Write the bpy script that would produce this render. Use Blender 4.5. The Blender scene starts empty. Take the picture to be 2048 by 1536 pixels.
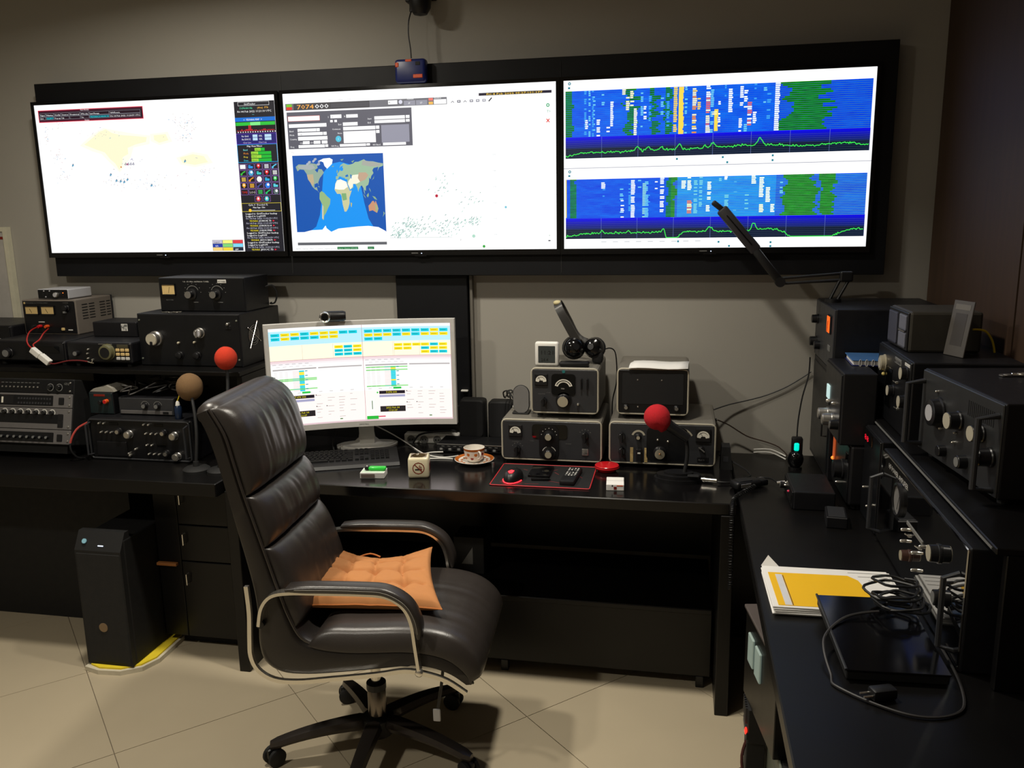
import bpy, bmesh, math, random
from mathutils import Vector, Matrix, noise
R = math.radians
PI = math.pi
random.seed(7)
S = bpy.context.scene
COL = S.collection

# ---------------------------------------------------------------- camera
cam_d = bpy.data.cameras.new('camera'); cam = bpy.data.objects.new('camera', cam_d); COL.objects.link(cam)
cam_d.sensor_width = 36.0; cam_d.lens = 36.0 * 1683.78 / 2048.0; cam_d.clip_start = 0.05
def cam_axes(yaw, pitch, roll):
    f = Vector((-math.sin(yaw) * math.cos(pitch), math.cos(yaw) * math.cos(pitch), -math.sin(pitch)))
    r = Vector((math.cos(yaw), math.sin(yaw), 0)); u = r.cross(f)
    return math.cos(roll) * r + math.sin(roll) * u, -math.sin(roll) * r + math.cos(roll) * u, f
cr, cu, cf = cam_axes(0.1966, 0.2, -0.0164)
cam.matrix_world = Matrix(((cr.x, cu.x, -cf.x, 2.72), (cr.y, cu.y, -cf.y, -3.40), (cr.z, cu.z, -cf.z, 1.684), (0, 0, 0, 1)))
S.camera = cam

# ---------------------------------------------------------------- world, lamps, exposure
S.view_settings.view_transform = 'Standard'; S.view_settings.look = 'None'
S.view_settings.gamma = 1.0; S.view_settings.use_curve_mapping = False; S.view_settings.exposure = 0.0
W = bpy.data.worlds.new('room_dark'); S.world = W; W.use_nodes = True
W.node_tree.nodes['Background'].inputs[0].default_value = (0.30, 0.28, 0.26, 1); W.node_tree.nodes['Background'].inputs[1].default_value = 0.02
def ceiling_lamp(name, x, y, z, power, size, col, spread=120):
    l = bpy.data.lights.new(name, 'AREA'); l.shape = 'DISK'; l.size = size; l.energy = power; l.color = col; l.spread = R(spread)
    o = bpy.data.objects.new(name, l); o.location = (x, y, z); COL.objects.link(o); return o
WARM = (1.0, 0.93, 0.80)
ceiling_lamp('ceiling_lamp', 0.95, -1.10, 2.775, 24.0, 0.16, WARM, 160)
ceiling_lamp('ceiling_lamp', 2.30, -1.10, 2.775, 14.0, 0.16, WARM, 115)
ceiling_lamp('ceiling_lamp', 0.70, -3.00, 2.775, 30.0, 0.16, WARM, 175)

# ---------------------------------------------------------------- materials
def lin(c): return tuple((v / 255 / 12.92) if v / 255 <= 0.04045 else ((v / 255 + 0.055) / 1.055) ** 2.4 for v in c)
MATS = {}
def mat(name, col, rough=0.5, metal=0.0, spec=0.5, var=0.12, scale=30.0, bump=0.0, bscale=200.0, emit=None, es=1.0, coat=0.0, ior=1.5, aniso=None, trans=0.0):
    """procedural principled material: noise varies colour and roughness a little, optional noise relief"""
    if name in MATS: return MATS[name]
    m = bpy.data.materials.new(name); m.use_nodes = True; nt = m.node_tree; b = nt.nodes['Principled BSDF']
    c = lin(col); L = nt.links
    tc = nt.nodes.new('ShaderNodeTexCoord'); nz = nt.nodes.new('ShaderNodeTexNoise'); nz.inputs['Scale'].default_value = scale; nz.inputs['Detail'].default_value = 4
    L.new(tc.outputs['Object'], nz.inputs['Vector'])
    mx = nt.nodes.new('ShaderNodeMix'); mx.data_type = 'RGBA'
    mx.inputs[6].default_value = (*[v * (1 - var) for v in c], 1); mx.inputs[7].default_value = (*[min(1, v * (1 + var)) for v in c], 1)
    L.new(nz.outputs['Fac'], mx.inputs[0]); L.new(mx.outputs[2], b.inputs['Base Color'])
    mr = nt.nodes.new('ShaderNodeMapRange'); mr.inputs[3].default_value = max(0.02, rough * 0.85); mr.inputs[4].default_value = min(1, rough * 1.15)
    L.new(nz.outputs['Fac'], mr.inputs[0]); L.new(mr.outputs[0], b.inputs['Roughness'])
    b.inputs['Metallic'].default_value = metal; b.inputs['Specular IOR Level'].default_value = spec; b.inputs['IOR'].default_value = ior
    b.inputs['Coat Weight'].default_value = coat; b.inputs['Coat Roughness'].default_value = 0.08
    b.inputs['Transmission Weight'].default_value = trans
    if bump:
        n2 = nt.nodes.new('ShaderNodeTexNoise'); n2.inputs['Scale'].default_value = bscale; n2.inputs['Detail'].default_value = 3
        L.new(tc.outputs['Object'], n2.inputs['Vector'])
        bp = nt.nodes.new('ShaderNodeBump'); bp.inputs['Strength'].default_value = bump; bp.inputs['Distance'].default_value = 0.002
        L.new(n2.outputs['Fac'], bp.inputs['Height']); L.new(bp.outputs[0], b.inputs['Normal'])
    if emit:
        b.inputs['Emission Color'].default_value = (*lin(emit), 1); b.inputs['Emission Strength'].default_value = es
    MATS[name] = m; return m
def brick_floor_mat(): pass
def screen_mat(name, strength=1.0):
    m = bpy.data.materials.new(name); m.use_nodes = True; nt = m.node_tree; b = nt.nodes['Principled BSDF']
    a = nt.nodes.new('ShaderNodeAttribute'); a.attribute_name = 'Col'
    b.inputs['Base Color'].default_value = (0.01, 0.01, 0.01, 1); b.inputs['Roughness'].default_value = 0.35
    nt.links.new(a.outputs['Color'], b.inputs['Emission Color']); b.inputs['Emission Strength'].default_value = strength
    return m
def wood_mat(name, c1, c2, rough=0.35):
    m = bpy.data.materials.new(name); m.use_nodes = True; nt = m.node_tree; b = nt.nodes['Principled BSDF']; L = nt.links
    tc = nt.nodes.new('ShaderNodeTexCoord'); mp = nt.nodes.new('ShaderNodeMapping'); mp.inputs['Scale'].default_value = (6, 6, 0.6)
    nz = nt.nodes.new('ShaderNodeTexNoise'); nz.inputs['Scale'].default_value = 6; nz.inputs['Detail'].default_value = 6; nz.inputs['Distortion'].default_value = 0.6
    mx = nt.nodes.new('ShaderNodeMix'); mx.data_type = 'RGBA'; mx.inputs[6].default_value = (*lin(c1), 1); mx.inputs[7].default_value = (*lin(c2), 1)
    L.new(tc.outputs['Object'], mp.inputs[0]); L.new(mp.outputs[0], nz.inputs['Vector']); L.new(nz.outputs['Fac'], mx.inputs[0]); L.new(mx.outputs[2], b.inputs['Base Color'])
    b.inputs['Roughness'].default_value = rough
    return m
M_WALL = mat('wall_paint', (162, 158, 149), 0.85, var=0.04, scale=3, bump=0.08, bscale=300)
M_CEIL = mat('ceiling_paint', (205, 198, 186), 0.9, var=0.03, scale=3)
M_TILE = mat('porcelain_tile', (184, 171, 146), 0.32, var=0.05, scale=5, spec=0.4)
M_GROUT = mat('grout', (120, 108, 92), 0.9)
M_WOODW = wood_mat('brown_wood_panel', (72, 50, 32), (50, 35, 23), 0.65)
M_BOARD = mat('black_laminate_board', (9, 10, 14), 0.55, var=0.08, scale=8, spec=0.3)
M_DESK = mat('black_gloss_desk', (13, 12, 13), 0.17, var=0.15, scale=9, spec=0.5)
M_DESKM = mat('black_satin_desk', (10, 9, 9), 0.36, var=0.12, scale=9, spec=0.35)
M_BLK = mat('black_plastic', (15, 15, 17), 0.42)
M_BLKM = mat('black_matte', (12, 12, 13), 0.7)
M_GLOSSBLK = mat('black_gloss_plastic', (10, 10, 12), 0.12)
M_NAVY = mat('black_steel_case', (15, 15, 19), 0.45, scale=60, var=0.1, bump=0.05, bscale=600)
M_GREYCASE = mat('grey_crackle_case', (112, 108, 100), 0.5, var=0.08, scale=40, bump=0.1, bscale=700)
M_RIM = mat('pale_grey_rim', (176, 170, 152), 0.42, var=0.05)
M_PANEL = mat('charcoal_panel', (46, 47, 50), 0.4, var=0.08)
M_PANELD = mat('dark_panel', (13, 14, 17), 0.35, var=0.08)
M_CHROME = mat('chrome', (232, 228, 218), 0.22, metal=0.92, var=0.03)
M_ALU = mat('brushed_aluminium', (190, 188, 184), 0.32, metal=0.9, var=0.06)
M_SILVER = mat('silver_plastic', (178, 178, 182), 0.35, var=0.04)
M_WHITE = mat('white_plastic', (226, 224, 218), 0.35, var=0.03)
M_PAPER = mat('white_paper', (232, 230, 226), 0.85, var=0.02)
M_METER = mat('meter_face', (226, 222, 208), 0.5, var=0.05)
M_METERY = mat('meter_face_yellowed', (206, 178, 120), 0.5, var=0.1)
M_INK = mat('black_ink', (14, 14, 16), 0.6)
M_PRINT = mat('white_print', (196, 194, 188), 0.6)
M_PRINTD = mat('grey_print', (110, 110, 108), 0.6)
M_GLASS = mat('smoked_glass', (8, 9, 10), 0.06)
M_RED = mat('red_plastic', (196, 26, 34), 0.25)
M_REDFOAM = mat('red_foam', (190, 22, 34), 0.95, bump=0.6, bscale=900, var=0.15, scale=200)
M_ORFOAM = mat('orange_red_foam', (200, 52, 24), 0.95, bump=0.6, bscale=900, var=0.15, scale=200)
M_TANFOAM = mat('tan_foam', (118, 90, 58), 0.95, bump=0.6, bscale=900, var=0.15, scale=200)
M_LEATHER = mat('dark_brown_leather', (51, 46, 43), 0.33, var=0.10, scale=14, bump=0.16, bscale=420, spec=0.6)
M_LEATHER2 = mat('leather_side', (36, 32, 30), 0.36, var=0.1, scale=18, bump=0.18, bscale=520)
M_CUSH = mat('orange_cotton', (188, 126, 74), 0.88, var=0.05, scale=25, bump=0.25, bscale=900)
M_CABLE = mat('black_cable', (14, 14, 15), 0.5)
M_WCABLE = mat('white_cable', (214, 212, 206), 0.45)
M_REDW = mat('red_wire', (170, 30, 26), 0.45)
M_YEL = mat('yellow_print', (238, 186, 10), 0.6, var=0.03)
M_YELC = mat('yellow_foam_edge', (232, 206, 40), 0.8)
M_STYRO = mat('off_white_foam', (206, 198, 176), 0.9, bump=0.2)
M_GREEN = mat('green_translucent_glow', (50, 200, 66), 0.2, emit=(40, 190, 60), es=0.12)  # weak emission adds a painted glow to the plastic, nothing is lit inside
M_BLUE = mat('blue_cover', (62, 104, 156), 0.5)
M_NBLUE = mat('deep_blue_plastic', (22, 34, 96), 0.35)
M_ORANGE = mat('orange_plastic', (222, 84, 30), 0.4)
M_CREAM = mat('cream_ceramic', (222, 212, 180), 0.18, var=0.04, spec=0.6)
M_CHINA = mat('white_china', (224, 218, 208), 0.15, var=0.02, spec=0.6)
M_RUST = mat('rust_glaze', (176, 96, 36), 0.18, spec=0.6)
M_BROWNM = mat('dark_red_glaze', (124, 34, 24), 0.25)
M_OLIVE = mat('olive_knob', (96, 94, 66), 0.4)
M_KNOB = mat('knob_black', (24, 24, 26), 0.3)
M_KNOBF = mat('knob_cap_pale', (178, 170, 148), 0.35, metal=0.3)
M_BROWNK = mat('brown_bakelite', (62, 38, 30), 0.35)
M_GREYM = mat('grey_green_metal', (104, 108, 96), 0.5)
E_RED = mat('red_led', (255, 30, 24), 0.3, emit=(255, 36, 24), es=3.0)
E_ORANGE = mat('orange_backlight', (255, 110, 30), 0.4, emit=(255, 96, 22), es=0.9)
E_AMBER = mat('amber_glow', (255, 150, 60), 0.4, emit=(255, 120, 40), es=1.6)
E_TEAL = mat('teal_light', (0, 220, 200), 0.4, emit=(0, 222, 200), es=1.0)
E_PALE = mat('pale_backlight', (190, 220, 220), 0.4, emit=(176, 206, 206), es=0.75)
E_WHITE = mat('white_led', (220, 230, 255), 0.3, emit=(200, 220, 255), es=1.6)
E_GREEN = mat('green_led', (120, 255, 120), 0.3, emit=(120, 255, 120), es=2.0)
M_SCREEN = screen_mat('lit_screen_picture')
E_BACK = mat('lit_screen_backlight', (250, 250, 255), 0.4, var=0.0, emit=(255, 255, 255), es=1.08)
E_BACKM = mat('monitor_backlight', (250, 250, 255), 0.4, var=0.0, emit=(255, 250, 250), es=1.1)

# ---------------------------------------------------------------- geometry helpers
class MB:
    def __init__(s): s.v = []; s.f = []
    def add(s, vs, fs, M=None):
        o = len(s.v)
        s.v += [tuple(M @ Vector(p)) if M is not None else tuple(p) for p in vs]
        s.f += [tuple(i + o for i in f) for f in fs]; return s
    def box(s, x0, x1, y0, y1, z0, z1, M=None):
        return s.add([(x0, y0, z0), (x1, y0, z0), (x1, y1, z0), (x0, y1, z0), (x0, y0, z1), (x1, y0, z1), (x1, y1, z1), (x0, y1, z1)],
                     [(0, 3, 2, 1), (4, 5, 6, 7), (0, 1, 5, 4), (1, 2, 6, 5), (2, 3, 7, 6), (3, 0, 4, 7)], M)
    def rbox(s, x0, x1, y0, y1, z0, z1, r=0.005, seg=2, M=None, axis=None):
        bm = bmesh.new(); bmesh.ops.create_cube(bm, size=1.0)
        for v in bm.verts: v.co = Vector(((x0 + x1) / 2 + v.co.x * (x1 - x0), (y0 + y1) / 2 + v.co.y * (y1 - y0), (z0 + z1) / 2 + v.co.z * (z1 - z0)))
        es = bm.edges[:] if axis is None else [e for e in bm.edges if abs((e.verts[0].co - e.verts[1].co).normalized()[axis]) > 0.9]
        bmesh.ops.bevel(bm, geom=es, offset=r, segments=seg, profile=0.5, affect='EDGES')
        bm.verts.index_update()
        s.add([v.co[:] for v in bm.verts], [[v.index for v in f.verts] for f in bm.faces], M); bm.free(); return s
    def lathe(s, prof, n=24, M=None, cap=True):
        """profile [(r, h)] turned round local z"""
        vs = []; fs = []; k = len(prof)
        for r, h in prof:
            for i in range(n): a = 2 * PI * i / n; vs.append((r * math.cos(a), r * math.sin(a), h))
        for j in range(k - 1):
            for i in range(n): fs.append((j * n + i, j * n + (i + 1) % n, (j + 1) * n + (i + 1) % n, (j + 1) * n + i))
        if cap: fs.append(tuple(range(n - 1, -1, -1))); fs.append(tuple((k - 1) * n + i for i in range(n)))
        return s.add(vs, fs, M)
    def cyl(s, p, r, h, axis='z', n=20, r2=None):
        r2 = r if r2 is None else r2
        Mx = Matrix.Translation(p)
        if axis == 'y': Mx = Mx @ Matrix.Rotation(-PI / 2, 4, 'X')
        elif axis == '-y': Mx = Mx @ Matrix.Rotation(PI / 2, 4, 'X')
        elif axis == 'x': Mx = Mx @ Matrix.Rotation(PI / 2, 4, 'Y')
        return s.lathe([(r, 0), (r2, h)], n, Mx)
    def sphere(s, c, r, n=20, m=12, sc=(1, 1, 1), M=None):
        prof = []
        vs = [(0, 0, -r)]; fs = []
        for j in range(1, m):
            t = -PI / 2 + PI * j / m
            for i in range(n): a = 2 * PI * i / n; vs.append((r * math.cos(t) * math.cos(a), r * math.cos(t) * math.sin(a), r * math.sin(t)))
        vs.append((0, 0, r)); L = len(vs) - 1
        for i in range(n): fs.append((0, 1 + (i + 1) % n, 1 + i)); fs.append((L, L - n + i, L - n + (i + 1) % n))
        for j in range(m - 2):
            for i in range(n): a = 1 + j * n + i; b = 1 + j * n + (i + 1) % n; fs.append((a, b, b + n, a + n))
        vs = [(c[0] + x * sc[0], c[1] + y * sc[1], c[2] + z * sc[2]) for x, y, z in vs]
        return s.add(vs, fs, M)
    def tube(s, pts, r, n=8, closed=False, rs=None, smooth=0):
        P = [Vector(p) for p in pts]
        for _ in range(smooth):                               # Chaikin-like Catmull subdivision
            Q = []
            K = len(P)
            for i in range(K - 1):
                a = P[max(0, i - 1)]; b = P[i]; c = P[i + 1]; d = P[min(K - 1, i + 2)]
                Q += [b, (-a + 9 * b + 9 * c - d) / 16]
            Q.append(P[-1]); P = Q
        K = len(P); vs = []; fs = []; up = None
        for i, p in enumerate(P):
            t = (P[(i + 1) % K] - P[i - 1]) if closed else (P[min(K - 1, i + 1)] - P[max(0, i - 1)])
            if t.length < 1e-9: t = Vector((0, 0, 1))
            t.normalize()
            if up is None: up = t.orthogonal().normalized()
            up = (up - t * up.dot(t)); up = up.normalized() if up.length > 1e-6 else t.orthogonal().normalized()
            w = t.cross(up); rr = r if rs is None else rs[min(i * len(rs) // K, len(rs) - 1)]
            for k in range(n): a = 2 * PI * k / n; vs.append(p + (up * math.cos(a) + w * math.sin(a)) * rr)
        for i in range(K if closed else K - 1):
            j = (i + 1) % K
            for k in range(n): fs.append((i * n + k, i * n + (k + 1) % n, j * n + (k + 1) % n, j * n + k))
        if not closed: fs.append(tuple(range(n - 1, -1, -1))); fs.append(tuple((K - 1) * n + k for k in range(n)))
        return s.add(vs, fs)
    def prism(s, poly, d0, d1, plane='xz', M=None):
        """polygon in a plane, pulled along the third axis"""
        n = len(poly)
        def P(a, b, d): return (a, d, b) if plane == 'xz' else ((a, b, d) if plane == 'xy' else (d, a, b))
        vs = [P(a, b, d0) for a, b in poly] + [P(a, b, d1) for a, b in poly]
        return s.add(vs, [tuple(range(n)), tuple(range(2 * n - 1, n - 1, -1))] + [(i, i + n, (i + 1) % n + n, (i + 1) % n) for i in range(n)], M)
    def ribbon(s, path, y0, y1, t):
        """flat bar following an xz path, lying between y0 and y1, t thick"""
        P = [Vector((a, b)) for a, b in path]; K = len(P); o = []; i_ = []
        for i in range(K):
            d = (P[min(K - 1, i + 1)] - P[max(0, i - 1)]).normalized(); n = Vector((-d.y, d.x)) * t / 2
            o.append(P[i] + n); i_.append(P[i] - n)
        vs = []; fs = []
        for i in range(K): vs += [(o[i].x, y0, o[i].y), (o[i].x, y1, o[i].y), (i_[i].x, y1, i_[i].y), (i_[i].x, y0, i_[i].y)]
        for i in range(K - 1):
            for k in range(4): fs.append((i * 4 + k, i * 4 + (k + 1) % 4, i * 4 + 4 + (k + 1) % 4, i * 4 + 4 + k))
        fs += [(3, 2, 1, 0), tuple((K - 1) * 4 + k for k in range(4))]
        return s.add(vs, fs)
    def build(s, name, m, parent=None, smooth=False, ang=35):
        me = bpy.data.meshes.new(name); me.from_pydata(s.v, [], s.f); me.validate(); me.update()
        bm = bmesh.new(); bm.from_mesh(me); bmesh.ops.recalc_face_normals(bm, faces=bm.faces); bm.to_mesh(me); bm.free()
        me.materials.append(m)
        if smooth: me.shade_smooth(); me.set_sharp_from_angle(angle=R(ang))
        o = bpy.data.objects.new(name, me); COL.objects.link(o)
        if parent is not None: o.parent = parent
        return o
def tag(o, label, cat, group=None, kind=None):
    o['label'] = label; o['category'] = cat
    if group: o['group'] = group
    if kind: o['kind'] = kind
    return o
def struct(o): o['kind'] = 'structure'; return o
def thing(name, loc, rz=0.0, rx=0.0):
    o = bpy.data.objects.new(name, None); o.empty_display_size = 0.05; COL.objects.link(o)
    o.location = loc; o.rotation_euler = (rx, 0, rz); return o
def share(src, name, loc, parent, rot=None):
    c = src.copy(); c.name = name; COL.objects.link(c); c.parent = parent; c.location = loc
    if rot: c.rotation_euler = rot
    return c
def catmull(pts, n=6):
    P = [Vector(p) for p in pts]; out = []; K = len(P)
    for i in range(K - 1):
        a = P[max(0, i - 1)]; b = P[i]; c = P[i + 1]; d = P[min(K - 1, i + 2)]
        for k in range(n):
            t = k / n
            out.append(0.5 * ((2 * b) + (c - a) * t + (2 * a - 5 * b + 4 * c - d) * t * t + (3 * b - a - 3 * c + d) * t ** 3))
    out.append(P[-1]); return [tuple(p) for p in out]

# ---- lettering (font outlines turned into flat mesh)
_tc = {}
def text_geo(s):
    if s in _tc: return _tc[s]
    cu_ = bpy.data.curves.new('lettering', 'FONT'); cu_.body = s; cu_.size = 1.0; cu_.resolution_u = 1
    o = bpy.data.objects.new('lettering', cu_); COL.objects.link(o)
    dg = bpy.context.evaluated_depsgraph_get(); me = bpy.data.meshes.new_from_object(o.evaluated_get(dg))
    vs = [tuple(v.co[:2]) for v in me.vertices]; fs = [tuple(p.vertices) for p in me.polygons]
    bpy.data.objects.remove(o); bpy.data.curves.remove(cu_); bpy.data.meshes.remove(me)
    w = max([v[0] for v in vs] or [0]); _tc[s] = (vs, fs, w); return _tc[s]
def lettering(s, x, z, h, y=-0.0006, m=None, parent=None, width=None, name='lettering'):
    """text standing on a local xz panel"""
    vs, fs, w = text_geo(s); sx = h if width is None else width / max(w, 1e-6)
    b = MB(); b.add([(x + a * sx, y, z + c * h) for a, c in vs], fs)
    me = bpy.data.meshes.new(name); me.from_pydata(b.v, [], b.f); me.materials.append(m or M_PRINT)
    o = bpy.data.objects.new(name, me); COL.objects.link(o); o.parent = parent; return o

# ---- lit screen pictures: coloured flat pieces on a panel
class Canvas:
    def __init__(s, w, h, fn=None, step=None): s.w = w; s.h = h; s.v = []; s.f = []; s.c = []; s.fn = fn; s.n = 0; s.step = step
    def _add(s, pts, faces, col, layer):
        o = len(s.v)
        for u, v in pts:
            x = u * s.w; z = (1 - v) * s.h; y = -0.0004 - 0.00025 * layer
            s.v.append(s.fn(x, y, z) if s.fn else (x, y, z)); s.c.append(col)
        s.f += [tuple(i + o for i in f) for f in faces]
    def rect(s, u0, v0, u1, v1, col, layer=1):
        k = 1 if not s.step else max(1, int((u1 - u0) / s.step + 0.999)); pts = []; fs = []
        for i in range(k + 1): u = u0 + (u1 - u0) * i / k; pts += [(u, v0), (u, v1)]
        for i in range(k): fs.append((2 * i + 1, 2 * i + 3, 2 * i + 2, 2 * i))
        s._add(pts, fs, col, layer)
    def frame(s, u0, v0, u1, v1, t, col, layer=2):
        a = s.w / s.h
        s.rect(u0, v0, u1, v0 + t * a, col, layer); s.rect(u0, v1 - t * a, u1, v1, col, layer); s.rect(u0, v0, u0 + t, v1, col, layer); s.rect(u1 - t, v0, u1, v1, col, layer)
    def poly(s, pts, col, layer=1):
        from mathutils.geometry import tessellate_polygon
        tr = tessellate_polygon([[Vector((p[0], -p[1], 0)) for p in pts]])
        s._add(pts, [tuple(t) for t in tr], col, layer)
    def text(s, t, u, v, h, col, layer=3, width=None):
        vs, fs, w = text_geo(t); a = s.h / s.w; sx = h * a if width is None else width / max(w, 1e-6)
        s._add([(u + x * sx, v - y * h) for x, y in vs], fs, col, layer)
    def line(s, pts, t, col, layer=3):
        a = s.w / s.h
        for (u0, v0), (u1, v1) in zip(pts[:-1], pts[1:]):
            dx, dy = (u1 - u0), (v1 - v0) / a; L = math.hypot(dx, dy) or 1e-6; nx, ny = -dy / L * t / 2, dx / L * t / 2 * a
            s._add([(u0 + nx, v0 + ny), (u1 + nx, v1 + ny), (u1 - nx, v1 - ny), (u0 - nx, v0 - ny)], [(3, 2, 1, 0)], col, layer)
    def disc(s, u, v, r, col, layer=3, n=12):
        a = s.w / s.h
        s._add([(u + r * math.cos(2 * PI * i / n), v + r * a * math.sin(2 * PI * i / n)) for i in range(n)], [tuple(range(n - 1, -1, -1))], col, layer)
    def build(s, name, parent, m=None):
        me = bpy.data.meshes.new(name); me.from_pydata(s.v, [], s.f)
        at = me.color_attributes.new('Col', 'FLOAT_COLOR', 'POINT')
        for i, c in enumerate(s.c): at.data[i].color = (c[0], c[1], c[2], 1)
        me.materials.append(m or M_SCREEN); o = bpy.data.objects.new(name, me); COL.objects.link(o); o.parent = parent; return o
def C(r, g, b, k=1.0): return tuple(v * k for v in lin((r, g, b)))
WH = C(255, 255, 255, 1.08); NEAR = C(244, 244, 246, 1.15)
# ================================================================ THE ROOM
X0, X1, Y0, Y1, ZC = -1.7, 3.64, -4.7, 0.0, 2.8
struct(MB().box(X0, X1, Y0, Y1, -0.06, -0.003).build('floor', M_GROUT)); FLOOR = bpy.data.objects['floor']
struct(MB().box(X0 - 0.1, X1 + 0.1, Y0 - 0.1, Y1 + 0.1, ZC, ZC + 0.08).build('ceiling', M_CEIL))
struct(MB().box(X0 - 0.1, X1 + 0.1, 0, 0.1, -0.06, ZC).build('wall_back', M_WALL))
struct(MB().box(X0 - 0.1, X0, Y0, 0, -0.06, ZC).build('wall_left', M_WALL))
struct(MB().box(X0 - 0.1, X1 + 0.1, Y0 - 0.1, Y0, -0.06, ZC).build('wall_front', M_WALL))
wr = struct(MB().box(X1, X1 + 0.1, Y0, 0, -0.06, ZC).build('wall_right', M_WOODW))
for i, (a, b) in enumerate(((-0.86, -0.012), (-1.72, -0.872), (-2.58, -1.732), (-3.44, -2.592), (-4.69, -3.452))):   # veneered boards
    MB().box(X1 - 0.008, X1 + 0.002, a, b, 0.0, ZC - 0.002).build('wood_panel', M_WOODW, wr)
# floor tiles, laid on the diagonal
def clip(poly, fn):
    out = []
    for i in range(len(poly)):
        a, b = poly[i - 1], poly[i]; fa, fb = fn(a), fn(b)
        if fa >= 0: out.append(a)
        if (fa >= 0) != (fb >= 0): t = fa / (fa - fb); out.append((a[0] + (b[0] - a[0]) * t, a[1] + (b[1] - a[1]) * t))
    return out
q = math.sqrt(0.5); T = 0.6; g = 0.0013; full = None
for i in range(-12, 12):
    for j in range(-14, 14):
        bb = -0.2154 + i * T; aa = -0.991 + j * T
        pl = [((b * q - a * q), (b * q + a * q)) for b, a in ((bb + g, aa + g), (bb + T - g, aa + g), (bb + T - g, aa + T - g), (bb + g, aa + T - g))]
        inside = all(X0 < x < X1 and Y0 < y < Y1 for x, y in pl)
        cx = sum(p[0] for p in pl) / 4; cy = sum(p[1] for p in pl) / 4
        if inside:
            if full is None:
                full = MB().prism([(x - cx, y - cy) for x, y in pl], -0.008, 0.0, 'xy').build('floor_tile', M_TILE, FLOOR); full.location = (cx, cy, 0)
            else: share(full, 'floor_tile', (cx, cy, 0), FLOOR)
        else:
            for fn in (lambda p: p[0] - X0 - .003, lambda p: X1 - .01 - p[0], lambda p: p[1] - Y0 - .003, lambda p: Y1 - .003 - p[1]):
                pl = clip(pl, fn) if len(pl) > 2 else []
            if len(pl) > 2: MB().prism(pl, -0.008, 0.0, 'xy').build('floor_tile', M_TILE, FLOOR)

# ================================================================ VIDEO WALL
bd = thing('display_board', (0, 0, 1.441))
tag(bd, 'wide black laminate mounting board on the wall holding three televisions', 'board')
MB().rbox(-0.005, 3.46, -0.080, -0.001, 0, 0.817, 0.002, 1).build('panel', M_BOARD, bd)
for x in (1.128, 2.265): MB().box(x - .002, x + .002, -0.0815, -0.08, 0.01, 0.8).build('seam_strip', M_BLKM, bd)
po = thing('board_post', (1.566, 0, 0)); tag(po, 'black upright panel running down the wall beneath the display board', 'post')
MB().rbox(0, 0.305, -0.045, -0.001, 0, 1.44, 0.002, 1).build('panel', M_BOARD, po)
MB().box(0.311, 0.322, -0.03, -0.001, 0, 1.44).build('edge_strip', M_GREYCASE, po)

def television(x, label):
    t = thing('television', (x, -0.097, 1.545)); tag(t, label, 'television', 'televisions mounted side by side on the black board')
    w, h = 1.1069, 0.6226
    MB().rbox(-0.013, w + 0.013, -0.002, 0.0165, -0.020, h + 0.013, 0.003, 1).build('housing', M_BLK, t)
    b = MB()
    b.box(-0.014, 0.0, -0.006, 0.002, -0.021, h + 0.014); b.box(w, w + 0.014, -0.006, 0.002, -0.021, h + 0.014)
    b.box(0, w, -0.006, 0.002, h, h + 0.014); b.box(0, w, -0.006, 0.002, -0.021, 0)
    b.build('bezel', M_GLOSSBLK, t)
    sc = MB().box(0, w, -0.0024, 0.0, 0, h).build('screen', E_BACK, t)
    MB().rbox(w * 0.5 - 0.025, w * 0.5 + 0.025, -0.0065, -0.005, -0.026, -0.021, 0.001, 1).build('sensor_tab', M_GLOSSBLK, t)
    MB().cyl((w * 0.5 + 0.004, -0.0071, -0.013), 0.002, 0.0012, 'y', 8).build('power_light', E_WHITE, t)
    MB().box(w * 0.465, w * 0.49, -0.0062, -0.0058, -0.0135, -0.0105).build('maker_mark', M_PRINTD, t)
    cv = Canvas(w, h); return t, sc, cv
def finish(cv, sc):
    o = cv.build('picture', sc); o.location = (0, -0.0024, 0)

# ---- television 1: map with side bar
t1, sc1, c = television(0.0, 'wall television showing a pale map with a black column of coloured icons')
c.rect(0, 0, 1, 1, WH, 0)
YB = C(255, 252, 214, 1.0); YC = C(255, 254, 236, 1.04)
c.poly([(.20, .27), (.245, .22), (.27, .19), (.30, .175), (.325, .20), (.36, .215), (.42, .225), (.47, .235), (.465, .265), (.42, .28), (.385, .30), (.385, .34), (.36, .36), (.355, .41), (.34, .445), (.325, .40), (.305, .37), (.285, .325), (.25, .305)], YB, 1)
c.poly([(.18, .275), (.24, .205), (.29, .165), (.33, .18), (.42, .21), (.485, .225), (.48, .28), (.41, .30), (.395, .36), (.365, .42), (.34, .46), (.30, .39), (.27, .335), (.23, .315)], YC, .8)
c.poly([(.485, .215), (.56, .205), (.575, .27), (.52, .29), (.485, .262)], YC, .8)
c.poly([(.585, .375), (.655, .34), (.715, .36), (.735, .415), (.66, .44), (.60, .42)], YC, .8)
c.poly([(.50, .225), (.55, .22), (.56, .26), (.52, .275), (.50, .255)], YB, 1)
c.poly([(.60, .375), (.655, .355), (.70, .37), (.715, .41), (.66, .425), (.61, .41)], YB, 1)
rg = random.Random(3)
GRY = [C(176, 180, 200), C(216, 186, 190), C(130, 176, 210), C(190, 184, 170)]
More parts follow.
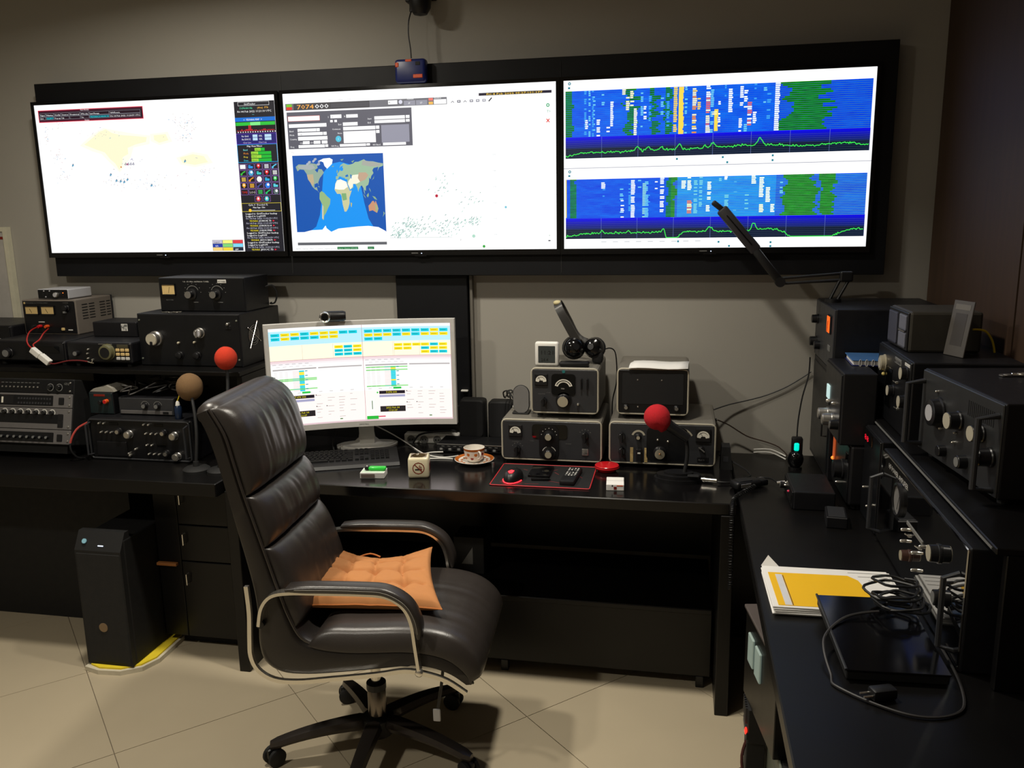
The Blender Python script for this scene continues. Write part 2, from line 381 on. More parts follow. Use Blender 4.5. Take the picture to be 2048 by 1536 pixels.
for cx, cy, sx, sy, n in ((.64, .16, .05, .06, 50), (.62, .24, .06, .03, 26), (.08, .35, .03, .05, 24), (.33, .52, .05, .03, 26), (.09, .48, .04, .05, 18), (.70, .46, .03, .03, 18), (.47, .55, .06, .02, 16), (.28, .2, .08, .04, 20), (.1, .13, .03, .02, 12), (.04, .2, .01, .08, 18), (.5, .5, .3, .14, 50)):
    for _ in range(n):
        u = rg.gauss(cx, sx * .5); v = rg.gauss(cy, sy * .5)
        if 0.01 < u < .8 and .02 < v < .95: l = rg.uniform(.002, .009); c.line([(u, v), (u + l * rg.uniform(-1, 1), v + l * rg.uniform(-1.3, 1.3))], .0016, rg.choice(GRY), 2)
for k in range(4):
    u = .365 + k * .011; c.line([(u, .41), (u + .006, .398), (u + .008, .412), (u, .41)], .0018, C(60, 56, 110), 3)
c.line([(.393, .38), (.399, .372), (.402, .384)], .0015, C(80, 70, 150), 3); c.disc(.377, .408, .004, C(230, 130, 150), 2); c.disc(.349, .425, .003, C(220, 120, 30), 3)
for u, v in ((.322, .515), (.34, .52), (.37, .51), (.355, .525), (.47, .552), (.62, .40), (.14, .405), (.30, .475)):
    c.disc(u, v, .004, C(110, 190, 224), 2, 8); c.line([(u - .003, v + .01), (u + .002, v - .012), (u + .005, v)], .0016, C(54, 66, 110), 3)
BK = C(22, 22, 34)
c.rect(.015, .035, .465, .115, C(70, 18, 40), 2); c.frame(.015, .035, .465, .115, .0022, C(230, 40, 70), 4); c.rect(.018, .05, .462, .1, C(34, 14, 30), 3)
c.text('New Alert(0)', .20, .046, .012, WH, 5); c.text('Dismiss', .215, .112, .011, WH, 5)
x = .02
for wd, a, b, col in ((.026, 'Type', 'DXC', WH), (.034, 'Name', 'ALERT', C(40, 220, 220)), (.03, 'Verify', 'Pop-up', WH), (.033, 'Source', 'Hz', WH), (.046, 'Frequency', '-', WH), (.036, 'Mode', 'Yes', WH), (.085, 'Last Message', 'YE1NAA JO44OK 73', C(60, 230, 230)), (.13, 'When', 'Fri 04 Feb 2022 11:20:59 UTC', WH)):
    c.frame(x, .055, x + wd, .076, .0008, C(150, 150, 160), 4); c.frame(x, .078, x + wd, .098, .0008, C(150, 150, 160), 4)
    c.text(a, x + .003, .072, .012, WH, 5, width=min(wd - .006, .04)); c.text(b, x + .003, .094, .012, col, 5, width=wd - .006 if len(b) > 3 else None)
    if col != WH: c.rect(x + .001, .08, x + wd - .001, .097, C(10, 90, 110), 4)
    x += wd + .002
# side bar
A, B = .838, .998
c.rect(A, .035, B, 1.0, BK, 1)
c.frame(A + .016, .038, B - .02, .062, .0008, WH, 4); c.text('GridTracker', A + .04, .057, .016, WH, 5)
c.text('7.074.000 Hz', A + .022, .083, .017, C(90, 240, 180), 5); c.text('(40m)  FT8', A + .092, .083, .017, C(255, 190, 70), 5); c.text('Fri 04 Feb 2022 11:21:10 UTC', A + .012, .104, .017, WH, 5, width=.135); c.text('---', A + .07, .122, .016, C(120, 230, 230), 5)
c.rect(A, .135, B, .16, C(0, 112, 214), 3); c.text('<  YE1NAA MAP  >', A + .034, .155, .016, WH, 5)
c.rect(A + .002, .165, B - .002, .186, C(40, 196, 60), 3); c.rect(A + .06, .165, A + .1, .186, C(130, 240, 140), 4); c.rect(A, .188, B, .245, C(14, 10, 24), 2)
for k in range(26): hh = rg.choice((.002, .004, .006, .011)) if k not in (8, 9) else .036; c.rect(A + .006 + k * .0058, .22 - hh, A + .0098 + k * .0058, .22, C(230, 30, 50), 4)
for k in range(16): c.disc(A + .01 + k * .0098, .227, .0024, C(240, 230, 240), 5, 8)
c.rect(A, .240, B, .302, C(30, 24, 110), 3); c.frame(A, .236, B, .303, .0012, C(120, 60, 220), 4)
for k, (a, b) in enumerate((('Rx Grid', 'GSL'), ('Rx DXCC', 'GSL'))):
    v = .258 + k * .02; c.text(a, A + .022, v, .015, WH, 5); c.rect(A + .066, v - .014, A + .085, v + .003, C(190, 224, 250), 4); c.text(b, A + .09, v, .015, WH, 5); c.rect(A + .114, v - .014, A + .14, v + .003, C(190, 224, 250), 4)
c.text('Clear Live', A + .026, .298, .014, C(210, 200, 240), 5); c.text('Clear Log', A + .088, .298, .014, C(210, 200, 240), 5)
c.frame(A, .305, B, .42, .0016, C(30, 170, 240), 4); c.text('Map View Filters', A + .04, .322, .016, WH, 5)
for k, (a, col, f) in enumerate((('Band', C(120, 220, 220), .3), ('Mode', C(255, 150, 40), .2), ('Prop', C(255, 230, 60), .35), ('Date', C(60, 210, 230), .2))):
    v = .345 + k * .0225; c.text(a, A + .024, v, .016, col, 5); w_ = .04 if k == 0 else .08; o_ = .07 if k == 0 else .055
    c.rect(A + o_, v - .016, A + o_ + w_, v + .003, C(20, 186, 50), 4); c.rect(A + o_, v - .016, A + o_ + w_ * f + .012, v + .003, C(160, 220, 60), 5); c.text('Mixed', A + o_ + .003, v, .013, C(20, 70, 20), 6)
IC = [[(255, 255, 255), (40, 150, 230), (220, 40, 50), (230, 230, 240), (90, 200, 240)], [(60, 200, 60), (70, 160, 210), (60, 200, 200), (220, 30, 40), (240, 240, 240)], [(240, 200, 90), (240, 150, 30), (244, 244, 244), (40, 170, 220), (60, 200, 90)], [(240, 170, 50), (240, 180, 60), (70, 80, 150), (30, 120, 230), (90, 210, 230)], [(210, 40, 40), (220, 210, 200), (60, 190, 90), (40, 200, 110), (90, 110, 110)]]
rows = [[(A + .002 + i * .0318, .428 + j * .041) for i in range(5)] for j in range(5)]
for j in range(5):
    for i in range(5):
        u, v = rows[j][i]; c.rect(u, v, u + .0295, v + .037, C(16, 14, 26), 2); c.frame(u, v, u + .0295, v + .037, .0011, C(150, 110, 190), 4); col = C(*IC[j][i]); cu0, cv0 = u + .0147, v + .0185
        k = (i * 3 + j * 2) % 5
        if (i, j) == (0, 0): c.rect(u + .004, v + .006, u + .026, v + .032, col, 5)
        elif (j, i) == (4, 0): c.text('TIME', u + .004, v + .027, .02, col, 5, width=.022)
        elif (j, i) == (4, 1): c.text('LOG', u + .004, v + .027, .02, col, 5, width=.022)
        elif k == 0: c.disc(cu0, cv0, .0105, col, 5); c.disc(cu0 + .002, cv0 - .005, .005, C(250, 250, 250), 6, 8)
        elif k == 1: c.disc(cu0, cv0 - .004, .0075, col, 5); c.poly([(cu0 - .006, cv0), (cu0 + .006, cv0), (cu0, cv0 + .016)], col, 5); c.disc(cu0, cv0 - .005, .003, C(250, 250, 250), 6, 8)
        elif k == 2: c.line([(cu0 - .009, cv0 + .010), (cu0, cv0 - .004), (cu0 + .009, cv0 - .011)], .004, col, 5); c.disc(cu0 - .007, cv0 + .008, .004, col, 5, 8)
        elif k == 3: c.rect(cu0 - .009, cv0 - .003, cu0 + .009, cv0 + .011, col, 5); c.rect(cu0 - .009, cv0 - .010, cu0, cv0 - .004, col, 5)
        else:
            for s_ in range(3): c.line([(cu0 - .008, cv0 - .009 + s_ * .009), (cu0 + .009, cv0 - .009 + s_ * .009)], .0032, col, 5)
for i, col in enumerate(((220, 60, 70), (40, 190, 200))):
    u, v = A + .056 + i * .034, .637; c.frame(u, v, u + .0295, v + .037, .0011, C(150, 110, 190), 4); c.disc(u + .0147, v + .0185, .009, C(*col), 5); c.rect(u + .011, v + .009, u + .018, v + .024, C(250, 240, 240), 6)
c.frame(A, .682, B, .738, .0014, C(220, 200, 60), 4); c.text('Cycle: 4   Decoded: 72', A + .028, .699, .015, WH, 5); c.text('Max Age: 15m', A + .046, .716, .015, WH, 5); c.rect(A + .028, .729, B - .025, .732, C(220, 220, 220), 5); c.disc(A + .034, .730, .006, C(250, 200, 40), 6)
v = .757
for k, ln in enumerate(('Logged to GridTracker backup', 'Logged to Log4OM', 'Fri 04 Feb 2022 11:02:59 UTC', '*YE1NAA JO44OK 73', 'Fri 04 Feb 2022 11:01:59 UTC', '*YE1NAA JO44OK R-14', 'Fri 04 Feb 2022 11:01:29 UTC', '*YE1NAA JO44OK PM84', 'Logged to GridTracker backup', 'Logged to Log4OM', 'Fri 04 Feb 2022 10:59:59 UTC', '*YE1NAA JH1UC RR73', 'Logged to GridTracker backup', 'Logged to Log4OM', 'Fri 04 Feb 2022 10:53:29 UTC', '*YE1NAA JH1UC 73')):
    if ln[0] == '*':
        c.text(ln[1:7], A + .028, v, .0155, C(255, 236, 40), 5, width=.034); c.text(ln[8:], A + .066, v, .0155, WH, 5, width=.05); c.poly([(A + .122, v - .011), (A + .131, v - .005), (A + .122, v)], C(230, 30, 60), 5)
    else: c.text(ln, A + .014, v, .0155, WH if 'Log' in ln else C(200, 200, 220), 5, width=(.128 if len(ln) > 20 else .08))
    v += .0158
LG = (((200, 196, 214), (250, 250, 130), (230, 60, 70)), ((30, 60, 170), (130, 220, 120), (130, 220, 250)), ((252, 214, 130), (250, 220, 60), (30, 40, 60)))
for j in range(3):
    for i in range(3):
        u, v = .705 + i * .0425, .922 + j * .0245; c.rect(u, v, u + .042, v + .024, C(60, 60, 70), 3); c.rect(u + .001, v + .0015, u + .041, v + .0225, C(*LG[j][i]), 4)
c.text('Legend', .712, .941, .014, C(40, 40, 60), 5); c.text('QSL', .716, .966, .014, WH, 5); c.text('QRP', .797, .99, .014, WH, 5)
finish(c, sc1)

# ---- television 2: log window with world map
t2, sc2, c = television(1.1431, 'wall television showing a blue world map and grey form fields')
c.rect(0, 0, 1, 1, WH, 0)
GR = C(92, 92, 104)
for k, w_ in enumerate(('File', 'Connect', 'Views', 'QSL', 'Utilities', 'Settings', 'Help')): c.text(w_, .02 + k * .038, .052, .012, C(190, 190, 196), 3)
c.rect(.008, .062, .615, .105, C(110, 110, 118), 1); c.rect(.012, .066, .034, .082, C(120, 200, 40), 3); c.rect(.012, .083, .034, .1, C(230, 50, 30), 3); c.rect(.04, .064, .33, .104, C(60, 60, 66), 2)
c.text('7074', .052, .098, .038, C(255, 176, 70, 1.1), 4, width=.066); c.text('000', .122, .098, .038, WH, 4, width=.053)
for k in range(26): c.rect(.185 + k * .0055, .072, .1885 + k * .0055, .096, C(78, 78, 86), 3)
c.rect(.40, .068, .434, .092, WH, 3); c.text('B', .403, .086, .016, C(90, 90, 100), 4); c.disc(.446, .08, .007, C(220, 220, 236), 3)
c.text('Azimuth', .47, .068, .013, WH, 4); c.rect(.458, .074, .50, .102, C(150, 150, 164), 3); c.rect(.503, .074, .544, .102, C(150, 150, 164), 3); c.text('SP', .474, .094, .014, WH, 4); c.text('LP', .518, .094, .014, WH, 4)
c.rect(.549, .064, .565, .080, C(240, 120, 110), 3); c.rect(.549, .086, .565, .102, C(244, 190, 90), 3); c.text('Elevation', .57, .070, .012, WH, 4); c.rect(.568, .074, .613, .102, WH, 3)
for k in range(7):
    u = .63 + k * .0225
    if k in (0, 2): c.line([(u, .098), (u + .006, .088), (u + .011, .098)], .002, C(110, 110, 120), 3)
    elif k == 6: c.line([(u, .098), (u + .011, .078)], .004, C(60, 60, 66), 3)
    else: c.rect(u, .084, u + .012, .099, C(90 + 12 * k, 90 + 12 * k, 104 + 12 * k), 3); c.rect(u + .003, .088, u + .009, .094, WH, 4)
c.rect(.73, .048, .985, .064, C(36, 30, 50), 2); c.rect(.755, .049, .956, .063, C(60, 50, 40), 3); c.text('Fri 4 Feb 2022 05:27:101:177', .757, .062, .015, C(255, 210, 80, 1.2), 4, width=.196)
c.rect(.011, .115, .485, .345, GR, 1)
for u0, v0, u1, v1 in ((.016, .148, .138, .176), (.017, .195, .163, .217), (.05, .225, .122, .244), (.123, .225, .136, .244), (.05, .249, .147, .268), (.149, .249, .162, .268), (.05, .275, .164, .298), (.068, .303, .094, .322), (.110, .303, .136, .322), (.141, .303, .163, .322), (.05, .327, .152, .345), (.154, .327, .165, .343), (.18, .146, .222, .168), (.24, .148, .284, .168), (.178, .178, .188, .192), (.194, .178, .204, .192), (.226, .196, .282, .217), (.346, .166, .460, .186), (.346, .19, .46, .208), (.463, .166, .477, .184), (.463, .19, .477, .206), (.226, .223, .348, .245), (.35, .223, .363, .243), (.35, .25, .363, .268), (.226, .251, .348, .324), (.21, .329, .31, .345), (.312, .329, .325, .343), (.374, .329, .46, .345)):
    c.rect(u0, v0 - .006, u1, v1 - .006, WH, 3)
for u0, v0, w_ in ((.018, .238, 'Band'), (.018, .262, 'Mode'), (.018, .288, 'Country'), (.056, .314, 'CQ'), (.098, .314, 'ITU'), (.018, .336, 'Freq'), (.17, .158, 'S'), (.232, .158, 'R'), (.208, .206, 'End'), (.184, .234, 'Comment'), (.204, .26, 'Note'), (.32, .178, 'Start'), (.32, .202, 'End'), (.178, .338, 'RX Freq'), (.336, .338, 'RX Band')): c.text(w_, u0, v0, .014, WH, 3)
c.rect(.37, .215, .474, .322, C(150, 150, 166), 3); c.disc(.206, .29, .011, C(80, 200, 230), 3); c.text('i', .2045, .296, .02, WH, 4); c.frame(.015, .14, .139, .172, .0009, C(230, 80, 60), 4); c.text('40m', .055, .238, .012, C(120, 120, 126), 4); c.text('USB', .055, .26, .012, C(120, 120, 126), 4); c.text('59', .184, .158, .012, C(120, 120, 126), 4); c.text('59', .244, .158, .012, C(120, 120, 126), 4)
c.text('Map', .02, .37, .012, C(190, 190, 196), 3)
# world map
u0, v0, u1, v1 = .022, .386, .372, .912
def ll(lon, lat): return (u0 + (lon + 180) / 360 * (u1 - u0), v0 + (90 - lat) / 180 * (v1 - v0))
def land(pts, col, layer=4): c.poly([ll(*p) for p in pts], col, layer)
c.rect(u0, v0, u1, v1, C(0, 84, 176), 1)
day = [ll(-66, 20), ll(-58, 52), ll(-30, 70), ll(10, 74), ll(48, 68), ll(74, 52), ll(88, 20), ll(98, -15), ll(112, -50), ll(130, -68), ll(150, -78), ll(-130, -78), ll(-100, -66), ll(-82, -40), ll(-72, -10)]
c.poly(day, C(0, 150, 246), 2)
NA = [(-168, 66), (-156, 71), (-128, 70), (-110, 73), (-95, 72), (-82, 70), (-80, 62), (-92, 58), (-82, 52), (-76, 60), (-64, 59), (-56, 52), (-66, 45), (-74, 40), (-81, 31), (-81, 25), (-84, 30), (-97, 27), (-97, 19), (-88, 21), (-84, 11), (-78, 8), (-86, 13), (-96, 16), (-106, 22), (-113, 31), (-122, 38), (-125, 49), (-136, 59), (-152, 60), (-162, 56), (-166, 62)]
land(NA, C(150, 174, 156)); land([(-125, 48), (-100, 49), (-98, 30), (-105, 23), (-113, 31), (-121, 38)], C(196, 176, 140), 5); land([(-160, 68), (-130, 69), (-100, 70), (-90, 62), (-110, 58), (-135, 60), (-156, 62)], C(170, 178, 178), 5)
for a, b, r_ in ((-112, 75, 7), (-95, 77, 6), (-76, 70, 8), (-88, 81, 7), (-120, 71, 6), (-72, 76, 6)): land([(a - r_, b - 2), (a, b - 3), (a + r_, b), (a + r_ * .5, b + 3), (a - r_ * .6, b + 2)], C(178, 184, 196), 5)
land([(-72, 78), (-55, 82), (-30, 83), (-18, 79), (-22, 70), (-42, 60), (-52, 66), (-56, 74)], C(240, 244, 246, 1.2), 5)
SA = [(-78, 8), (-70, 12), (-60, 8), (-50, 1), (-36, -6), (-39, -17), (-48, -26), (-57, -36), (-65, -42), (-68, -52), (-73, -50), (-73, -38), (-70, -18), (-80, -5)]
land(SA, C(150, 186, 130)); land([(-70, -18), (-66, -22), (-68, -50), (-74, -48), (-72, -30)], C(214, 206, 180), 5)
AF = [(-17, 14), (-13, 27), (-6, 35), (10, 37), (12, 32), (32, 31), (36, 22), (43, 11), (51, 12), (40, -4), (40, -16), (33, -27), (25, -34), (18, -34), (12, -18), (9, 0), (5, 5), (-8, 5)]
land(AF, C(206, 206, 160)); land([(-16, 16), (-12, 27), (-5, 34), (10, 36), (30, 31), (36, 20), (20, 14), (0, 14)], C(250, 246, 226, 1.15), 5); land([(10, 6), (28, 6), (30, -8), (14, -10), (10, 0)], C(126, 176, 120), 5); land([(44, -14), (50, -16), (47, -25), (44, -22)], C(180, 186, 130), 5)
EU = [(-10, 37), (-9, 43), (-1, 44), (-4, 48), (4, 52), (9, 57), (11, 54), (20, 55), (22, 60), (18, 62), (22, 66), (12, 64), (6, 60), (12, 67), (24, 71), (40, 67), (44, 67), (60, 69), (70, 73), (82, 73), (105, 78), (114, 74), (140, 73), (160, 70), (179, 68), (178, 63), (163, 60), (156, 52), (160, 61), (142, 59), (136, 54), (140, 48), (131, 42), (127, 35), (122, 39), (121, 30), (117, 23), (108, 20), (107, 10), (101, 13), (103, 2), (99, 8), (98, 16), (92, 22), (87, 21), (80, 14), (77, 8), (73, 18), (67, 25), (57, 26), (58, 18), (44, 13), (35, 28), (36, 36), (27, 37), (24, 40), (20, 39), (14, 45), (17, 39), (12, 42), (4, 43), (0, 38), (-5, 36)]
land(EU, C(160, 192, 160)); land([(40, 32), (58, 45), (80, 46), (92, 42), (86, 30), (72, 26), (58, 26), (56, 20), (46, 14), (37, 26)], C(240, 236, 214, 1.1), 5); land([(82, 50), (110, 50), (120, 44), (106, 34), (86, 30), (78, 38)], C(196, 166, 140), 6); land([(100, 76), (140, 72), (176, 67), (160, 62), (130, 62), (95, 66)], C(170, 174, 164), 5); land([(28, 44), (38, 47), (41, 42), (30, 41)], C(0, 110, 200), 6); land([(48, 46), (53, 46), (53, 37), (50, 38)], C(0, 110, 200), 6)
AU = [(114, -22), (122, -18), (130, -12), (136, -12), (140, -17), (143, -11), (150, -22), (153, -29), (147, -38), (138, -35), (130, -32), (116, -34)]
land(AU, C(206, 150, 116)); land([(140, -18), (150, -23), (152, -30), (146, -37), (142, -34)], C(170, 176, 130), 5)
for pts in ([(131, -1), (142, -3), (150, -10), (140, -8)], [(109, 1), (117, 6), (118, 0), (114, -4), (110, -2)], [(95, 5), (104, -3), (105, -6), (99, -1)], [(120, 17), (125, 12), (126, 7), (121, 13)], [(131, 33), (140, 36), (142, 42), (137, 36)], [(172, -35), (178, -39), (168, -47), (172, -41)], [(-6, 50), (1, 52), (-3, 58), (-5, 54)], [(-24, 65), (-14, 66), (-18, 63)], [(-84, 22), (-75, 20), (-80, 23)], [(55, 74), (68, 77), (60, 71)], [(12, 79), (26, 80), (18, 76)]): land(pts, C(140, 176, 140), 5)
land([(-180, -78), (-150, -78), (-120, -74), (-75, -73), (-62, -64), (-58, -70), (-40, -78), (-10, -71), (30, -69), (70, -67), (110, -66), (150, -69), (175, -77), (179.9, -79), (179.9, -90), (-180, -90)], C(250, 250, 252, 1.3), 5)
c.rect(.022, .945, .372, .963, C(96, 98, 104), 1)
c.text('ADIF  Cluster  TNC  Counter : cluster points', .014, .991, .012, C(150, 160, 160), 3, width=.16); c.rect(.178, .975, .26, .992, C(40, 120, 70), 3); c.text('Super Cluster [7000]', .181, .989, .011, C(190, 240, 200), 4, width=.074); c.rect(.297, .975, .322, .992, C(40, 120, 70), 3); c.text('Cloud', .3, .989, .011, C(190, 240, 200), 4)
rg = random.Random(5)
SP = [C(166, 206, 196), C(140, 176, 170), C(200, 228, 220)]
for cx, cy, sx, sy, n in ((.43, .90, .05, .05, 90), (.47, .85, .05, .05, 60), (.55, .86, .05, .05, 36), (.62, .83, .05, .06, 34), (.70, .82, .03, .03, 40), (.59, .90, .05, .03, 20), (.60, .60, .06, .06, 22), (.70, .68, .05, .05, 16), (.45, .83, .05, .03, 20)):
    for _ in range(n):
        u = rg.gauss(cx, sx * .5); v = rg.gauss(cy, sy * .6)
        if .385 < u < .78 and .5 < v < .925: l = rg.uniform(.003, .009); a_ = rg.uniform(.2, 1.2); c.line([(u, v), (u + l * math.cos(a_), v - l * 1.7 * math.sin(a_))], .0024, rg.choice(SP), 2)
c.disc(.567, .66, .0055, C(190, 30, 60), 4); c.disc(.819, .738, .004, C(120, 200, 220), 4)
c.rect(.385, .918, .62, .921, C(206, 214, 214, 1.1), 2)
for k in range(6): c.text('0.%d0' % (9 - k), .775, .42 + k * .098, .012, C(190, 200, 204), 3)
c.disc(.972, .135, .006, C(50, 170, 110), 3); c.disc(.972, .135, .003, WH, 4); c.text('T>', .968, .178, .02, C(90, 180, 140), 3); c.line([(.967, .215), (.977, .235)], .003, C(230, 70, 60), 3); c.line([(.977, .215), (.967, .235)], .003, C(230, 70, 60), 3)
c.text('?', .65, .945, .02, C(60, 60, 70), 3); c.disc(.737, .98, .005, C(60, 170, 70), 4); c.disc(.70, .915, .006, C(180, 224, 204), 3); c.text('o', .972, .92, .018, C(60, 140, 90), 3); c.rect(.97, .945, .978, .952, C(80, 80, 90), 3)
finish(c, sc2)

# ---- television 3: two waterfall windows
t3, sc3, c = television(2.2794, 'wall television showing two blue and green waterfall spectrum windows')
c.rect(0, 0, 1, 1, WH, 0)
rg = random.Random(11)
def waterfall(va, vb, vs, cols, greens, seed, light):
    rg = random.Random(seed); NC, NR = 132, 24; du = .985 / NC; dv = (vb - va) / NR; ua = .006
    for j in range(NR):
        for i in range(NC):
            u = i / NC; n1 = noise.noise(Vector((u * 9, j * .35, seed))); n2 = noise.noise(Vector((u * 40, j * 1.3, seed + 9)))
            k = light(u) + .16 * n1 + .14 * n2
            base = (0, 50 + 120 * max(0, k), 206 + 49 * max(0, min(1, k)))
            gk = 0
            for g0, g1, soft in greens:
                e = soft * n1 * 1.2
                if g0 + e * .5 < u < g1 + e: gk = 1
            if gk: base = (0, 112 + 30 * n2, 6)
            c.rect(ua + i * du, va + j * dv, ua + (i + 1) * du, va + (j + 1) * dv - dv * .22, C(*[max(0, min(255, x)) for x in base], 1.25), 1)
    c.rect(ua, va, ua + .985, vb, C(0, 24, 150), 0.5)
    for j in range(NR): c.rect(ua + (.70 if seed == 1 else .36), va + (j + .82) * dv, ua + .985, va + (j + 1) * dv, C(120, 196, 120) if seed == 2 else C(70, 130, 150), 1.5); c.rect(ua, va + (j + .86) * dv, ua + (.70 if seed == 1 else .36), va + (j + .98) * dv, C(60, 130, 240), 1.5)
    for u, w_, col, j0, j1, dens in cols:
        for j in range(j0, j1):
            if rg.random() < dens:
                sh = rg.uniform(.0, .35); cc = col if not isinstance(col, list) else rg.choice(col)
                c.rect(ua + u * .985, va + (j + .12) * dv, ua + u * .985 + w_ * rg.uniform(.8, 1.1), va + (j + .82 + (.3 if dens >= 1 else 0)) * dv, cc, 2)
    # dense blue band and spectrum trace
    c.rect(ua, vb, ua + .985, vs, C(8, 26, 52), 1)
    nb = 10
    for k in range(nb):
        t = k / nb; c.rect(ua, vb + (vs - vb) * (.0 + .55 * t), ua + .985, vb + (vs - vb) * (.0 + .55 * (t + 1 / nb)), C(int(10 + 6 * t), int(8 + 30 * t), int(236 - 150 * t)), 2)
    for k in range(9): vv = vb + (vs - vb) * (.18 + .09 * k); c.rect(ua, vv, ua + .985, vv + .0016, C(60, 70, 160 if k < 4 else 90), 3)
    for k in range(8): uu = ua + .985 * (.125 + .125 * k); c.rect(uu, vb, uu + .0009, vs, C(110, 130, 190), 3)
def trace(vb, vs, pk, seed):
    rg = random.Random(seed); pts = []; K = 330
    for i in range(K):
        u = i / K; y = .62 * min(1, u / .05) * .3 + .10 + .10 * math.sin(u * PI) + rg.gauss(0, .035)
        for p, a, w_ in pk: y += a * math.exp(-((u - p) / w_) ** 2)
        y = max(.03, min(.95, y)); pts.append((.006 + .985 * u, vs - (vs - vb) * y * .8))
    c.line(pts, .0026, C(60, 232, 80, 1.1), 5)
W_ = C(236, 246, 246, 1.2); CY = C(110, 210, 250); CB = C(60, 170, 250); YE = C(250, 214, 80, 1.1); YP = C(250, 244, 190, 1.15); RD = C(230, 110, 110); OR = C(250, 150, 40)
cols1 = [(.065, .008, CB, 0, 24, .6), (.08, .007, CY, 0, 24, .55), (.092, .006, CB, 0, 24, .55), (.068, .010, W_, 15, 21, .9), (.095, .008, CY, 2, 22, .5), (.108, .012, W_, 14, 24, .9), (.125, .010, CY, 2, 8, .5), (.155, .010, W_, 6, 19, .85), (.142, .011, W_, 19, 23, .9), (.195, .012, YP, 0, 4, .9), (.208, .012, YP, 4, 11, .8), (.222, .012, YP, 1, 10, .7), (.235, .011, C(250, 246, 210, 1.2), 10, 24, .95), (.258, .008, CY, 2, 22, .5), (.268, .009, W_, 9, 18, .6), (.285, .008, CB, 4, 18, .6), (.325, .010, CY, 2, 14, .75), (.345, .009, CB, 3, 22, .6), (.368, .012, YE, 0, 24, .95), (.385, .016, YE, 0, 24, 1.0), (.405, .008, CY, 0, 24, .5), (.43, .014, [YE, YP, OR], 1, 24, .9), (.447, .010, YE, 6, 12, .9), (.475, .014, [W_, RD, YP], 0, 24, .95), (.49, .010, CY, 2, 24, .7), (.503, .012, YE, 12, 23, 1.0), (.495, .018, YP, 11, 15, .8), (.515, .008, W_, 8, 22, .5), (.548, .013, W_, 0, 14, .75), (.535, .006, CB, 0, 24, .3), (.585, .011, W_, 1, 12, .6), (.598, .012, W_, 3, 12, .8), (.61, .014, [W_, RD], 9, 21, .9), (.583, .010, W_, 17, 24, .8), (.60, .010, CY, 20, 24, .8), (.628, .011, W_, 14, 20, .9), (.63, .008, CB, 0, 8, .6), (.66, .010, CY, 0, 10, .5), (.672, .012, CB, 4, 18, .4), (.697, .015, W_, 0, 24, .95)]
waterfall(.062, .33, .455, cols1, [(-.01, .022, .01), (.205, .235, .05), (.29, .31, .03), (.335, .352, .02), (.735, .86, .09), (.74, .80, .06)], 1, lambda u: .30 if u < .7 else .12)
trace(.33, .455, [(.25, .25, .008), (.285, .22, .007), (.33, .14, .008), (.39, .32, .008), (.475, .18, .005), (.5, .30, .009), (.6, .1, .08), (.655, .40, .010), (.7, .1, .05), (.92, .16, .06)], 21)
cols2 = [(.125, .014, W_, 1, 6, .95), (.13, .008, CB, 6, 12, .4), (.19, .011, CY, 6, 24, .35), (.193, .011, W_, 12, 24, .7), (.22, .009, CB, 2, 20, .5), (.228, .014, W_, 1, 24, .95), (.252, .012, CY, 1, 6, .6), (.268, .012, C(150, 224, 224), 3, 24, .85), (.276, .012, CY, 2, 24, .75), (.286, .008, CB, 8, 18, .6), (.31, .009, W_, 2, 7, .4), (.328, .014, W_, 0, 22, .75), (.40, .014, W_, 2, 7, .9), (.42, .013, W_, 0, 8, .85), (.42, .016, [W_, RD, YP], 14, 22, .9), (.442, .012, CY, 2, 22, .7), (.46, .011, CY, 0, 18, .55), (.487, .013, W_, 3, 14, .9), (.484, .013, W_, 17, 22, .7), (.525, .010, CY, 1, 3, .9), (.543, .010, W_, 0, 2, 1), (.545, .012, CY, 11, 20, .75), (.575, .010, CB, 0, 24, .2), (.612, .012, CY, 10, 20, .4), (.632, .014, W_, 0, 5, .9), (.658, .014, W_, 0, 13, .8), (.66, .015, C(250, 246, 214, 1.2), 17, 22, .95), (.68, .014, W_, 7, 16, .9), (.697, .012, W_, 17, 22, .8), (.725, .010, CY, 2, 12, .35)]
waterfall(.58, .815, .94, cols2, [(.012, .034, .01), (.348, .378, .01), (.735, .838, .03), (.852, .895, .03)], 2, lambda u: .62 if .38 < u < .71 else .22)
c.rect(.006, .58, .009, .81, YE, 3)
trace(.815, .94, [(.13, .15, .006), (.22, .12, .006), (.343, .42, .008), (.36, -.5, .02), (.38, -.4, .02), (.5, .26, .010), (.645, .42, .010), (.70, .14, .04), (.8, -.5, .05), (.87, -.4, .05), (.97, .15, .04)], 22)
c.rect(0, .512, 1, .5145, C(120, 124, 150), 3)
TE = C(20, 130, 150)
for u, v in ((.38, .468), (.53, .465), (.545, .495), (.69, .463), (.69, .49), (.39, .955), (.525, .96), (.56, .985), (.695, .965), (.695, .988)): c.rect(u, v, u + .006, v + .011, TE, 3)
for u, v in ((.02, .018), (.02, .533)): c.disc(u, v, .005, TE, 3); c.disc(u, v, .0022, WH, 4); c.rect(u - .005, v + .02, u + .002, v + .03, TE, 3)
for k in range(9): c.rect(.13 + k * .04, .957, .13 + k * .04 + .018, .961, C(196, 200, 206), 3)
finish(c, sc3)

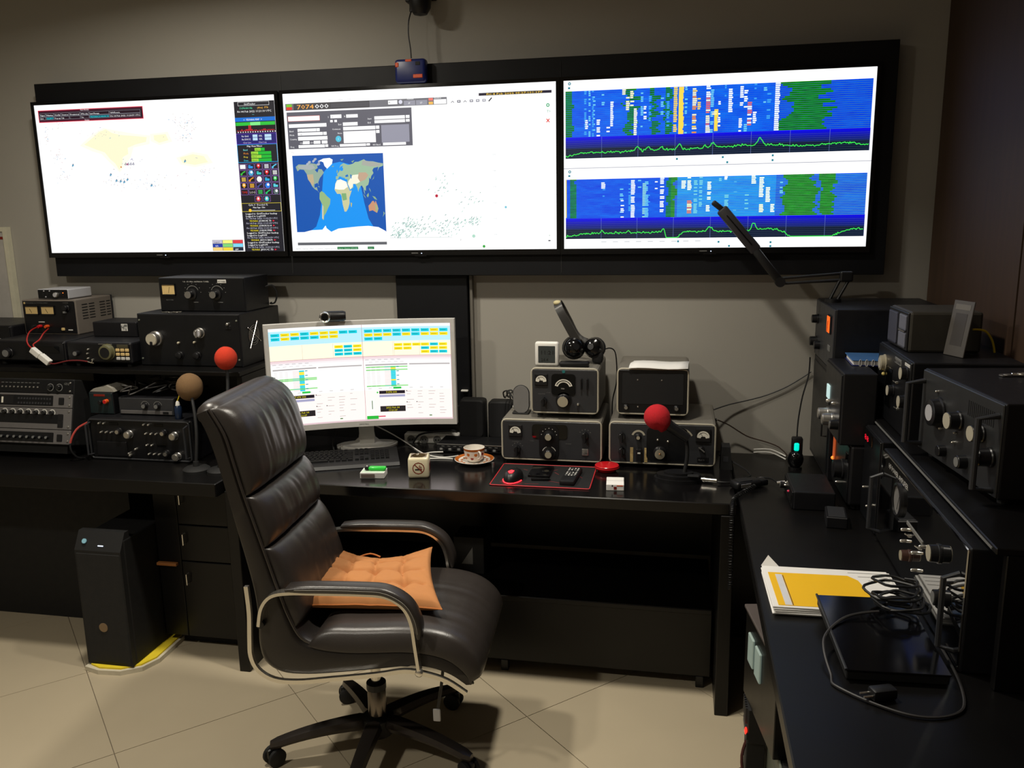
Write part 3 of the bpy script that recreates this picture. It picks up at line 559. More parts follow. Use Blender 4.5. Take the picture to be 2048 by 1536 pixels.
# ---- small things round the board
cam_t = thing('security_camera', (1.70, -0.10, 2.40)); tag(cam_t, 'small black camera fixed to the wall above the display board', 'camera')
MB().lathe([(0.0005, 0.0), (0.026, 0.006), (0.040, 0.028), (0.044, 0.06), (0.044, 0.12)], 20, Matrix.Translation((0.030, 0, 0.027))).build('body', M_BLK, cam_t, True)
MB().rbox(-0.012, 0.072, 0.02, 0.098, 0.10, 0.15, 0.006).build('bracket', M_BLKM, cam_t)
MB().rbox(-0.022, -0.002, -0.025, 0.02, 0.075, 0.13, 0.005).build('clamp', M_BLK, cam_t)
MB().cyl((-0.006, 0.0, 0.045), 0.007, 0.05, 'z', 10).build('cable_gland', M_BLK, cam_t)
MB().tube([(1.694, -0.10, 2.447), (1.686, -0.112, 2.41), (1.684, -0.115, 2.36), (1.690, -0.115, 2.31), (1.691, -0.113, 2.275)], 0.0028, 6, smooth=2).build('camera_cable', M_CABLE)
tag(bpy.data.objects['camera_cable'], 'thin black cable hanging from the wall camera down to the blue box', 'cable')
bx = thing('receiver_box', (1.626, -0.127, 2.184)); tag(bx, 'blue box with orange corner marks hooked over the top edge of the board', 'box')
MB().rbox(0, 0.124, 0, 0.045, 0, 0.088, 0.012, 3).build('case', M_NBLUE, bx, True)
MB().rbox(0.004, 0.018, -0.002, 0.006, 0.058, 0.076, 0.003).build('corner_mark', M_ORANGE, bx)
MB().rbox(0.074, 0.112, -0.0018, 0.004, 0.016, 0.030, 0.002).build('label_plate', M_ORANGE, bx)
MB().rbox(0.044, 0.07, -0.001, 0.01, 0.076, 0.086, 0.003).build('top_mark', M_ORANGE, bx)
MB().rbox(0.084, 0.104, -0.001, 0.003, 0.062, 0.076, 0.002).build('socket', M_BLKM, bx)
wbd = thing('white_board', (-0.62, -0.03, 1.105)); tag(wbd, 'white framed board standing against the wall at the end of the shelf', 'board')
MB().rbox(0, 0.337, 0.008, 0.026, 0, 0.55, 0.003).build('panel', mat('dull_white', (176, 172, 166), 0.6), wbd)
fr = MB(); fr.box(0, 0.02, 0.002, 0.028, 0, 0.555); fr.box(0.315, 0.339, 0.002, 0.028, 0, 0.555); fr.box(0.02, 0.315, 0.002, 0.028, 0.535, 0.555); fr.box(0.02, 0.315, 0.002, 0.028, 0, 0.02); fr.build('frame', mat('cream_frame', (206, 202, 180), 0.5), wbd)
MB().box(0.28, 0.312, 0.0065, 0.009, 0.50, 0.512).build('red_mark', M_BROWNM, wbd)
# ================================================================ DESKS
DZ = 0.755
md = thing('desk', (1.10, -0.735, 0)); tag(md, 'long glossy black desk carrying the white monitor and grey radios', 'desk')
MB().rbox(0.02, 1.822, 0, 0.63, 0.715, DZ, 0.003, 1).build('desktop', M_DESK, md)
MB().rbox(1.772, 1.815, -0.004, 0.62, 0, 0.7145, 0.002, 1).build('side_panel', M_DESKM, md)
MB().rbox(0.022, 0.065, -0.012, 0.62, 0, 0.7145, 0.002, 1).build('side_panel', M_DESKM, md)
MB().box(0.066, 1.771, 0.585, 0.605, 0.33, 0.7145).build('back_panel', M_DESKM, md)
bb_ = thing('backing_board', (1.13, -0.098, 0)); tag(bb_, 'plain black board standing on edge between the desk and the wall', 'board'); MB().rbox(0, 0.74, 0, 0.016, 0, 0.905, 0.002, 1).build('panel', M_DESKM, bb_); MB().box(0.0, 0.74, -0.0015, 0.0, 0.895, 0.903).build('edge_strip', M_BLKM, bb_)
ls = thing('low_shelf', (1.172, -0.575, 0)); tag(ls, 'low black shelf unit on small feet beneath the monitor desk', 'shelf')
MB().rbox(0, 1.69, 0, 0.018, 0.045, 0.287, 0.002, 1).build('front_panel', M_DESKM, ls)
MB().rbox(0, 1.69, -0.012, 0.44, 0.289, 0.309, 0.003, 1).build('top_board', M_DESKM, ls)
for x in (0.03, 0.925, 1.64):
    MB().rbox(x, x + 0.028, 0.0, 0.028, 0.0, 0.044, 0.002, 1).build('foot', M_BLK, ls)
    MB().rbox(x, x + 0.028, 0.39, 0.418, 0.0, 0.288, 0.002, 1).build('foot', M_BLK, ls)
ld = thing('desk', (-0.95, -0.79, 0)); tag(ld, 'black desk under the stacked radios with the computer tower in front', 'desk')
MB().rbox(0, 2.065, 0, 0.69, 0.703, DZ, 0.003, 1).build('desktop', M_DESKM, ld)
MB().rbox(0, 0.04, 0.01, 0.68, 0, 0.7025, 0.002, 1).build('side_panel', M_DESKM, ld)
MB().box(0.045, 1.465, 0.33, 0.345, 0.0, 0.7025).build('back_panel', M_BLKM, ld)
cb = thing('pedestal_cabinet', (0.738, -0.62, 0)); tag(cb, 'black drawer pedestal with bar handles beside the computer tower', 'cabinet')
MB().rbox(0, 0.372, 0.02, 0.52, 0.05, 0.69, 0.003, 1).build('body', M_DESKM, cb)
MB().box(0.01, 0.362, 0.06, 0.50, 0.0, 0.049).build('plinth', M_BLKM, cb)
for z0, z1 in ((0.055, 0.37), (0.375, 0.52), (0.525, 0.685)):
    d_ = MB().rbox(0.10, 0.370, 0, 0.019, z0, z1, 0.002, 1).build('drawer', M_DESKM, cb)
    zz = z1 - 0.055 if z0 > .1 else z1 - 0.07
    b = MB(); b.tube([(0.125, 0, zz - 0.018), (0.125, -0.018, zz - 0.018), (0.125, -0.018, zz + 0.024), (0.125, 0, zz + 0.024)], 0.0028, 6); b.build('handle', M_CHROME, d_, True)
MB().rbox(0.0, 0.097, 0, 0.019, 0.055, 0.685, 0.002, 1).build('door', M_DESKM, cb)
MB().rbox(0.0, 0.085, 0.0, 0.018, 0.0, 0.012, 0.002, 1, Matrix.Translation((0.0, -0.0185, 0.355))).build('label_strip', mat('copper_label', (150, 96, 50), 0.4), cb)
rd = thing('return_desk', (2.93, -2.35, 0)); tag(rd, 'black return desk along the wood wall under the right-hand equipment rack', 'desk')
MB().rbox(0, 0.70, 0, 2.22, 0.715, DZ, 0.003, 1).build('desktop', M_DESKM, rd)
MB().rbox(0.30, 0.70, 0.05, 0.09, 0, 0.7145, 0.002, 1).build('side_panel', M_DESKM, rd)
MB().rbox(0.02, 0.70, 2.17, 2.21, 0, 0.7145, 0.002, 1).build('side_panel', M_DESKM, rd)
MB().box(0.68, 0.70, 0.1, 2.16, 0.1, 0.7145).build('back_panel', M_BLKM, rd)

# ================================================================ helper for radio sets
def gear(name, loc, rz, w, d, h, label, cat, group=None, case=None, panel=None, rim=None, r=0.008, feet=True, inset=0.006, rx=0.0):
    """empty at the front left base corner; local x across the front, -y is the front, z up"""
    t = thing(name, loc, rz, rx); tag(t, label, cat, group)
    f = 0.014 if feet else 0.0
    MB().rbox(0, w, 0.004, d, f, h, r, 2).build('case', case or M_NAVY, t)
    if rim:
        b = MB(); k = 0.006
        b.tube([(x, 0.004, z) for x, z in rrect(k * .5, f + k * .5, w - k * .5, h - k * .5, r * 1.4)], k * .62, 8, closed=True); b.build('rim', rim, t, True)
    MB().rbox(inset, w - inset, 0.0, 0.02, f + inset, h - inset, 0.002, 1).build('front_panel', panel or M_PANELD, t)
    if feet:
        for x in (0.03, w - 0.03):
            for y in (0.03, d - 0.03): MB().cyl((x, y, 0), 0.011, 0.0145, 'z', 10).build('foot', M_BLKM, t)
    return t
def rrect(x0, z0, x1, z1, r, n=5):
    P = []
    for cx, cz, a0 in ((x1 - r, z1 - r, 0), (x0 + r, z1 - r, 90), (x0 + r, z0 + r, 180), (x1 - r, z0 + r, 270)):
        for k in range(n + 1): a = R(a0 + 90 * k / n); P.append((cx + r * math.cos(a), cz + r * math.sin(a)))
    return P
def knob(t, x, z, r, l=0.02, body=None, cap=None, skirt=None, pointer=False, y=0.0, capf=0.72):
    b = MB(); M = Matrix.Translation((x, y, z)) @ Matrix.Rotation(PI / 2, 4, 'X')
    if skirt: b.lathe([(r * skirt, 0), (r * skirt, l * 0.18), (r, l * 0.26), (r * 0.95, l), (r * 0.85, l * 1.06)], 20, M)
    else: b.lathe([(r, 0), (r * 0.95, l * .94), (r * 0.86, l)], 20, M)
    k = b.build('knob', body or M_KNOB, t, True)
    if cap: MB().lathe([(r * capf, 0), (r * capf, 0.0012)], 18, Matrix.Translation((x, y - l * (1.06 if skirt else 1.0), z)) @ Matrix.Rotation(PI / 2, 4, 'X')).build('cap', cap, k)
    if pointer: MB().box(x - r * .08, x + r * .08, y - l - 0.0012, y - l + .001, z, z + r * 0.9).build('pointer', M_PRINT, k)
    return k
def meter(t, x, z, w, h, face=None, needle=0.3, y=0.0, round_=False, name='meter'):
    """bezel with a recessed face and a needle; x, z is the centre"""
    if round_:
        b = MB(); b.lathe([(w * .5, 0), (w * .5, 0.008), (w * .43, 0.010), (w * .43, 0.004)], 26, Matrix.Translation((x, y, z)) @ Matrix.Rotation(PI / 2, 4, 'X'), cap=False); m_ = b.build(name, M_KNOB, t, True)
        MB().cyl((x, y - 0.0045, z), w * .43, 0.001, 'y', 26).build('dial_face', face or M_METER, m_)
    else:
        b = MB(); e = min(w, h) * .07
        b.box(x - w / 2, x + w / 2, y - .005, y + .001, z - h / 2, z - h / 2 + e * 1.6); b.box(x - w / 2, x + w / 2, y - .005, y + .001, z + h / 2 - e, z + h / 2); b.box(x - w / 2, x - w / 2 + e, y - .005, y + .001, z - h / 2, z + h / 2); b.box(x + w / 2 - e, x + w / 2, y - .005, y + .001, z - h / 2, z + h / 2)
        m_ = b.build(name, M_KNOB, t); MB().box(x - w / 2 + e, x + w / 2 - e, y - .0025, y, z - h / 2 + e, z + h / 2 - e).build('dial_face', face or M_METER, m_)
    n_ = MB(); a = needle; L = h * .42; n_.tube([(x, y - .0056 if round_ else y - .0032, z - h * .28), (x + math.sin(a) * L * 1.3, y - .0056 if round_ else y - .0032, z - h * .28 + math.cos(a) * L * 1.3)], 0.0006, 4); n_.build('needle', M_INK, m_)
    return m_
def arc_meter(t, x, z, r, y=0.0):
    """half-moon panel meter: dark square bezel, pale fan-shaped dial"""
    m_ = MB().rbox(x - r * 1.25, x + r * 1.25, y - .006, y + .001, z - r * 1.0, z + r * 1.25, .003, 2).build('meter', M_KNOB, t)
    P = [(x + r * math.cos(R(a)), z + r * math.sin(R(a)) * .92) for a in range(-12, 193, 12)] + [(x - r * .45, z - r * .30), (x - r * .28, z + r * .0), (x + r * .28, z + r * .0), (x + r * .45, z - r * .30)]
    from mathutils.geometry import tessellate_polygon
    tr = tessellate_polygon([[Vector((a, b, 0)) for a, b in P]]); b = MB(); b.add([(a, y - .0066, c_) for a, c_ in P], [tuple(q_) for q_ in tr]); me = b.build('dial_face', M_METER, m_)
    MB().tube([(x - r * .1, y - .0072, z + r * .02), (x - r * .5, y - .0072, z + r * .66)], .0006, 4).build('needle', M_INK, m_)
    a_ = MB(); a_.tube([(x + r * .72 * math.cos(R(k)), y - .007, z + r * .68 * math.sin(R(k))) for k in range(20, 161, 14)], .0005, 4); a_.build('scale', M_INK, m_)
    return m_
def dots(t, x, z, r, a0, a1, n, m=None, y=-0.0006, s=0.0016, name='scale_marks'):
    b = MB()
    for k in range(n):
        a = R(a0 + (a1 - a0) * k / (n - 1)); b.cyl((x + r * math.cos(a), y, z + r * math.sin(a)), s, 0.0006, 'y', 6)
    return b.build(name, m or M_PRINT, t)
def arc(t, x, z, r, a0, a1, wd=0.0012, m=None, y=-0.0008, name='scale_arc'):
    b = MB(); P = []; Q = []
    for k in range(13): a = R(a0 + (a1 - a0) * k / 12); P.append((x + (r - wd) * math.cos(a), y, z + (r - wd) * math.sin(a))); Q.append((x + (r + wd) * math.cos(a), y, z + (r + wd) * math.sin(a)))
    b.add(P + Q, [(k, k + 1, k + 14, k + 13) for k in range(12)]); return b.build(name, m or M_PRINT, t)
def led(t, x, z, r=0.002, m=None, y=0.0): return MB().lathe([(r, 0), (r * .9, r), (r * .3, r * 1.6)], 10, Matrix.Translation((x, y, z)) @ Matrix.Rotation(PI / 2, 4, 'X')).build('lamp_or_glint', m or E_RED, t, True)
def screwdot(t, x, z, r=0.003, m=None, y=0.0, l=0.003): return MB().lathe([(r, 0), (r * .95, l * .8), (r * .6, l)], 10, Matrix.Translation((x, y, z)) @ Matrix.Rotation(PI / 2, 4, 'X')).build('screw', m or M_CHROME, t, True)
def toggle(t, x, z, m=None, up=1, y=0.0): 
    b = MB(); b.cyl((x, y, z), .0045, .004, '-y', 10); b.tube([(x, y - .003, z), (x, y - .012, z + up * .006)], .0016, 6); return b.build('toggle_switch', m or M_CHROME, t, True)
def slots(t, x0, x1, z0, z1, n, side, name='vent_slot', m=None):
    """dark vent slots on the local +x side at depth range"""
    for k in range(n):
        z = z0 + (z1 - z0) * k / (n - 1); MB().box(side, side + .0008, x0, x1, z - .002, z + .002).build(name, m or M_BLKM, t)

# ================================================================ GREY RADIO SETS IN THE MIDDLE
G = 'grey vintage radio sets stacked on the desk'
r1 = gear('vintage_radio', (2.075, -0.385, DZ), 0, 0.38, 0.33, 0.172, 'wide grey vintage radio with left meter, two round central dials, under the clock', 'radio', G, M_GREYCASE, M_PANEL, M_RIM, 0.012)
arc_meter(r1, 0.055, 0.125, 0.021)
pl = MB().prism([(0.145 + x, z) for x, z in rrect(0, 0.018, 0.075, 0.155, 0.03)], -0.004, 0.002).build('dial_plate', M_PANELD, r1)
MB().rbox(0.118, 0.252, -0.002, 0.003, 0.10, 0.155, 0.012, 2, axis=1).build('dial_window', M_GLASS, r1)
knob(r1, 0.183, 0.112, 0.014, 0.022, M_KNOB, M_KNOBF, 1.5, y=-.004, capf=.85); knob(r1, 0.183, 0.045, 0.0165, 0.024, M_KNOB, M_KNOBF, 1.5, y=-.004, capf=.75)
dots(r1, 0.183, 0.112, 0.029, 10, 170, 7, y=-.0046); arc(r1, 0.183, 0.045, 0.026, 20, 70, .0012, y=-.0046); arc(r1, 0.183, 0.045, 0.026, 110, 160, .0012, y=-.0046)
for x, z in ((0.062, 0.058), (0.318, 0.118)):
    k = knob(r1, x, z, 0.013, 0.018, M_KNOB, None); MB().rbox(x - .004, x + .004, -.026, -.002, z - .026, z + .016, .003).build('grip', M_KNOB, k)
MB().rbox(0.306, 0.33, -0.003, 0.002, 0.04, 0.066, 0.002).build('badge', M_ALU, r1); lettering('CW', 0.311, 0.045, 0.010, -.0036, M_INK, r1)
lettering('RECEIVER', 0.245, 0.081, 0.005, -.0006, M_PRINTD, r1); lettering('FUNCTION', 0.042, 0.083, 0.005, -.0006, M_PRINTD, r1); lettering('TUNING', 0.11, 0.088, 0.004, -.0006, M_PRINTD, r1)
dots(r1, .062, .058, .022, 30, 150, 5, M_PRINTD); dots(r1, .318, .118, .022, 30, 150, 5, M_PRINTD)

r2 = gear('vintage_radio', (2.186, -0.360, DZ + 0.178), 0, 0.254, 0.31, 0.187, 'smaller grey vintage radio with half-moon dial and pale tuning knob, under the headphones', 'radio', G, M_GREYCASE, M_PANEL, M_RIM, 0.012, feet=True)
arc_meter(r2, 0.040, 0.140, 0.020)
MB().rbox(0.078, 0.168, -0.003, 0.003, 0.085, 0.165, 0.012, 2, axis=1).build('dial_window', M_GLASS, r2)
arc(r2, 0.124, 0.112, 0.028, 15, 165, .006, M_METER, y=-.0036); arc(r2, 0.124, 0.112, 0.0285, 25, 155, .0014, M_INK, y=-.0042); lettering('3456', .114, .108, .007, -.004, M_PRINT, r2)
MB().cyl((0.124, -0.003, 0.066), 0.03, 0.004, 'y', 26).build('dial_plate', M_PANELD, r2); knob(r2, 0.124, 0.066, 0.0215, 0.026, M_KNOB, M_KNOBF, 1.15, y=-.003, capf=.92)
k = knob(r2, 0.05, 0.062, 0.012, 0.018, M_KNOB); MB().rbox(.046, .054, -.026, -.002, .044, .078, .003).build('grip', M_KNOB, k)
screwdot(r2, 0.178, 0.052, 0.005, M_CHROME, l=.012); screwdot(r2, 0.102, 0.054, .003)
for x in (.19, .212): MB().rbox(x - .003, x + .003, -.012, .002, .11, .15, .002).build('lever', M_KNOB, r2)
lettering('FUNCTION', .028, .086, .005, -.0006, M_PRINTD, r2); lettering('RF GAIN', .06, .092, .004, -.0006, M_PRINTD, r2)
MB().cyl((0.124, -.002, .174), .006, .002, 'y', 16).build('emblem', mat('teal_enamel', (40, 110, 110), .3), r2)

r3 = gear('vintage_speaker', (2.505, -0.340, DZ + 0.178), 0, 0.261, 0.28, 0.188, 'grey metal radio cabinet with plain dark front under a sheet of paper', 'radio', G, M_GREYCASE, M_PANELD, M_RIM, 0.012)
MB().rbox(0.02, 0.241, -0.0015, 0.003, 0.055, 0.17, 0.004, 2, axis=1).build('speaker_cloth', M_BLKM, r3)
for x in (0.035, 0.218): b = knob(r3, x, 0.042, 0.009, 0.012, M_KNOB, M_ALU, 1.2); 
for x in (0.078, 0.163): screwdot(r3, x, 0.044, 0.003)
for x in (0.076, 0.163): screwdot(r3, x, 0.145, 0.003, M_GREYCASE)
led(r3, 0.163, 0.046, 0.0015, mat('faint_green_lamp', (40, 120, 90), .3, emit=(40, 160, 120), es=.3))

r4 = gear('vintage_radio', (2.480, -0.378, DZ), 0, 0.386, 0.34, 0.173, 'wide grey vintage radio with right meter, behind the red foam microphone', 'radio', G, M_GREYCASE, M_PANEL, M_RIM, 0.012)
arc_meter(r4, 0.340, 0.128, 0.022)
MB().rbox(0.138, 0.285, -0.0025, 0.003, 0.03, 0.155, 0.016, 2, axis=1).build('dial_plate', M_PANELD, r4)
knob(r4, 0.187, 0.062, 0.020, 0.026, M_KNOB, M_KNOBF, 1.2, y=-.003, capf=.9); led(r4, 0.187, 0.064, .0035, mat('amber_reflection', (230, 160, 100), .3), y=-.031)  # amber dot paints a reflection on the knob cap, no lamp there
knob(r4, 0.108, 0.118, 0.009, 0.018, M_KNOB, M_KNOBF, 1.3); arc(r4, 0.108, 0.118, 0.022, 15, 165, .0035, M_RIM)
arc(r4, 0.262, 0.11, 0.042, 25, 75, .003, M_RIM)
for x in (0.084, 0.136):
    b = MB()
    for k in range(9): b.box(x - .0055, x + .0055, -.0012, 0, 0.022 + k * .0062, 0.0265 + k * .0062)
    b.build('scale_strip', M_METERY, r4)
MB().rbox(0.100, 0.122, -.012, .002, .022, .075, .004).build('slide_control', M_KNOB, r4); MB().rbox(.106, .117, -.0135, -.01, .055, .061, .001).build('slide_mark', M_PRINT, r4)
for z in (0.062, 0.118): k = knob(r4, 0.048, z, 0.013, 0.018, M_KNOB); MB().rbox(.044, .052, -.026, -.002, z - .02, z + .018, .003).build('grip', M_KNOB, k)
screwdot(r4, 0.178, 0.110, .004, M_CHROME, y=-.003, l=.008); screwdot(r4, 0.215, 0.105, .004, M_CHROME, y=-.003, l=.008)
k = knob(r4, 0.335, 0.082, 0.010, 0.018, M_KNOB); MB().tube([(.325, -.02, .09), (.345, -.022, .074)], .003, 6).build('bar_grip', M_ALU, k); MB().rbox(.32, .362, -.002, .002, .03, .05, .002).build('badge', M_KNOB, r4); lettering('PLATE', .325, .036, .008, -.0026, M_PRINTD, r4)

# ---- things on the radios
ck = thing('desk_clock', (2.198, -0.335, 1.121)); tag(ck, 'small white square digital thermometer clock with grey display on the radio', 'clock')
MB().rbox(0, 0.090, 0, 0.026, 0, 0.092, 0.009, 3).build('case', M_WHITE, ck, True)
MB().rbox(0.012, 0.078, -0.001, 0.004, 0.012, 0.078, 0.002, 1).build('display', mat('lcd_grey', (58, 62, 62), 0.2), ck)
lettering('11:21', 0.020, 0.046, 0.020, -.0016, M_INK, ck, width=.05); lettering('26.4', 0.024, 0.02, 0.016, -.0016, M_INK, ck)
hp = thing('headphones', (2.36, -0.24, 1.121)); tag(hp, 'black over-ear headphones with upright headband resting on the radio', 'headphones')
for x, yy, s_, a in ((-0.022, -0.03, 1.0, 18), (0.052, 0.0, 0.92, -14)):
    M = Matrix.Translation((x, yy, 0.062 if s_ == 1 else 0.058)) @ Matrix.Rotation(R(a), 4, 'Z') @ Matrix.Rotation(R(76), 4, 'X')
    e_ = MB().lathe([(0.001, 0.044 * s_), (0.018, 0.040 * s_), (0.034 * s_, 0.030), (0.042 * s_, 0.012), (0.042 * s_, 0.0)], 24, M).build('ear_cup', M_GLOSSBLK, hp, True)
    MB().lathe([(0.042 * s_, 0.001), (0.045 * s_, -0.006), (0.043 * s_, -0.018), (0.026, -0.02)], 24, M).build('ear_pad', M_BLKM, e_, True)
    MB().lathe([(0.012, 0.042), (0.012, 0.0455)], 16, M).build('cup_badge', M_KNOB, e_)
P = catmull([(-0.008, -0.045, 0.085), (-0.046, -0.046, 0.155), (-0.078, -0.034, 0.212), (-0.086, 0.0, 0.227), (-0.082, 0.036, 0.212), (-0.056, 0.058, 0.155), (-0.024, 0.058, 0.095), (0.02, 0.04, 0.075)], 5)
b = MB(); vs = []; fs = []
for i, p in enumerate(P):
    p = Vector(p); wv = Vector((0.74, -0.05, 0.42)).normalized() * 0.0155; nv = Vector((0, 0.0, 0.0))
    t_ = (Vector(P[min(len(P) - 1, i + 1)]) - Vector(P[max(0, i - 1)])).normalized(); nv = t_.cross(wv).normalized() * 0.004
    vs += [p + wv + nv, p - wv + nv, p - wv - nv, p + wv - nv]
for i in range(len(P) - 1):
    for k in range(4): fs.append((4 * i + k, 4 * i + (k + 1) % 4, 4 * i + 4 + (k + 1) % 4, 4 * i + 4 + k))
fs += [(0, 1, 2, 3), tuple(4 * (len(P) - 1) + k for k in range(4))]
b.add(vs, fs); b.build('headband', mat('dark_headband', (46, 45, 44), .35), hp, True)
MB().sphere((-0.0865, -0.012, 0.229), 0.0165, 16, 10, (1.0, .9, .62)).build('headband_end', mat('cream_band_end', (196, 184, 140), .5), hp, True)  # cream end piece at the top of the dark headband
MB().rbox(0.045, 0.085, -0.03, 0.03, 0.002, 0.05, 0.01).build('folded_pad', M_BLKM, hp, True)
MB().rbox(-0.07, 0.04, -0.10, -0.06, 0.001, 0.018, 0.006, 2).build('cable_clamp', M_BLK, hp, True)
tag(MB().tube([(2.44, -0.21, 1.165), (2.462, -0.19, 1.170), (2.482, -0.17, 1.158), (2.490, -0.16, 1.115), (2.488, -0.12, 1.02), (2.468, -0.06, 0.93), (2.468, -0.045, 0.80)], 0.0025, 6, smooth=2).build('headphone_cable', M_CABLE, None, True), 'black cable looping from the headphones down behind the radios', 'cable')
om = thing('oval_microphone', (2.138, -0.30, DZ + 0.173)); tag(om, 'small grey oval desk microphone on a flat base beside the stacked radios', 'microphone')
b = MB(); P = rrect(-0.030, 0.004, 0.030, 0.110, 0.0295, 8); b.prism(P, -0.008, 0.008); b.build('grille', mat('grey_mesh', (118, 116, 114), .6, bump=.5, bscale=1500), om, True)
b = MB(); b.tube([(x, 0, z) for x, z in P], 0.0028, 6, closed=True); b.build('rim', M_BLKM, om, True)
MB().rbox(-0.035, 0.03, -0.012, 0.05, 0, 0.006, 0.003).build('base', M_BLK, om)
for i, dx in enumerate((0.0, -0.012)):
    tag(MB().tube([(2.112 + dx, -0.26 + dx, 0.98), (2.09 + dx, -0.24 + dx, 1.005), (2.066 + dx, -0.22 + dx, 0.995), (2.060 + dx, -0.16 + dx, 0.96), (2.055 + dx, -0.04 + dx, 0.95), (2.062 + dx, -0.02 + dx, 0.80)], 0.003, 6, smooth=2).build('microphone_cable', M_CABLE, None, True), ('black cable arching behind the oval microphone' if i == 0 else 'second black cable arching behind the oval microphone, nearer the speakers'), 'cable', 'cables behind the oval microphone')
MB().sphere((0, 0, 0), 0.006, 10, 6).build('cable_plug', M_WHITE).location = (2.100, -0.255, 0.945); tag(bpy.data.objects['cable_plug'], 'small white cable plug behind the oval microphone', 'plug')
pp = MB(); vs = []; fs = []
for j in range(9):
    t = j / 8; y = -0.353 + 0.15 * t; z = 1.1235 + 0.004 * math.sin(t * 5) - (0.006 * max(0, 0.25 - t) / .25) + .006
    for i in range(7): u = i / 6; vs.append((2.548 + 0.012 * (t) + u * (0.213 - 0.006 * t), y + 0.004 * u, z + 0.002 * math.sin(u * 7)))
for j in range(8):
    for i in range(6): a = j * 7 + i; fs.append((a, a + 1, a + 8, a + 7))
pp.add(vs, fs); o = pp.build('paper_sheet', M_PAPER, None, True); so = o.modifiers.new('thick', 'SOLIDIFY'); so.thickness = .0008
tag(o, 'loose white paper sheet lying on the plain-fronted radio cabinet', 'paper')

# ================================================================ MONITOR
MW, MH, MR_ = 0.725, 0.421, 1.5
mn = thing('monitor', (1.5305, -0.375, DZ), R(20.2)); tag(mn, 'curved white computer monitor showing radio software windows', 'monitor')
def curve_xy(x, y):            # x from -w/2..w/2 on the arc, y depth behind the viewer side
    a = x / MR_; rr = MR_ + y; sag = MW * MW / 8 / MR_
    return (rr * math.sin(a), (rr * math.cos(a) - MR_) + sag)
def cbox(x0, x1, y0, y1, z0, z1, n=20):
    b = MB(); vs = []; fs = []
    for i in range(n + 1):
        x = x0 + (x1 - x0) * i / n
        for y, z in ((y0, z0), (y1, z0), (y1, z1), (y0, z1)): X_, Y_ = curve_xy(x, y); vs.append((X_, Y_, z))
    for i in range(n):
        for k in range(4): fs.append((4 * i + k, 4 * i + (k + 1) % 4, 4 * i + 4 + (k + 1) % 4, 4 * i + 4 + k))
    fs += [(0, 1, 2, 3), tuple(4 * n + k for k in range(4))]; b.add(vs, fs); return b
ZB = 0.111; hw = MW / 2
cbox(-hw, hw, 0.004, 0.026, ZB, ZB + MH).build('back_shell', M_WHITE, mn, True)
fr = cbox(-hw, hw, -0.004, 0.004, ZB, ZB + 0.022); fr2 = cbox(-hw, hw, -0.004, 0.004, ZB + MH - 0.016, ZB + MH); fr.add(fr2.v, fr2.f)
for s_ in (-1, 1): q_ = cbox(min(s_ * hw, s_ * (hw - .015)), max(s_ * hw, s_ * (hw - .015)), -0.004, 0.004, ZB + 0.022, ZB + MH - 0.016, 2); fr.add(q_.v, q_.f)
fr.build('bezel', mat('silver_white_bezel', (200, 198, 194), .35), mn, True)
sc = cbox(-hw + .015, hw - .015, -0.001, 0.003, ZB + 0.022, ZB + MH - 0.016).build('screen', E_BACKM, mn)
o = lettering('SAMSUNG', -0.025, ZB + 0.007, 0.008, curve_xy(0, -0.0048)[1], M_PRINTD, mn, name='maker_lettering')
SWm, SHm = MW - .03, MH - .038
def mfn(x, y, z): X_, Y_ = curve_xy(x - SWm / 2, y * 1.0 - 0.0012); return (X_, Y_, z + ZB + 0.022)
c = Canvas(SWm, SHm, mfn, 0.03)
WM = C(255, 253, 252, 1.08); c.rect(0, 0, 1, 1, WM, 0)
CYB = C(0, 206, 222, 1.1); YLB = C(252, 226, 20, 1.1); LB = C(190, 238, 255, 1.05); CRM = C(255, 250, 222, 1.1); PNK = C(246, 222, 226)
rg = random.Random(17)
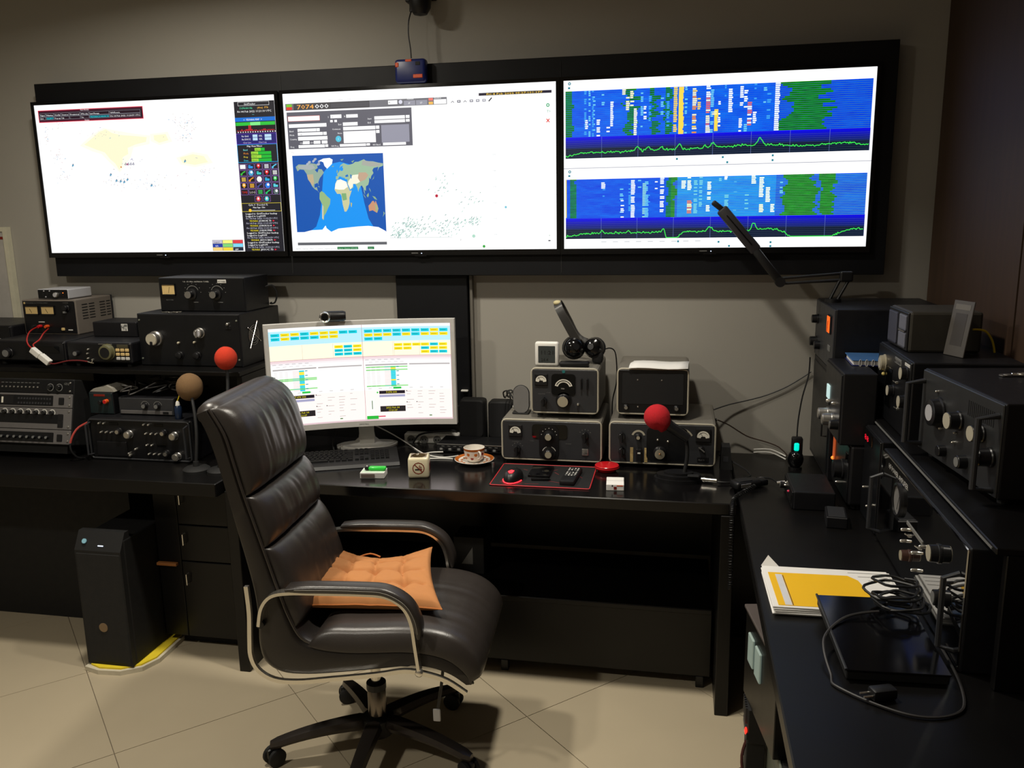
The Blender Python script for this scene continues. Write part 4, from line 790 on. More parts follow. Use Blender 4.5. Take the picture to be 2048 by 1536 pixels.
for h_, (ua, ub) in enumerate(((.0, .505), (.505, 1.0))):
    c.rect(ua, .0, ub, .03, C(250, 250, 252, 1.1), 1); c.rect(ua, .03, ub, .175, LB, 1); c.rect(ua, .175, ub, .325, CRM, 1)
    c.rect(ua, .33, ub, .352, PNK, 1); c.rect(ua, .352, ub, .372, C(246, 240, 242, 1.05), 1); c.rect(ua + .01, .41, ua + .245, .424, C(180, 174, 174), 2); c.rect(ua + .255, .41, ub - .01, .424, C(190, 184, 184), 2)
    c.rect(ua, .325, ub, .329, C(200, 120, 130), 2); c.rect(ub - .002, .0, ub, 1, C(190, 120, 130), 2)
    for k in range(6): c.rect(ua + .01 + k * .035, .36, ua + .03 + k * .035, .365, C(190, 180, 184), 3); c.rect(ua + .03 + k * .035, .385, ua + .05 + k * .035, .389, C(200, 190, 194), 3)
    n1 = 9
    for j in range(3):
        for i in range(n1):
            if (h_ == 0 and j == 1 and i > 6) or (j == 2 and (h_ == 0 or i > 1)): continue
            u = ua + .012 + i * .0525; v = .052 + j * .04; col = CYB if rg.random() < .6 else YLB
            c.rect(u, v, u + .046, v + .031, col, 3); c.rect(u + .006, v + .012, u + .036, v + .018, C(30, 130, 140) if col == CYB else C(190, 160, 20), 4); c.rect(u + .001, v + .004, u + .003, v + .010, C(20, 30, 60), 4)
    c.line([(ua + .175, .178), (ua + .175, .324)], .001, C(190, 150, 150), 3)
    for bx0, nc_, nr_ in (((ua + .345, 3, 3),) if h_ == 0 else ((ua + .17, 3, 2), (ua + .32, 3, 3))):
        for j in range(nr_):
            for i in range(nc_):
                if h_ == 1 and nr_ == 2 and j == 1 and i == 2: continue
                u = bx0 + .005 + i * .051; v = .20 + j * .038; col = YLB if (nr_ == 2 or rg.random() < .45) else CYB
                c.rect(u, v, u + .046, v + .029, col, 3); c.rect(u + .006, v + .012, u + .036, v + .017, C(30, 130, 140) if col == CYB else C(190, 160, 20), 4)
        c.line([(bx0 - .003, .178), (bx0 - .003, .324)], .001, C(200, 150, 150), 3)
    # decode list
    for k in range(14):
        v = .435 + k * .0152; kind = 'g' if k in ((5, 6, 12) if h_ == 0 else (0, 2, 13)) else ('y' if k in (1, 2, 9) else 'c')
        if kind == 'g': c.rect(ua + .012, v, ua + .245, v + .012, C(150, 230, 140), 3)
        for q_ in range(3): c.rect(ua + .015 + q_ * .028, v + .005, ua + .034 + q_ * .028, v + .008, C(214, 206, 200) if kind != 'g' else C(80, 160, 80), 4)
        c.rect(ua + .115, v + .004, ua + .15, v + .008, C(236, 200, 190) if kind != 'g' else C(60, 190, 210), 4)
        c.rect(ua + .15, v, ua + .178, v + .014, {'g': C(80, 210, 120), 'y': YLB, 'c': CYB}[kind], 5)
        if k % 3 == 0: c.rect(ua + .182, v + .002, ua + .196, v + .010, C(40, 150, 160), 5)
    c.rect(ua + .16, .652, ua + .205, .672, C(30, 200, 70), 5)
    for k in range(8): c.rect(ua + .02 + k * .058, .66, ua + .038 + k * .058, .665, C(190, 184, 180), 4)
    c.rect(ua, .68, ub, .985, C(255, 242, 238, 1.1), 1)
    c.rect(ua + .08, .69, ua + .225, .723, C(28, 20, 34), 4); c.text('7.074 000', ua + .118, .716, .028, C(240, 226, 30), 5)
    c.rect(ua + .08, .733, ua + .225, .757, C(170, 170, 204), 4); c.rect(ua + .082, .852, ua + .225, .912, C(36, 30, 34), 4); c.text('2022 Feb 04', ua + .115, .879, .026, C(240, 226, 30), 5, width=.075); c.text('11:21:07', ua + .128, .907, .026, C(240, 226, 30), 5, width=.05)
    c.rect(ua + .028, .77, ua + .05, .90, C(250, 250, 246, 1.05), 3); c.rect(ua + .036, .79, ua + .04, .88, C(70, 110, 60), 4); c.disc(ua + .07, .706, .005, C(60, 210, 80), 4)
    for q_ in range(9):
        for w_ in range(4):
            if rg.random() < .6: c.rect(ua + .235 + w_ * .062, .70 + q_ * .029, ua + .235 + w_ * .062 + rg.uniform(.012, .04), .704 + q_ * .029, C(176, 166, 162), 4)
    for u, v in ((.232, .692), (.232, .81), (.288, .81)): c.rect(ua + u, v, ua + u + .006, v + .009, C(60, 56, 56), 5)
    c.rect(ua + .005, .95, ua + .07, .985, C(40, 190, 60), 4) if h_ == 1 else None; c.rect(ua + .07, .953, ua + .11, .965, C(226, 70, 100), 4) if h_ == 1 else None; c.rect(ua + .36, .955, ua + .375, .965, C(40, 120, 40), 4); c.rect(ua, .985, ub, 1.0, C(230, 200, 206), 3)
c.build('picture', sc)
# stand (its own frame, so the neck meets the foot)
b = MB(); b.prism([(0.135, .012), (0.175, .012), (0.105, .225), (0.075, .225)], -.03, .03, 'yz'); b.build('neck', M_WHITE, mn, True)
b = MB(); b.rbox(-0.06, 0.06, 0.066, 0.098, 0.20, 0.30, 0.006); b.build('neck_plate', M_WHITE, mn, True)
b = MB(); P = [(0.125 * math.cos(R(a)), 0.17 + 0.088 * math.sin(R(a)) * (1.0 if a > 180 else .55)) for a in range(0, 360, 12)]
b.prism(P, 0.0, 0.007, 'xy'); b.prism([(x * .9, .17 + (y - .17) * .88) for x, y in P], 0.007, 0.011, 'xy'); b.build('foot', M_WHITE, mn, True)
b = MB(); b.lathe([(0.085, 0.010), (0.055, 0.018), (0.034, 0.036), (0.03, 0.06)], 20, Matrix.Translation((0, .162, 0)) @ Matrix.Diagonal((1, .5, 1, 1))); b.build('foot_flare', M_WHITE, mn, True)
wc = thing('webcam', (1.42, -0.385, 1.287), R(20.2)); tag(wc, 'black webcam with round lens clipped on top of the white monitor', 'webcam')
MB().lathe([(.017, 0), (.020, .012), (.020, .078), (.016, .088)], 18, Matrix.Translation((-0.035, 0, .022)) @ Matrix.Rotation(PI / 2, 4, 'Y')).build('body', M_BLK, wc, True)
MB().lathe([(.021, 0), (.021, .018), (.017, .024), (.012, .020)], 22, Matrix.Translation((-0.024, -.010, .022)) @ Matrix.Rotation(PI / 2, 4, 'X')).build('lens_ring', M_CHROME, wc, True)
MB().lathe([(.013, 0), (.011, .003)], 18, Matrix.Translation((-0.024, -.030, .022)) @ Matrix.Rotation(PI / 2, 4, 'X')).build('lens', M_GLOSSBLK, wc, True)
MB().rbox(-0.015, 0.03, -0.006, 0.03, 0.0005, 0.006, 0.002).build('clip', M_BLK, wc)

# ================================================================ ON THE DESK
kb = thing('keyboard', (1.700, -0.478, DZ), R(22)); tag(kb, 'black full-size computer keyboard in front of the white monitor', 'keyboard')
MB().prism([(-0.02, 0.0), (0.0, 0.004), (0.19, 0.018), (0.19, 0.0)][::-1] if False else [(0.0, 0.002), (0.012, 0.012), (0.055, 0.012), (0.195, 0.022), (0.195, 0.002)], -0.455, 0.0, 'yz').build('body', M_BLK, kb)
kk = None; kw = 0.0185
def key(x, row, w_, m=M_KNOB):
    global kk
    y = 0.064 + row * 0.0200 + (0.004 if row == 5 else 0); z = 0.0125 + (y - .055) * 0.0714
    nm = 'key'
    if w_ == 1 and kk is not None: return share(kk, nm, (x, y, z), kb)
    b = MB(); W2 = kw * w_ - 0.0035; D2 = 0.0155
    b.add([(0, 0, 0), (W2, 0, 0), (W2, D2, 0), (0, D2, 0), (.0018, .0018, .0065), (W2 - .0018, .0018, .0065), (W2 - .0018, D2 - .001, .0065), (.0018, D2 - .001, .0065)], [(0, 3, 2, 1), (4, 5, 6, 7), (0, 1, 5, 4), (1, 2, 6, 5), (2, 3, 7, 6), (3, 0, 4, 7)])
    o = b.build(nm, m, kb); o.location = (x, y, z)
    if w_ == 1: kk = o
    return o
xs0 = -0.448
for row, lay in enumerate(([1.25, 1.25, 1.25, 6.25, 1.25, 1.25, 1.25, 1.25], [2.25] + [1] * 10 + [2.75], [1.75] + [1] * 11 + [2.25], [1.5] + [1] * 12 + [1.5], [1] * 13 + [2], [1] * 14)):
    x = xs0
    for w_ in lay: key(x, row, w_); x += kw * w_
    x = xs0 + kw * 15.25
    for i in range(3):
        if row in (0, 3, 4, 5) or (row == 1 and i == 1): key(x + i * kw, row, 1)
    x = xs0 + kw * 18.5 + .0
    for i in range(4):
        if row < 5: key(x + i * kw, row, 1)
cp = thing('cigarette_pack', (1.648, -0.618, DZ), R(8)); tag(cp, 'white cigarette pack lying flat under the green lighter', 'cigarette pack')
MB().rbox(-0.044, 0.044, -0.030, 0.030, 0, 0.022, 0.0015, 1).build('box', M_PAPER, cp)
MB().box(-0.040, 0.010, -0.0308, -0.030, 0.005, 0.017).build('printed_band', mat('grey_brown_print', (120, 104, 96), .7), cp); MB().box(-.0405, .0405, -.026, .026, .022, .0223).build('top_print', mat('pale_green_print', (200, 222, 200), .6), cp)
lt = thing('lighter', (1.652, -0.616, DZ + 0.0235), R(6)); tag(lt, 'translucent green disposable lighter lying on the flat cigarette pack', 'lighter')
MB().rbox(-0.022, 0.042, -0.012, 0.012, 0, 0.013, 0.006, 3).build('body', M_GREEN, lt, True)
MB().rbox(-0.035, -0.0215, -0.011, 0.011, 0.001, 0.013, 0.003, 2).build('metal_head', M_BLK, lt, True)
MB().cyl((-0.030, -0.006, 0.011), 0.004, 0.012, 'y', 12).build('spark_wheel', M_CHROME, lt)
ash = thing('ashtray', (1.811, -0.585, DZ), R(13)); tag(ash, 'cream ceramic cube ashtray with a red no-smoking sign', 'ashtray')
bm = bmesh.new(); bmesh.ops.create_cube(bm, size=.076); bmesh.ops.bevel(bm, geom=bm.edges[:], offset=.009, segments=3, profile=.5, affect='EDGES')
bm.verts.index_update(); b = MB(); b.add([(v.co.x, v.co.y, v.co.z + .038) for v in bm.verts], [[v.index for v in f.verts] for f in bm.faces if not (f.calc_center_median().z > .0379)]); bm.free()
b.build('cube', M_CREAM, ash, True)
b = MB(); b.add([], [])
n = 32; vs = []; fs = []                                              # top with a round well, notched corners
for i in range(n):
    a = 2 * PI * i / n; cx_, cy_ = math.cos(a), math.sin(a); k = .0290 / max(abs(cx_), abs(cy_)); dz = -.006 if any(abs(((a - t_ + PI) % (2 * PI)) - PI) < .2 for t_ in (R(20), R(110), R(200), R(290))) else 0
    vs += [(cx_ * k, cy_ * k, .076 + dz * .3), (cx_ * .026, cy_ * .026, .0755 + dz), (cx_ * .024, cy_ * .024, .040)]
for i in range(n): j = (i + 1) % n; fs += [(3 * i, 3 * j, 3 * j + 1, 3 * i + 1), (3 * i + 1, 3 * j + 1, 3 * j + 2, 3 * i + 2)]
fs.append(tuple(3 * i + 2 for i in range(n))); b.add(vs, fs); b.build('well', mat('stained_glaze', (110, 92, 66), .3), ash, True)
sg = arc(ash, 0, .038, .0205, 0, 359, .0015, M_BROWNM, y=-.0386, name='sign_ring')
MB().prism([(-.0150, .0515), (-.0129, .0537), (.0150, .0245), (.0129, .0223)], -.0389, -.0384).build('sign_bar', M_BROWNM, ash)
b = MB(); b.box(-.0125, .008, -.0386, -.0384, .031, .0355); b.build('sign_cigarette', M_INK, ash); MB().box(.0085, .0125, -.0386, -.0384, .031, .0355).build('sign_tip', M_BROWNM, ash)
b = MB(); b.tube([(.002, -.0386, .038), (.006, -.0386, .042), (.002, -.0386, .046), (.006, -.0386, .05)], .0008, 4, smooth=2); b.tube([(.007, -.0386, .038), (.011, -.0386, .042), (.007, -.0386, .046)], .0008, 4, smooth=2); b.build('sign_smoke', M_BROWNM, ash)
MB().rbox(.0375, .0388, -.022, .02, .02, .05, .0005, 1).build('side_print', M_BROWNM, ash)
sa = thing('saucer', (1.972, -0.402, DZ)); tag(sa, 'rust and white patterned china saucer under the coffee cup', 'saucer')
MB().lathe([(.034, 0), (.036, .003), (.055, .007), (.074, .016), (.0755, .0168), (.074, .0178), (.05, .0095), (.03, .006), (.001, .0055)], 40, cap=False).build('dish', M_CHINA, sa, True)
b = MB(); b.lathe([(.074, .0181), (.061, .0136)], 40, cap=False); b.build('rust_band', M_RUST, sa, True)
rgc = random.Random(4)
for k in range(14):
    a = 2 * PI * k / 14; MB().sphere((.051 * math.cos(a), .051 * math.sin(a), .0103), .007, 8, 4, (1, 1, .12)).build('painted_petal', M_RUST, sa, True)
cpp = thing('coffee_cup', (1.972, -0.402, DZ + 0.0065)); tag(cpp, 'white china cup with rust floral pattern standing on its saucer', 'cup')
MB().lathe([(.001, .0006), (.022, 0), (.024, .003), (.033, .012), (.038, .028), (.0405, .055), (.0395, .0556), (.0365, .03), (.030, .013), (.02, .006), (.001, .005)], 36, cap=False).build('bowl', M_CHINA, cpp, True)
MB().lathe([(.0411, .0545), (.0407, .048), (.0398, .046)], 36, cap=False).build('rust_rim_band', M_RUST, cpp, True)
b = MB(); b.tube([(.037, 0, .044), (.050, 0, .047), (.058, 0, .038), (.054, 0, .026), (.036, 0, .018)], .0035, 8, smooth=2); h_ = b.build('handle', M_CHINA, cpp, True); h_.rotation_euler = (0, 0, R(-52))
for k in range(16):
    a = 2 * PI * k / 16; zz = .020 + .014 * (k % 2); rr = .0350 + .0032 * (k % 2); o = MB().sphere((0, 0, 0), .0065, 8, 5, (1, .16, 1.1)).build('painted_flower', M_RUST if k % 3 else M_BROWNM, cpp, True); o.location = (rr * math.cos(a), rr * math.sin(a), zz); o.rotation_euler = (0, 0, a + PI / 2)
pd = thing('mouse_pad', (2.263, -0.533, DZ)); tag(pd, 'black mouse pad with a red stitched border in front of the radio', 'mouse pad')
MB().rbox(-0.176, 0.176, -0.128, 0.128, 0, 0.003, 0.0012, 1).build('mat', M_BLKM, pd)
b = MB(); b.tube([(x, y, .0024) for x, y in rrect(-.1745, -.1265, .1745, .1265, .008, 4)], .0020, 6, closed=True); b.build('red_border', mat('red_stitch_glow', (196, 40, 48), .6, emit=(190, 20, 30), es=.05), pd, True)  # faint emission brightens the red border, the stitching is not a light
b = MB(); rgp = random.Random(9)
for x, y, a, l in ((-.13, -.09, 0, .03), (-.13, -.075, 0, .025), (.05, -.07, -20, .06), (.03, .07, 40, .02), (.04, .03, -50, .03), (-.03, -.10, 5, .05), (.13, .0, -55, .025), (.10, .085, 10, .03), (-.08, .06, -30, .02), (.0, .0, 30, .02)):
    b.box(-l / 2, l / 2, -.0012, .0012, .0030, .0033, Matrix.Translation((x, y, 0)) @ Matrix.Rotation(R(a), 4, 'Z'))
b.build('red_print', mat('dull_red_print', (116, 34, 40), .8), pd)
ms = thing('computer_mouse', (2.160, -0.590, DZ + 0.003), R(-4)); tag(ms, 'black mouse with glowing red emblem and light strip on the pad', 'mouse')
vs = []; fs = []; n, m_ = 22, 9
for j in range(m_ + 1):
    t = j / m_
    for i in range(n):
        a = 2 * PI * i / n; rr = math.cos(t * PI / 2) ** .55; x = .0335 * rr * math.cos(a); y = .060 * rr * math.sin(a); z = .004 + .035 * math.sin(t * PI / 2) * (1 - .25 * max(0, y / .06)); vs.append((x, y, z))
for j in range(m_):
    for i in range(n): fs.append((j * n + i, j * n + (i + 1) % n, (j + 1) * n + (i + 1) % n, (j + 1) * n + i))
fs.append(tuple(range(n - 1, -1, -1))); b = MB(); b.add(vs, fs); b.build('shell', M_BLK, ms, True, 60)
b = MB(); b.tube([(.0345 * math.cos(R(a)), .061 * math.sin(R(a)), .0035) for a in range(195, 346, 10)], .0018, 6); b.build('light_strip', mat('red_glow', (255, 40, 40), .3, emit=(255, 30, 40), es=5.0), ms, True)
b = MB(); M = Matrix.Translation((0, -.034, .0385)) @ Matrix.Rotation(R(24), 4, 'X')
b.prism([(-.010, .0), (.001, .008), (.011, .006), (.006, -.006), (-.003, -.008)], -.001, .0012, 'xy', M); b.build('emblem', bpy.data.materials['red_glow'], ms); MB().prism([(-.003, .0), (.003, .002), (.002, -.002)], .0012, .0018, 'xy', M).build('emblem_centre', M_BLK, ms)
MB().cyl((-.0035, .034, .026), .008, .007, 'x', 14).build('scroll_wheel', M_KNOB, ms, True); MB().sphere((0, .045, .024), .0028, 8, 6).build('wheel_light', bpy.data.materials['red_glow'], ms, True)
rm = thing('remote_control', (2.362, -0.545, DZ + 0.003), R(-4)); tag(rm, 'black remote control with pale buttons lying on the mouse pad', 'remote control')
MB().rbox(-0.026, 0.026, -0.092, 0.075, 0.0, 0.018, 0.005, 2).build('body', M_BLK, rm, True)
for j in range(6):
    for i in range(4):
        if j == 3 and i in (1, 2): continue
        MB().rbox(-.019 + i * .0105, -.0125 + i * .0105, -.03 + j * .016, -.023 + j * .016, .0175, .0195, .001, 1).build('button', M_PRINT if (i + j) % 3 else M_PRINTD, rm)
st = thing('usb_stick', (2.258, -0.592, DZ + 0.003), R(5)); tag(st, 'flat black pen-shaped stick lying beside the mouse', 'stick'); MB().rbox(-0.034, 0.034, -0.006, 0.006, 0, 0.010, 0.004, 2).build('body', M_GLOSSBLK, st, True); MB().rbox(.03, .036, -.003, .003, .003, .008, .001, 1).build('cap_ring', M_BLKM, st)
ph = MB().rbox(2.205, 2.285, -0.56, -0.44, DZ + .003, DZ + .0115, .004, 2).build('phone', M_GLOSSBLK, None, True); tag(ph, 'dark slim phone lying face up on the mouse pad', 'phone')
di = thing('red_dish', (2.478, -0.432, DZ)); tag(di, 'round glossy red plastic dish beside the mouse pad', 'dish')
MB().lathe([(.001, .001), (.030, 0), (.042, .012), (.044, .021), (.042, .023), (.02, .0255), (.001, .026)], 32, cap=False).build('body', M_RED, di, True)
MB().lathe([(.0445, .012), (.0455, .015), (.0445, .018)], 32, cap=False).build('rim', M_RED, di, True)
c2 = thing('cigarette_pack', (2.522, -0.618, DZ), R(4)); tag(c2, 'white cigarette pack with red emblem at the front edge of the desk', 'cigarette pack')
MB().rbox(-0.030, 0.030, -0.038, 0.045, 0, 0.022, 0.0015, 1).build('box', M_PAPER, c2)
MB().box(-.0302, .0302, .004, .0052, -.0001, .0222).build('lid_seam', M_PRINTD, c2); MB().box(-.005, .005, -.0386, -.038, .004, .014).build('emblem', M_BROWNM, c2); MB().box(-.012, -.008, -.0386, -.038, .015, .020).build('print_bar', M_INK, c2); MB().box(.005, .026, -.0386, -.038, .016, .019).build('print_band', M_ORANGE, c2)
psx = thing('power_strip', (1.615, -0.165, DZ), R(3)); tag(psx, 'white multi-socket power strip lying behind the monitor foot', 'power strip')
MB().rbox(0, 0.23, 0, 0.05, 0, 0.038, 0.004, 2).build('body', M_WHITE, psx)
for x in (.03, .085, .14): MB().cyl((x, 0, .016), .017, .002, '-y', 20).build('socket', M_PRINTD, psx); screwdot(psx, x - .006, .016, .003, M_INK, -.002); screwdot(psx, x + .006, .016, .003, M_INK, -.002)
tag(MB().tube([(1.66, -.185, .762), (1.685, -.18, .795), (1.73, -.15, .801), (1.79, -.13, .802), (1.82, -.115, .80), (1.84, -.114, .77)], .004, 8, smooth=2).build('power_cable', M_CABLE, None, True), 'thick black power cable lying over the white power strip', 'cable')
hb = thing('usb_hub', (1.790, -0.285, DZ)); tag(hb, 'flat black hub box with silver top edge and a row of ports behind the cup', 'hub')
MB().rbox(0, 0.272, 0, 0.13, 0.003, 0.036, 0.003, 1).build('body', M_BLK, hb); MB().box(.001, .271, -.0008, .0015, .0335, .0362).build('top_edge', M_ALU, hb)
for k in range(14): MB().rbox(.012 + k * .018, .024 + k * .018, -.0012, .003, .010, .019, .001, 1).build('port', M_GLASS if k % 2 else M_PRINTD, hb)
for k in range(10): MB().box(.02 + k * .024, .032 + k * .024, -.0012, 0, .0265, .028).build('port_mark', M_PRINTD, hb)
def speaker(x, w_, h_, lab):
    s_ = thing('desk_speaker', (x, -0.13, DZ)); tag(s_, lab, 'speaker', 'slim black desk speakers beside the monitor')
    MB().rbox(0, w_, 0, 0.075, 0.0, h_, 0.016, 3).build('cabinet', M_BLKM, s_, True); MB().rbox(.006, w_ - .006, -.003, .004, .03, h_ - .006, .012, 2, axis=1).build('grille_cloth', mat('black_cloth', (18, 18, 20), .95, bump=.5, bscale=1400), s_)
    MB().box(w_ * .45, w_ * .68, -.001, .001, .018, .0205).build('maker_mark', M_PRINTD, s_); return s_
speaker(1.842, 0.108, 0.182, 'slim black desk speaker next to the monitor edge'); speaker(1.964, 0.104, 0.178, 'slim black desk speaker next to the lower grey radio')
WC = [(1.50, -.185, .83), (1.56, -.16, .79), (1.645, -.20, .760), (1.75, -.325, .758), (1.84, -.36, .758), (1.89, -.33, .758)]
tag(MB().tube(WC, .0028, 6, smooth=3).build('white_cable', M_WCABLE, None, True), 'white cable running from the monitor foot across the desk', 'cable')
tag(MB().tube([(1.82, -.30, .762), (1.77, -.30, .758), (1.74, -.34, .758), (1.76, -.385, .758), (1.83, -.375, .758), (1.88, -.375, .758)], .0028, 6, smooth=3).build('white_cable', M_WCABLE, None, True), 'white cable curled in a loop in front of the hub', 'cable')
tag(MB().tube([(1.40, -.30, .90), (1.385, -.33, .84), (1.372, -.335, .79), (1.385, -.352, .762), (1.40, -.345, .759)], .0035, 6, smooth=2).build('monitor_cable', M_CABLE, None, True), 'black cable hanging over the white monitor foot', 'cable')
wh = thing('battery', (2.055, -.45, DZ)); tag(wh, 'tiny silver cylinder standing beside the mouse pad corner', 'battery'); MB().cyl((0, 0, 0), .005, .018, 'z', 12).build('can', M_ALU, wh, True); MB().cyl((0, 0, .018), .002, .002, 'z', 8).build('tip', M_CHROME, wh)

# ---- red foam desk microphone
rmn = thing('desk_microphone', (2.735, -0.515, DZ)); tag(rmn, 'black desk microphone with a red foam windscreen in front of the radio', 'microphone')
b = MB(); P = [(0.085 * math.cos(R(a)), 0.05 * math.sin(R(a))) for a in range(0, 360, 12)]; b.prism(P, 0, .014, 'xy'); b.prism([(x * .9, y * .88) for x, y in P], .014, .026, 'xy'); b.prism([(x * .6, y * .6) for x, y in P], .026, .034, 'xy'); b.build('base', M_BLK, rmn, True)
b = MB(); b.tube([(.02, 0, .03), (.028, .005, .09), (.022, .01, .15), (0, .01, .185), (-.03, .012, .205)], .007, 10, smooth=2); b.build('gooseneck', M_BLKM, rmn, True)
b = MB(); b.tube([(.03, .01, .15), (-.03, .014, .19), (-.05, .014, .206)], .02, 14, rs=[.016, .019, .021]); b.build('body', M_BLK, rmn, True)
vs = MB(); vs.sphere((0, 0, 0), .046, 28, 18, (1.0, .95, .98)); o = vs.build('foam_windscreen', M_REDFOAM, rmn, True, 180); o.location = (-.078, .014, .224); 
for v in o.data.vertices: 
    v.co *= 1 + .02 * noise.noise(v.co * 60); 
    if v.co.x > .01 and v.co.z < 0: v.co.z -= .010; v.co.x += .004
MB().rbox(.03, .07, -.04, -.015, .026, .032, .003).build('press_bar', M_BLKM, rmn)
b = MB(); b.tube([(.078, -.01, .012), (.13, -.02, .012)], .0075, 12, rs=[.0075, .0075, .006]); b.tube([(.085, -.012, .012), (.091, -.013, .012)], .0095, 12); b.build('plug', M_CHROME, rmn, True)
tag(MB().tube([(2.868, -.535, .7635), (2.91, -.53, .762), (2.96, -.48, .762), (2.985, -.44, .763), (2.96, -.38, .772), (2.91, -.34, .79), (2.88, -.33, .80)], .0035, 6, smooth=2).build('microphone_cable', M_CABLE, None, True), 'black cable curling from the desk microphone plug to the radio', 'cable')
hm = thing('hand_microphone', (2.955, -0.565, DZ), R(30)); tag(hm, 'black hand microphone lying on the desk with its coiled cord', 'microphone')
MB().rbox(-.045, .055, -.026, .026, 0.001, .030, .010, 3).build('body', M_BLK, hm, True); MB().rbox(.05, .085, -.018, .018, .004, .026, .006, 2).build('neck', M_BLK, hm, True); MB().rbox(-.03, .01, -.027, -.02, .01, .024, .002).build('talk_bar', M_CHROME, hm); MB().rbox(-.03, .02, -.018, .018, .029, .032, .002).build('grille', M_BLKM, hm)
b = MB(); cp_ = catmull([(2.985, -.60, .775), (2.93, -.665, .764), (2.908, -.735, .764), (2.904, -.768, .735), (2.903, -.772, .66), (2.905, -.77, .56), (2.907, -.765, .48)], 10); K = len(cp_); pts = []
for i in range(K * 12):
    t = i / 12; k = min(K - 2, int(t)); p = Vector(cp_[k]).lerp(Vector(cp_[k + 1]), t - k); tg = (Vector(cp_[k + 1]) - Vector(cp_[k])).normalized(); u_ = tg.orthogonal().normalized() if abs(tg.y) < .999 else Vector((1, 0, 0)); u_ = Vector((1, 0, 0)) - tg * tg.x; u_.normalize(); w_ = tg.cross(u_); a = t * 2 * PI * 1.0
    pts.append(p + (u_ * math.cos(a) + w_ * math.sin(a)) * .0065)
b.tube(pts, .0016, 4); tag(b.build('coiled_cord', M_CABLE, None, True), 'black coiled microphone cord hanging over the front edge of the desk', 'cord')
tag(MB().tube([(2.866, -.05, .905), (2.93, -.03, .925), (3.05, -.015, .955), (3.15, -.012, 1.0), (3.235, -.012, 1.06)], .0028, 6, smooth=2).build('wall_cable', M_CABLE, None, True), 'black cable sloping up the wall from the lower right radio to the rack', 'cable')
tag(MB().tube([(2.883, -.08, .872), (2.93, -.05, .845), (3.0, -.04, .80), (3.06, -.05, .785), (3.12, -.09, .772), (3.15, -.25, .765)], .0026, 6, smooth=2).build('aerial_cable', mat('brown_cable', (60, 46, 38), .5), None, True), 'thin brown cable drooping from the radio plug to the return desk', 'cable')
MB().cyl((.3865, .298, .117), .006, .014, 'x', 10).build('aerial_plug', M_BLK, r4)
for dx in (0, .012): tag(MB().tube([(3.02, -.14, .762 + dx), (3.08, -.16, .770 + dx), (3.13, -.22, .762 + dx)], .0026, 6, smooth=2).build('white_lead', M_WCABLE, None, True), 'short white lead %s at the back of the return desk' % ('lying' if dx == 0 else 'arched above another'), 'cable', 'white leads on the return desk')
sb_ = thing('dark_carton', (1.885, -0.42, 0.309)); tag(sb_, 'small dark carton with white triangle mark on the low shelf', 'carton')
MB().rbox(0, .12, 0, .12, 0, .15, .002, 1).build('box', M_BLKM, sb_); MB().prism([(.03, .04), (.075, .04), (.075, .11)], -.0008, 0).build('triangle_mark', M_PRINTD, sb_)
MB().rbox(0.270, 0.300, -0.062, -0.046, 0.955, 0.963, 0.003, 2).build('cable_clip', M_WHITE, po)
ad = thing('power_adapter', (2.884, -0.36, DZ)); tag(ad, 'dark power adapter standing beside the radio with the right meter', 'adapter')
MB().prism([(0, 0), (.044, 0), (.034, .085), (.004, .085)], 0, .06).build('body', M_BLKM, ad); MB().box(.010, .028, -.0008, 0, .03, .05).build('rating_label', M_PANEL, ad)
# ================================================================ LEFT-HAND SHELF AND RADIOS
sh = thing('riser_shelf', (-0.62, -0.50, DZ)); tag(sh, 'black riser shelf on the left desk carrying the amplifier and power supply', 'shelf')
MB().rbox(0, 1.70, 0, 0.49, 0.332, 0.350, 0.002, 1).build('board', M_DESKM, sh)
for x in (0.0, 1.675): MB().rbox(x, x + .022, 0.02, 0.48, 0, 0.331, .002, 1).build('side_panel', M_DESKM, sh)
MB().rbox(.895, .912, 0.22, 0.48, 0, 0.331, .002, 1).build('support', M_DESKM, sh)
SZ = DZ + 0.350
e1 = gear('radio_set', (-0.42, -0.32, SZ), 0, 0.355, 0.28, 0.145, 'low black radio set at the far end of the riser shelf', 'radio', None)
MB().rbox(.02, .30, -.001, .003, .085, .09, .001, 1).build('trim_line', M_ALU, e1)
for k in range(5): knob(e1, .20 + k * .03, .05, .008, .012, M_KNOB, M_PRINTD)
knob(e1, .09, .07, .025, .02, M_KNOB, M_PRINTD, 1.1); MB().rbox(.14, .30, -.001, .003, .10, .125, .002, 1).build('display', M_GLASS, e1)
e5b = gear('radio_set', (-0.06, -0.44, SZ), 0, 0.345, 0.40, 0.10, 'black radio box under the bench power supply', 'radio', None, feet=True)
MB().rbox(.16, .32, -.001, .003, .05, .08, .002, 1).build('display', M_GLASS, e5b); knob(e5b, .08, .05, .02, .018, M_KNOB, M_PRINTD, 1.1)
e5 = gear('transceiver', (0.298, -0.45, SZ), 0, 0.293, 0.34, 0.10, 'black transceiver with olive tuning knob and yellowed keypad beside the amplifier', 'radio', None)
knob(e5, .190, .062, .030, .02, M_OLIVE, M_KNOB, 1.12, capf=.7)
for j in range(3):
    for i in range(3): MB().rbox(.226 + i * .021, .243 + i * .021, -.004, .002, .030 + j * .017, .042 + j * .017, .002, 1).build('keypad_button', M_METERY if j else M_PRINT, e5)
MB().rbox(.232, .282, -.002, .002, .078, .092, .001, 1).build('lcd_window', mat('dim_lcd', (70, 66, 50), .3), e5); MB().rbox(.15, .21, -.001, .002, .092, .0945, .0005, 1).build('trim_line', M_ALU, e5)
for x, z in ((.10, .035), (.10, .055), (.12, .03), (.105, .072)): screwdot(e5, x, z, .004, M_CHROME, l=.01)
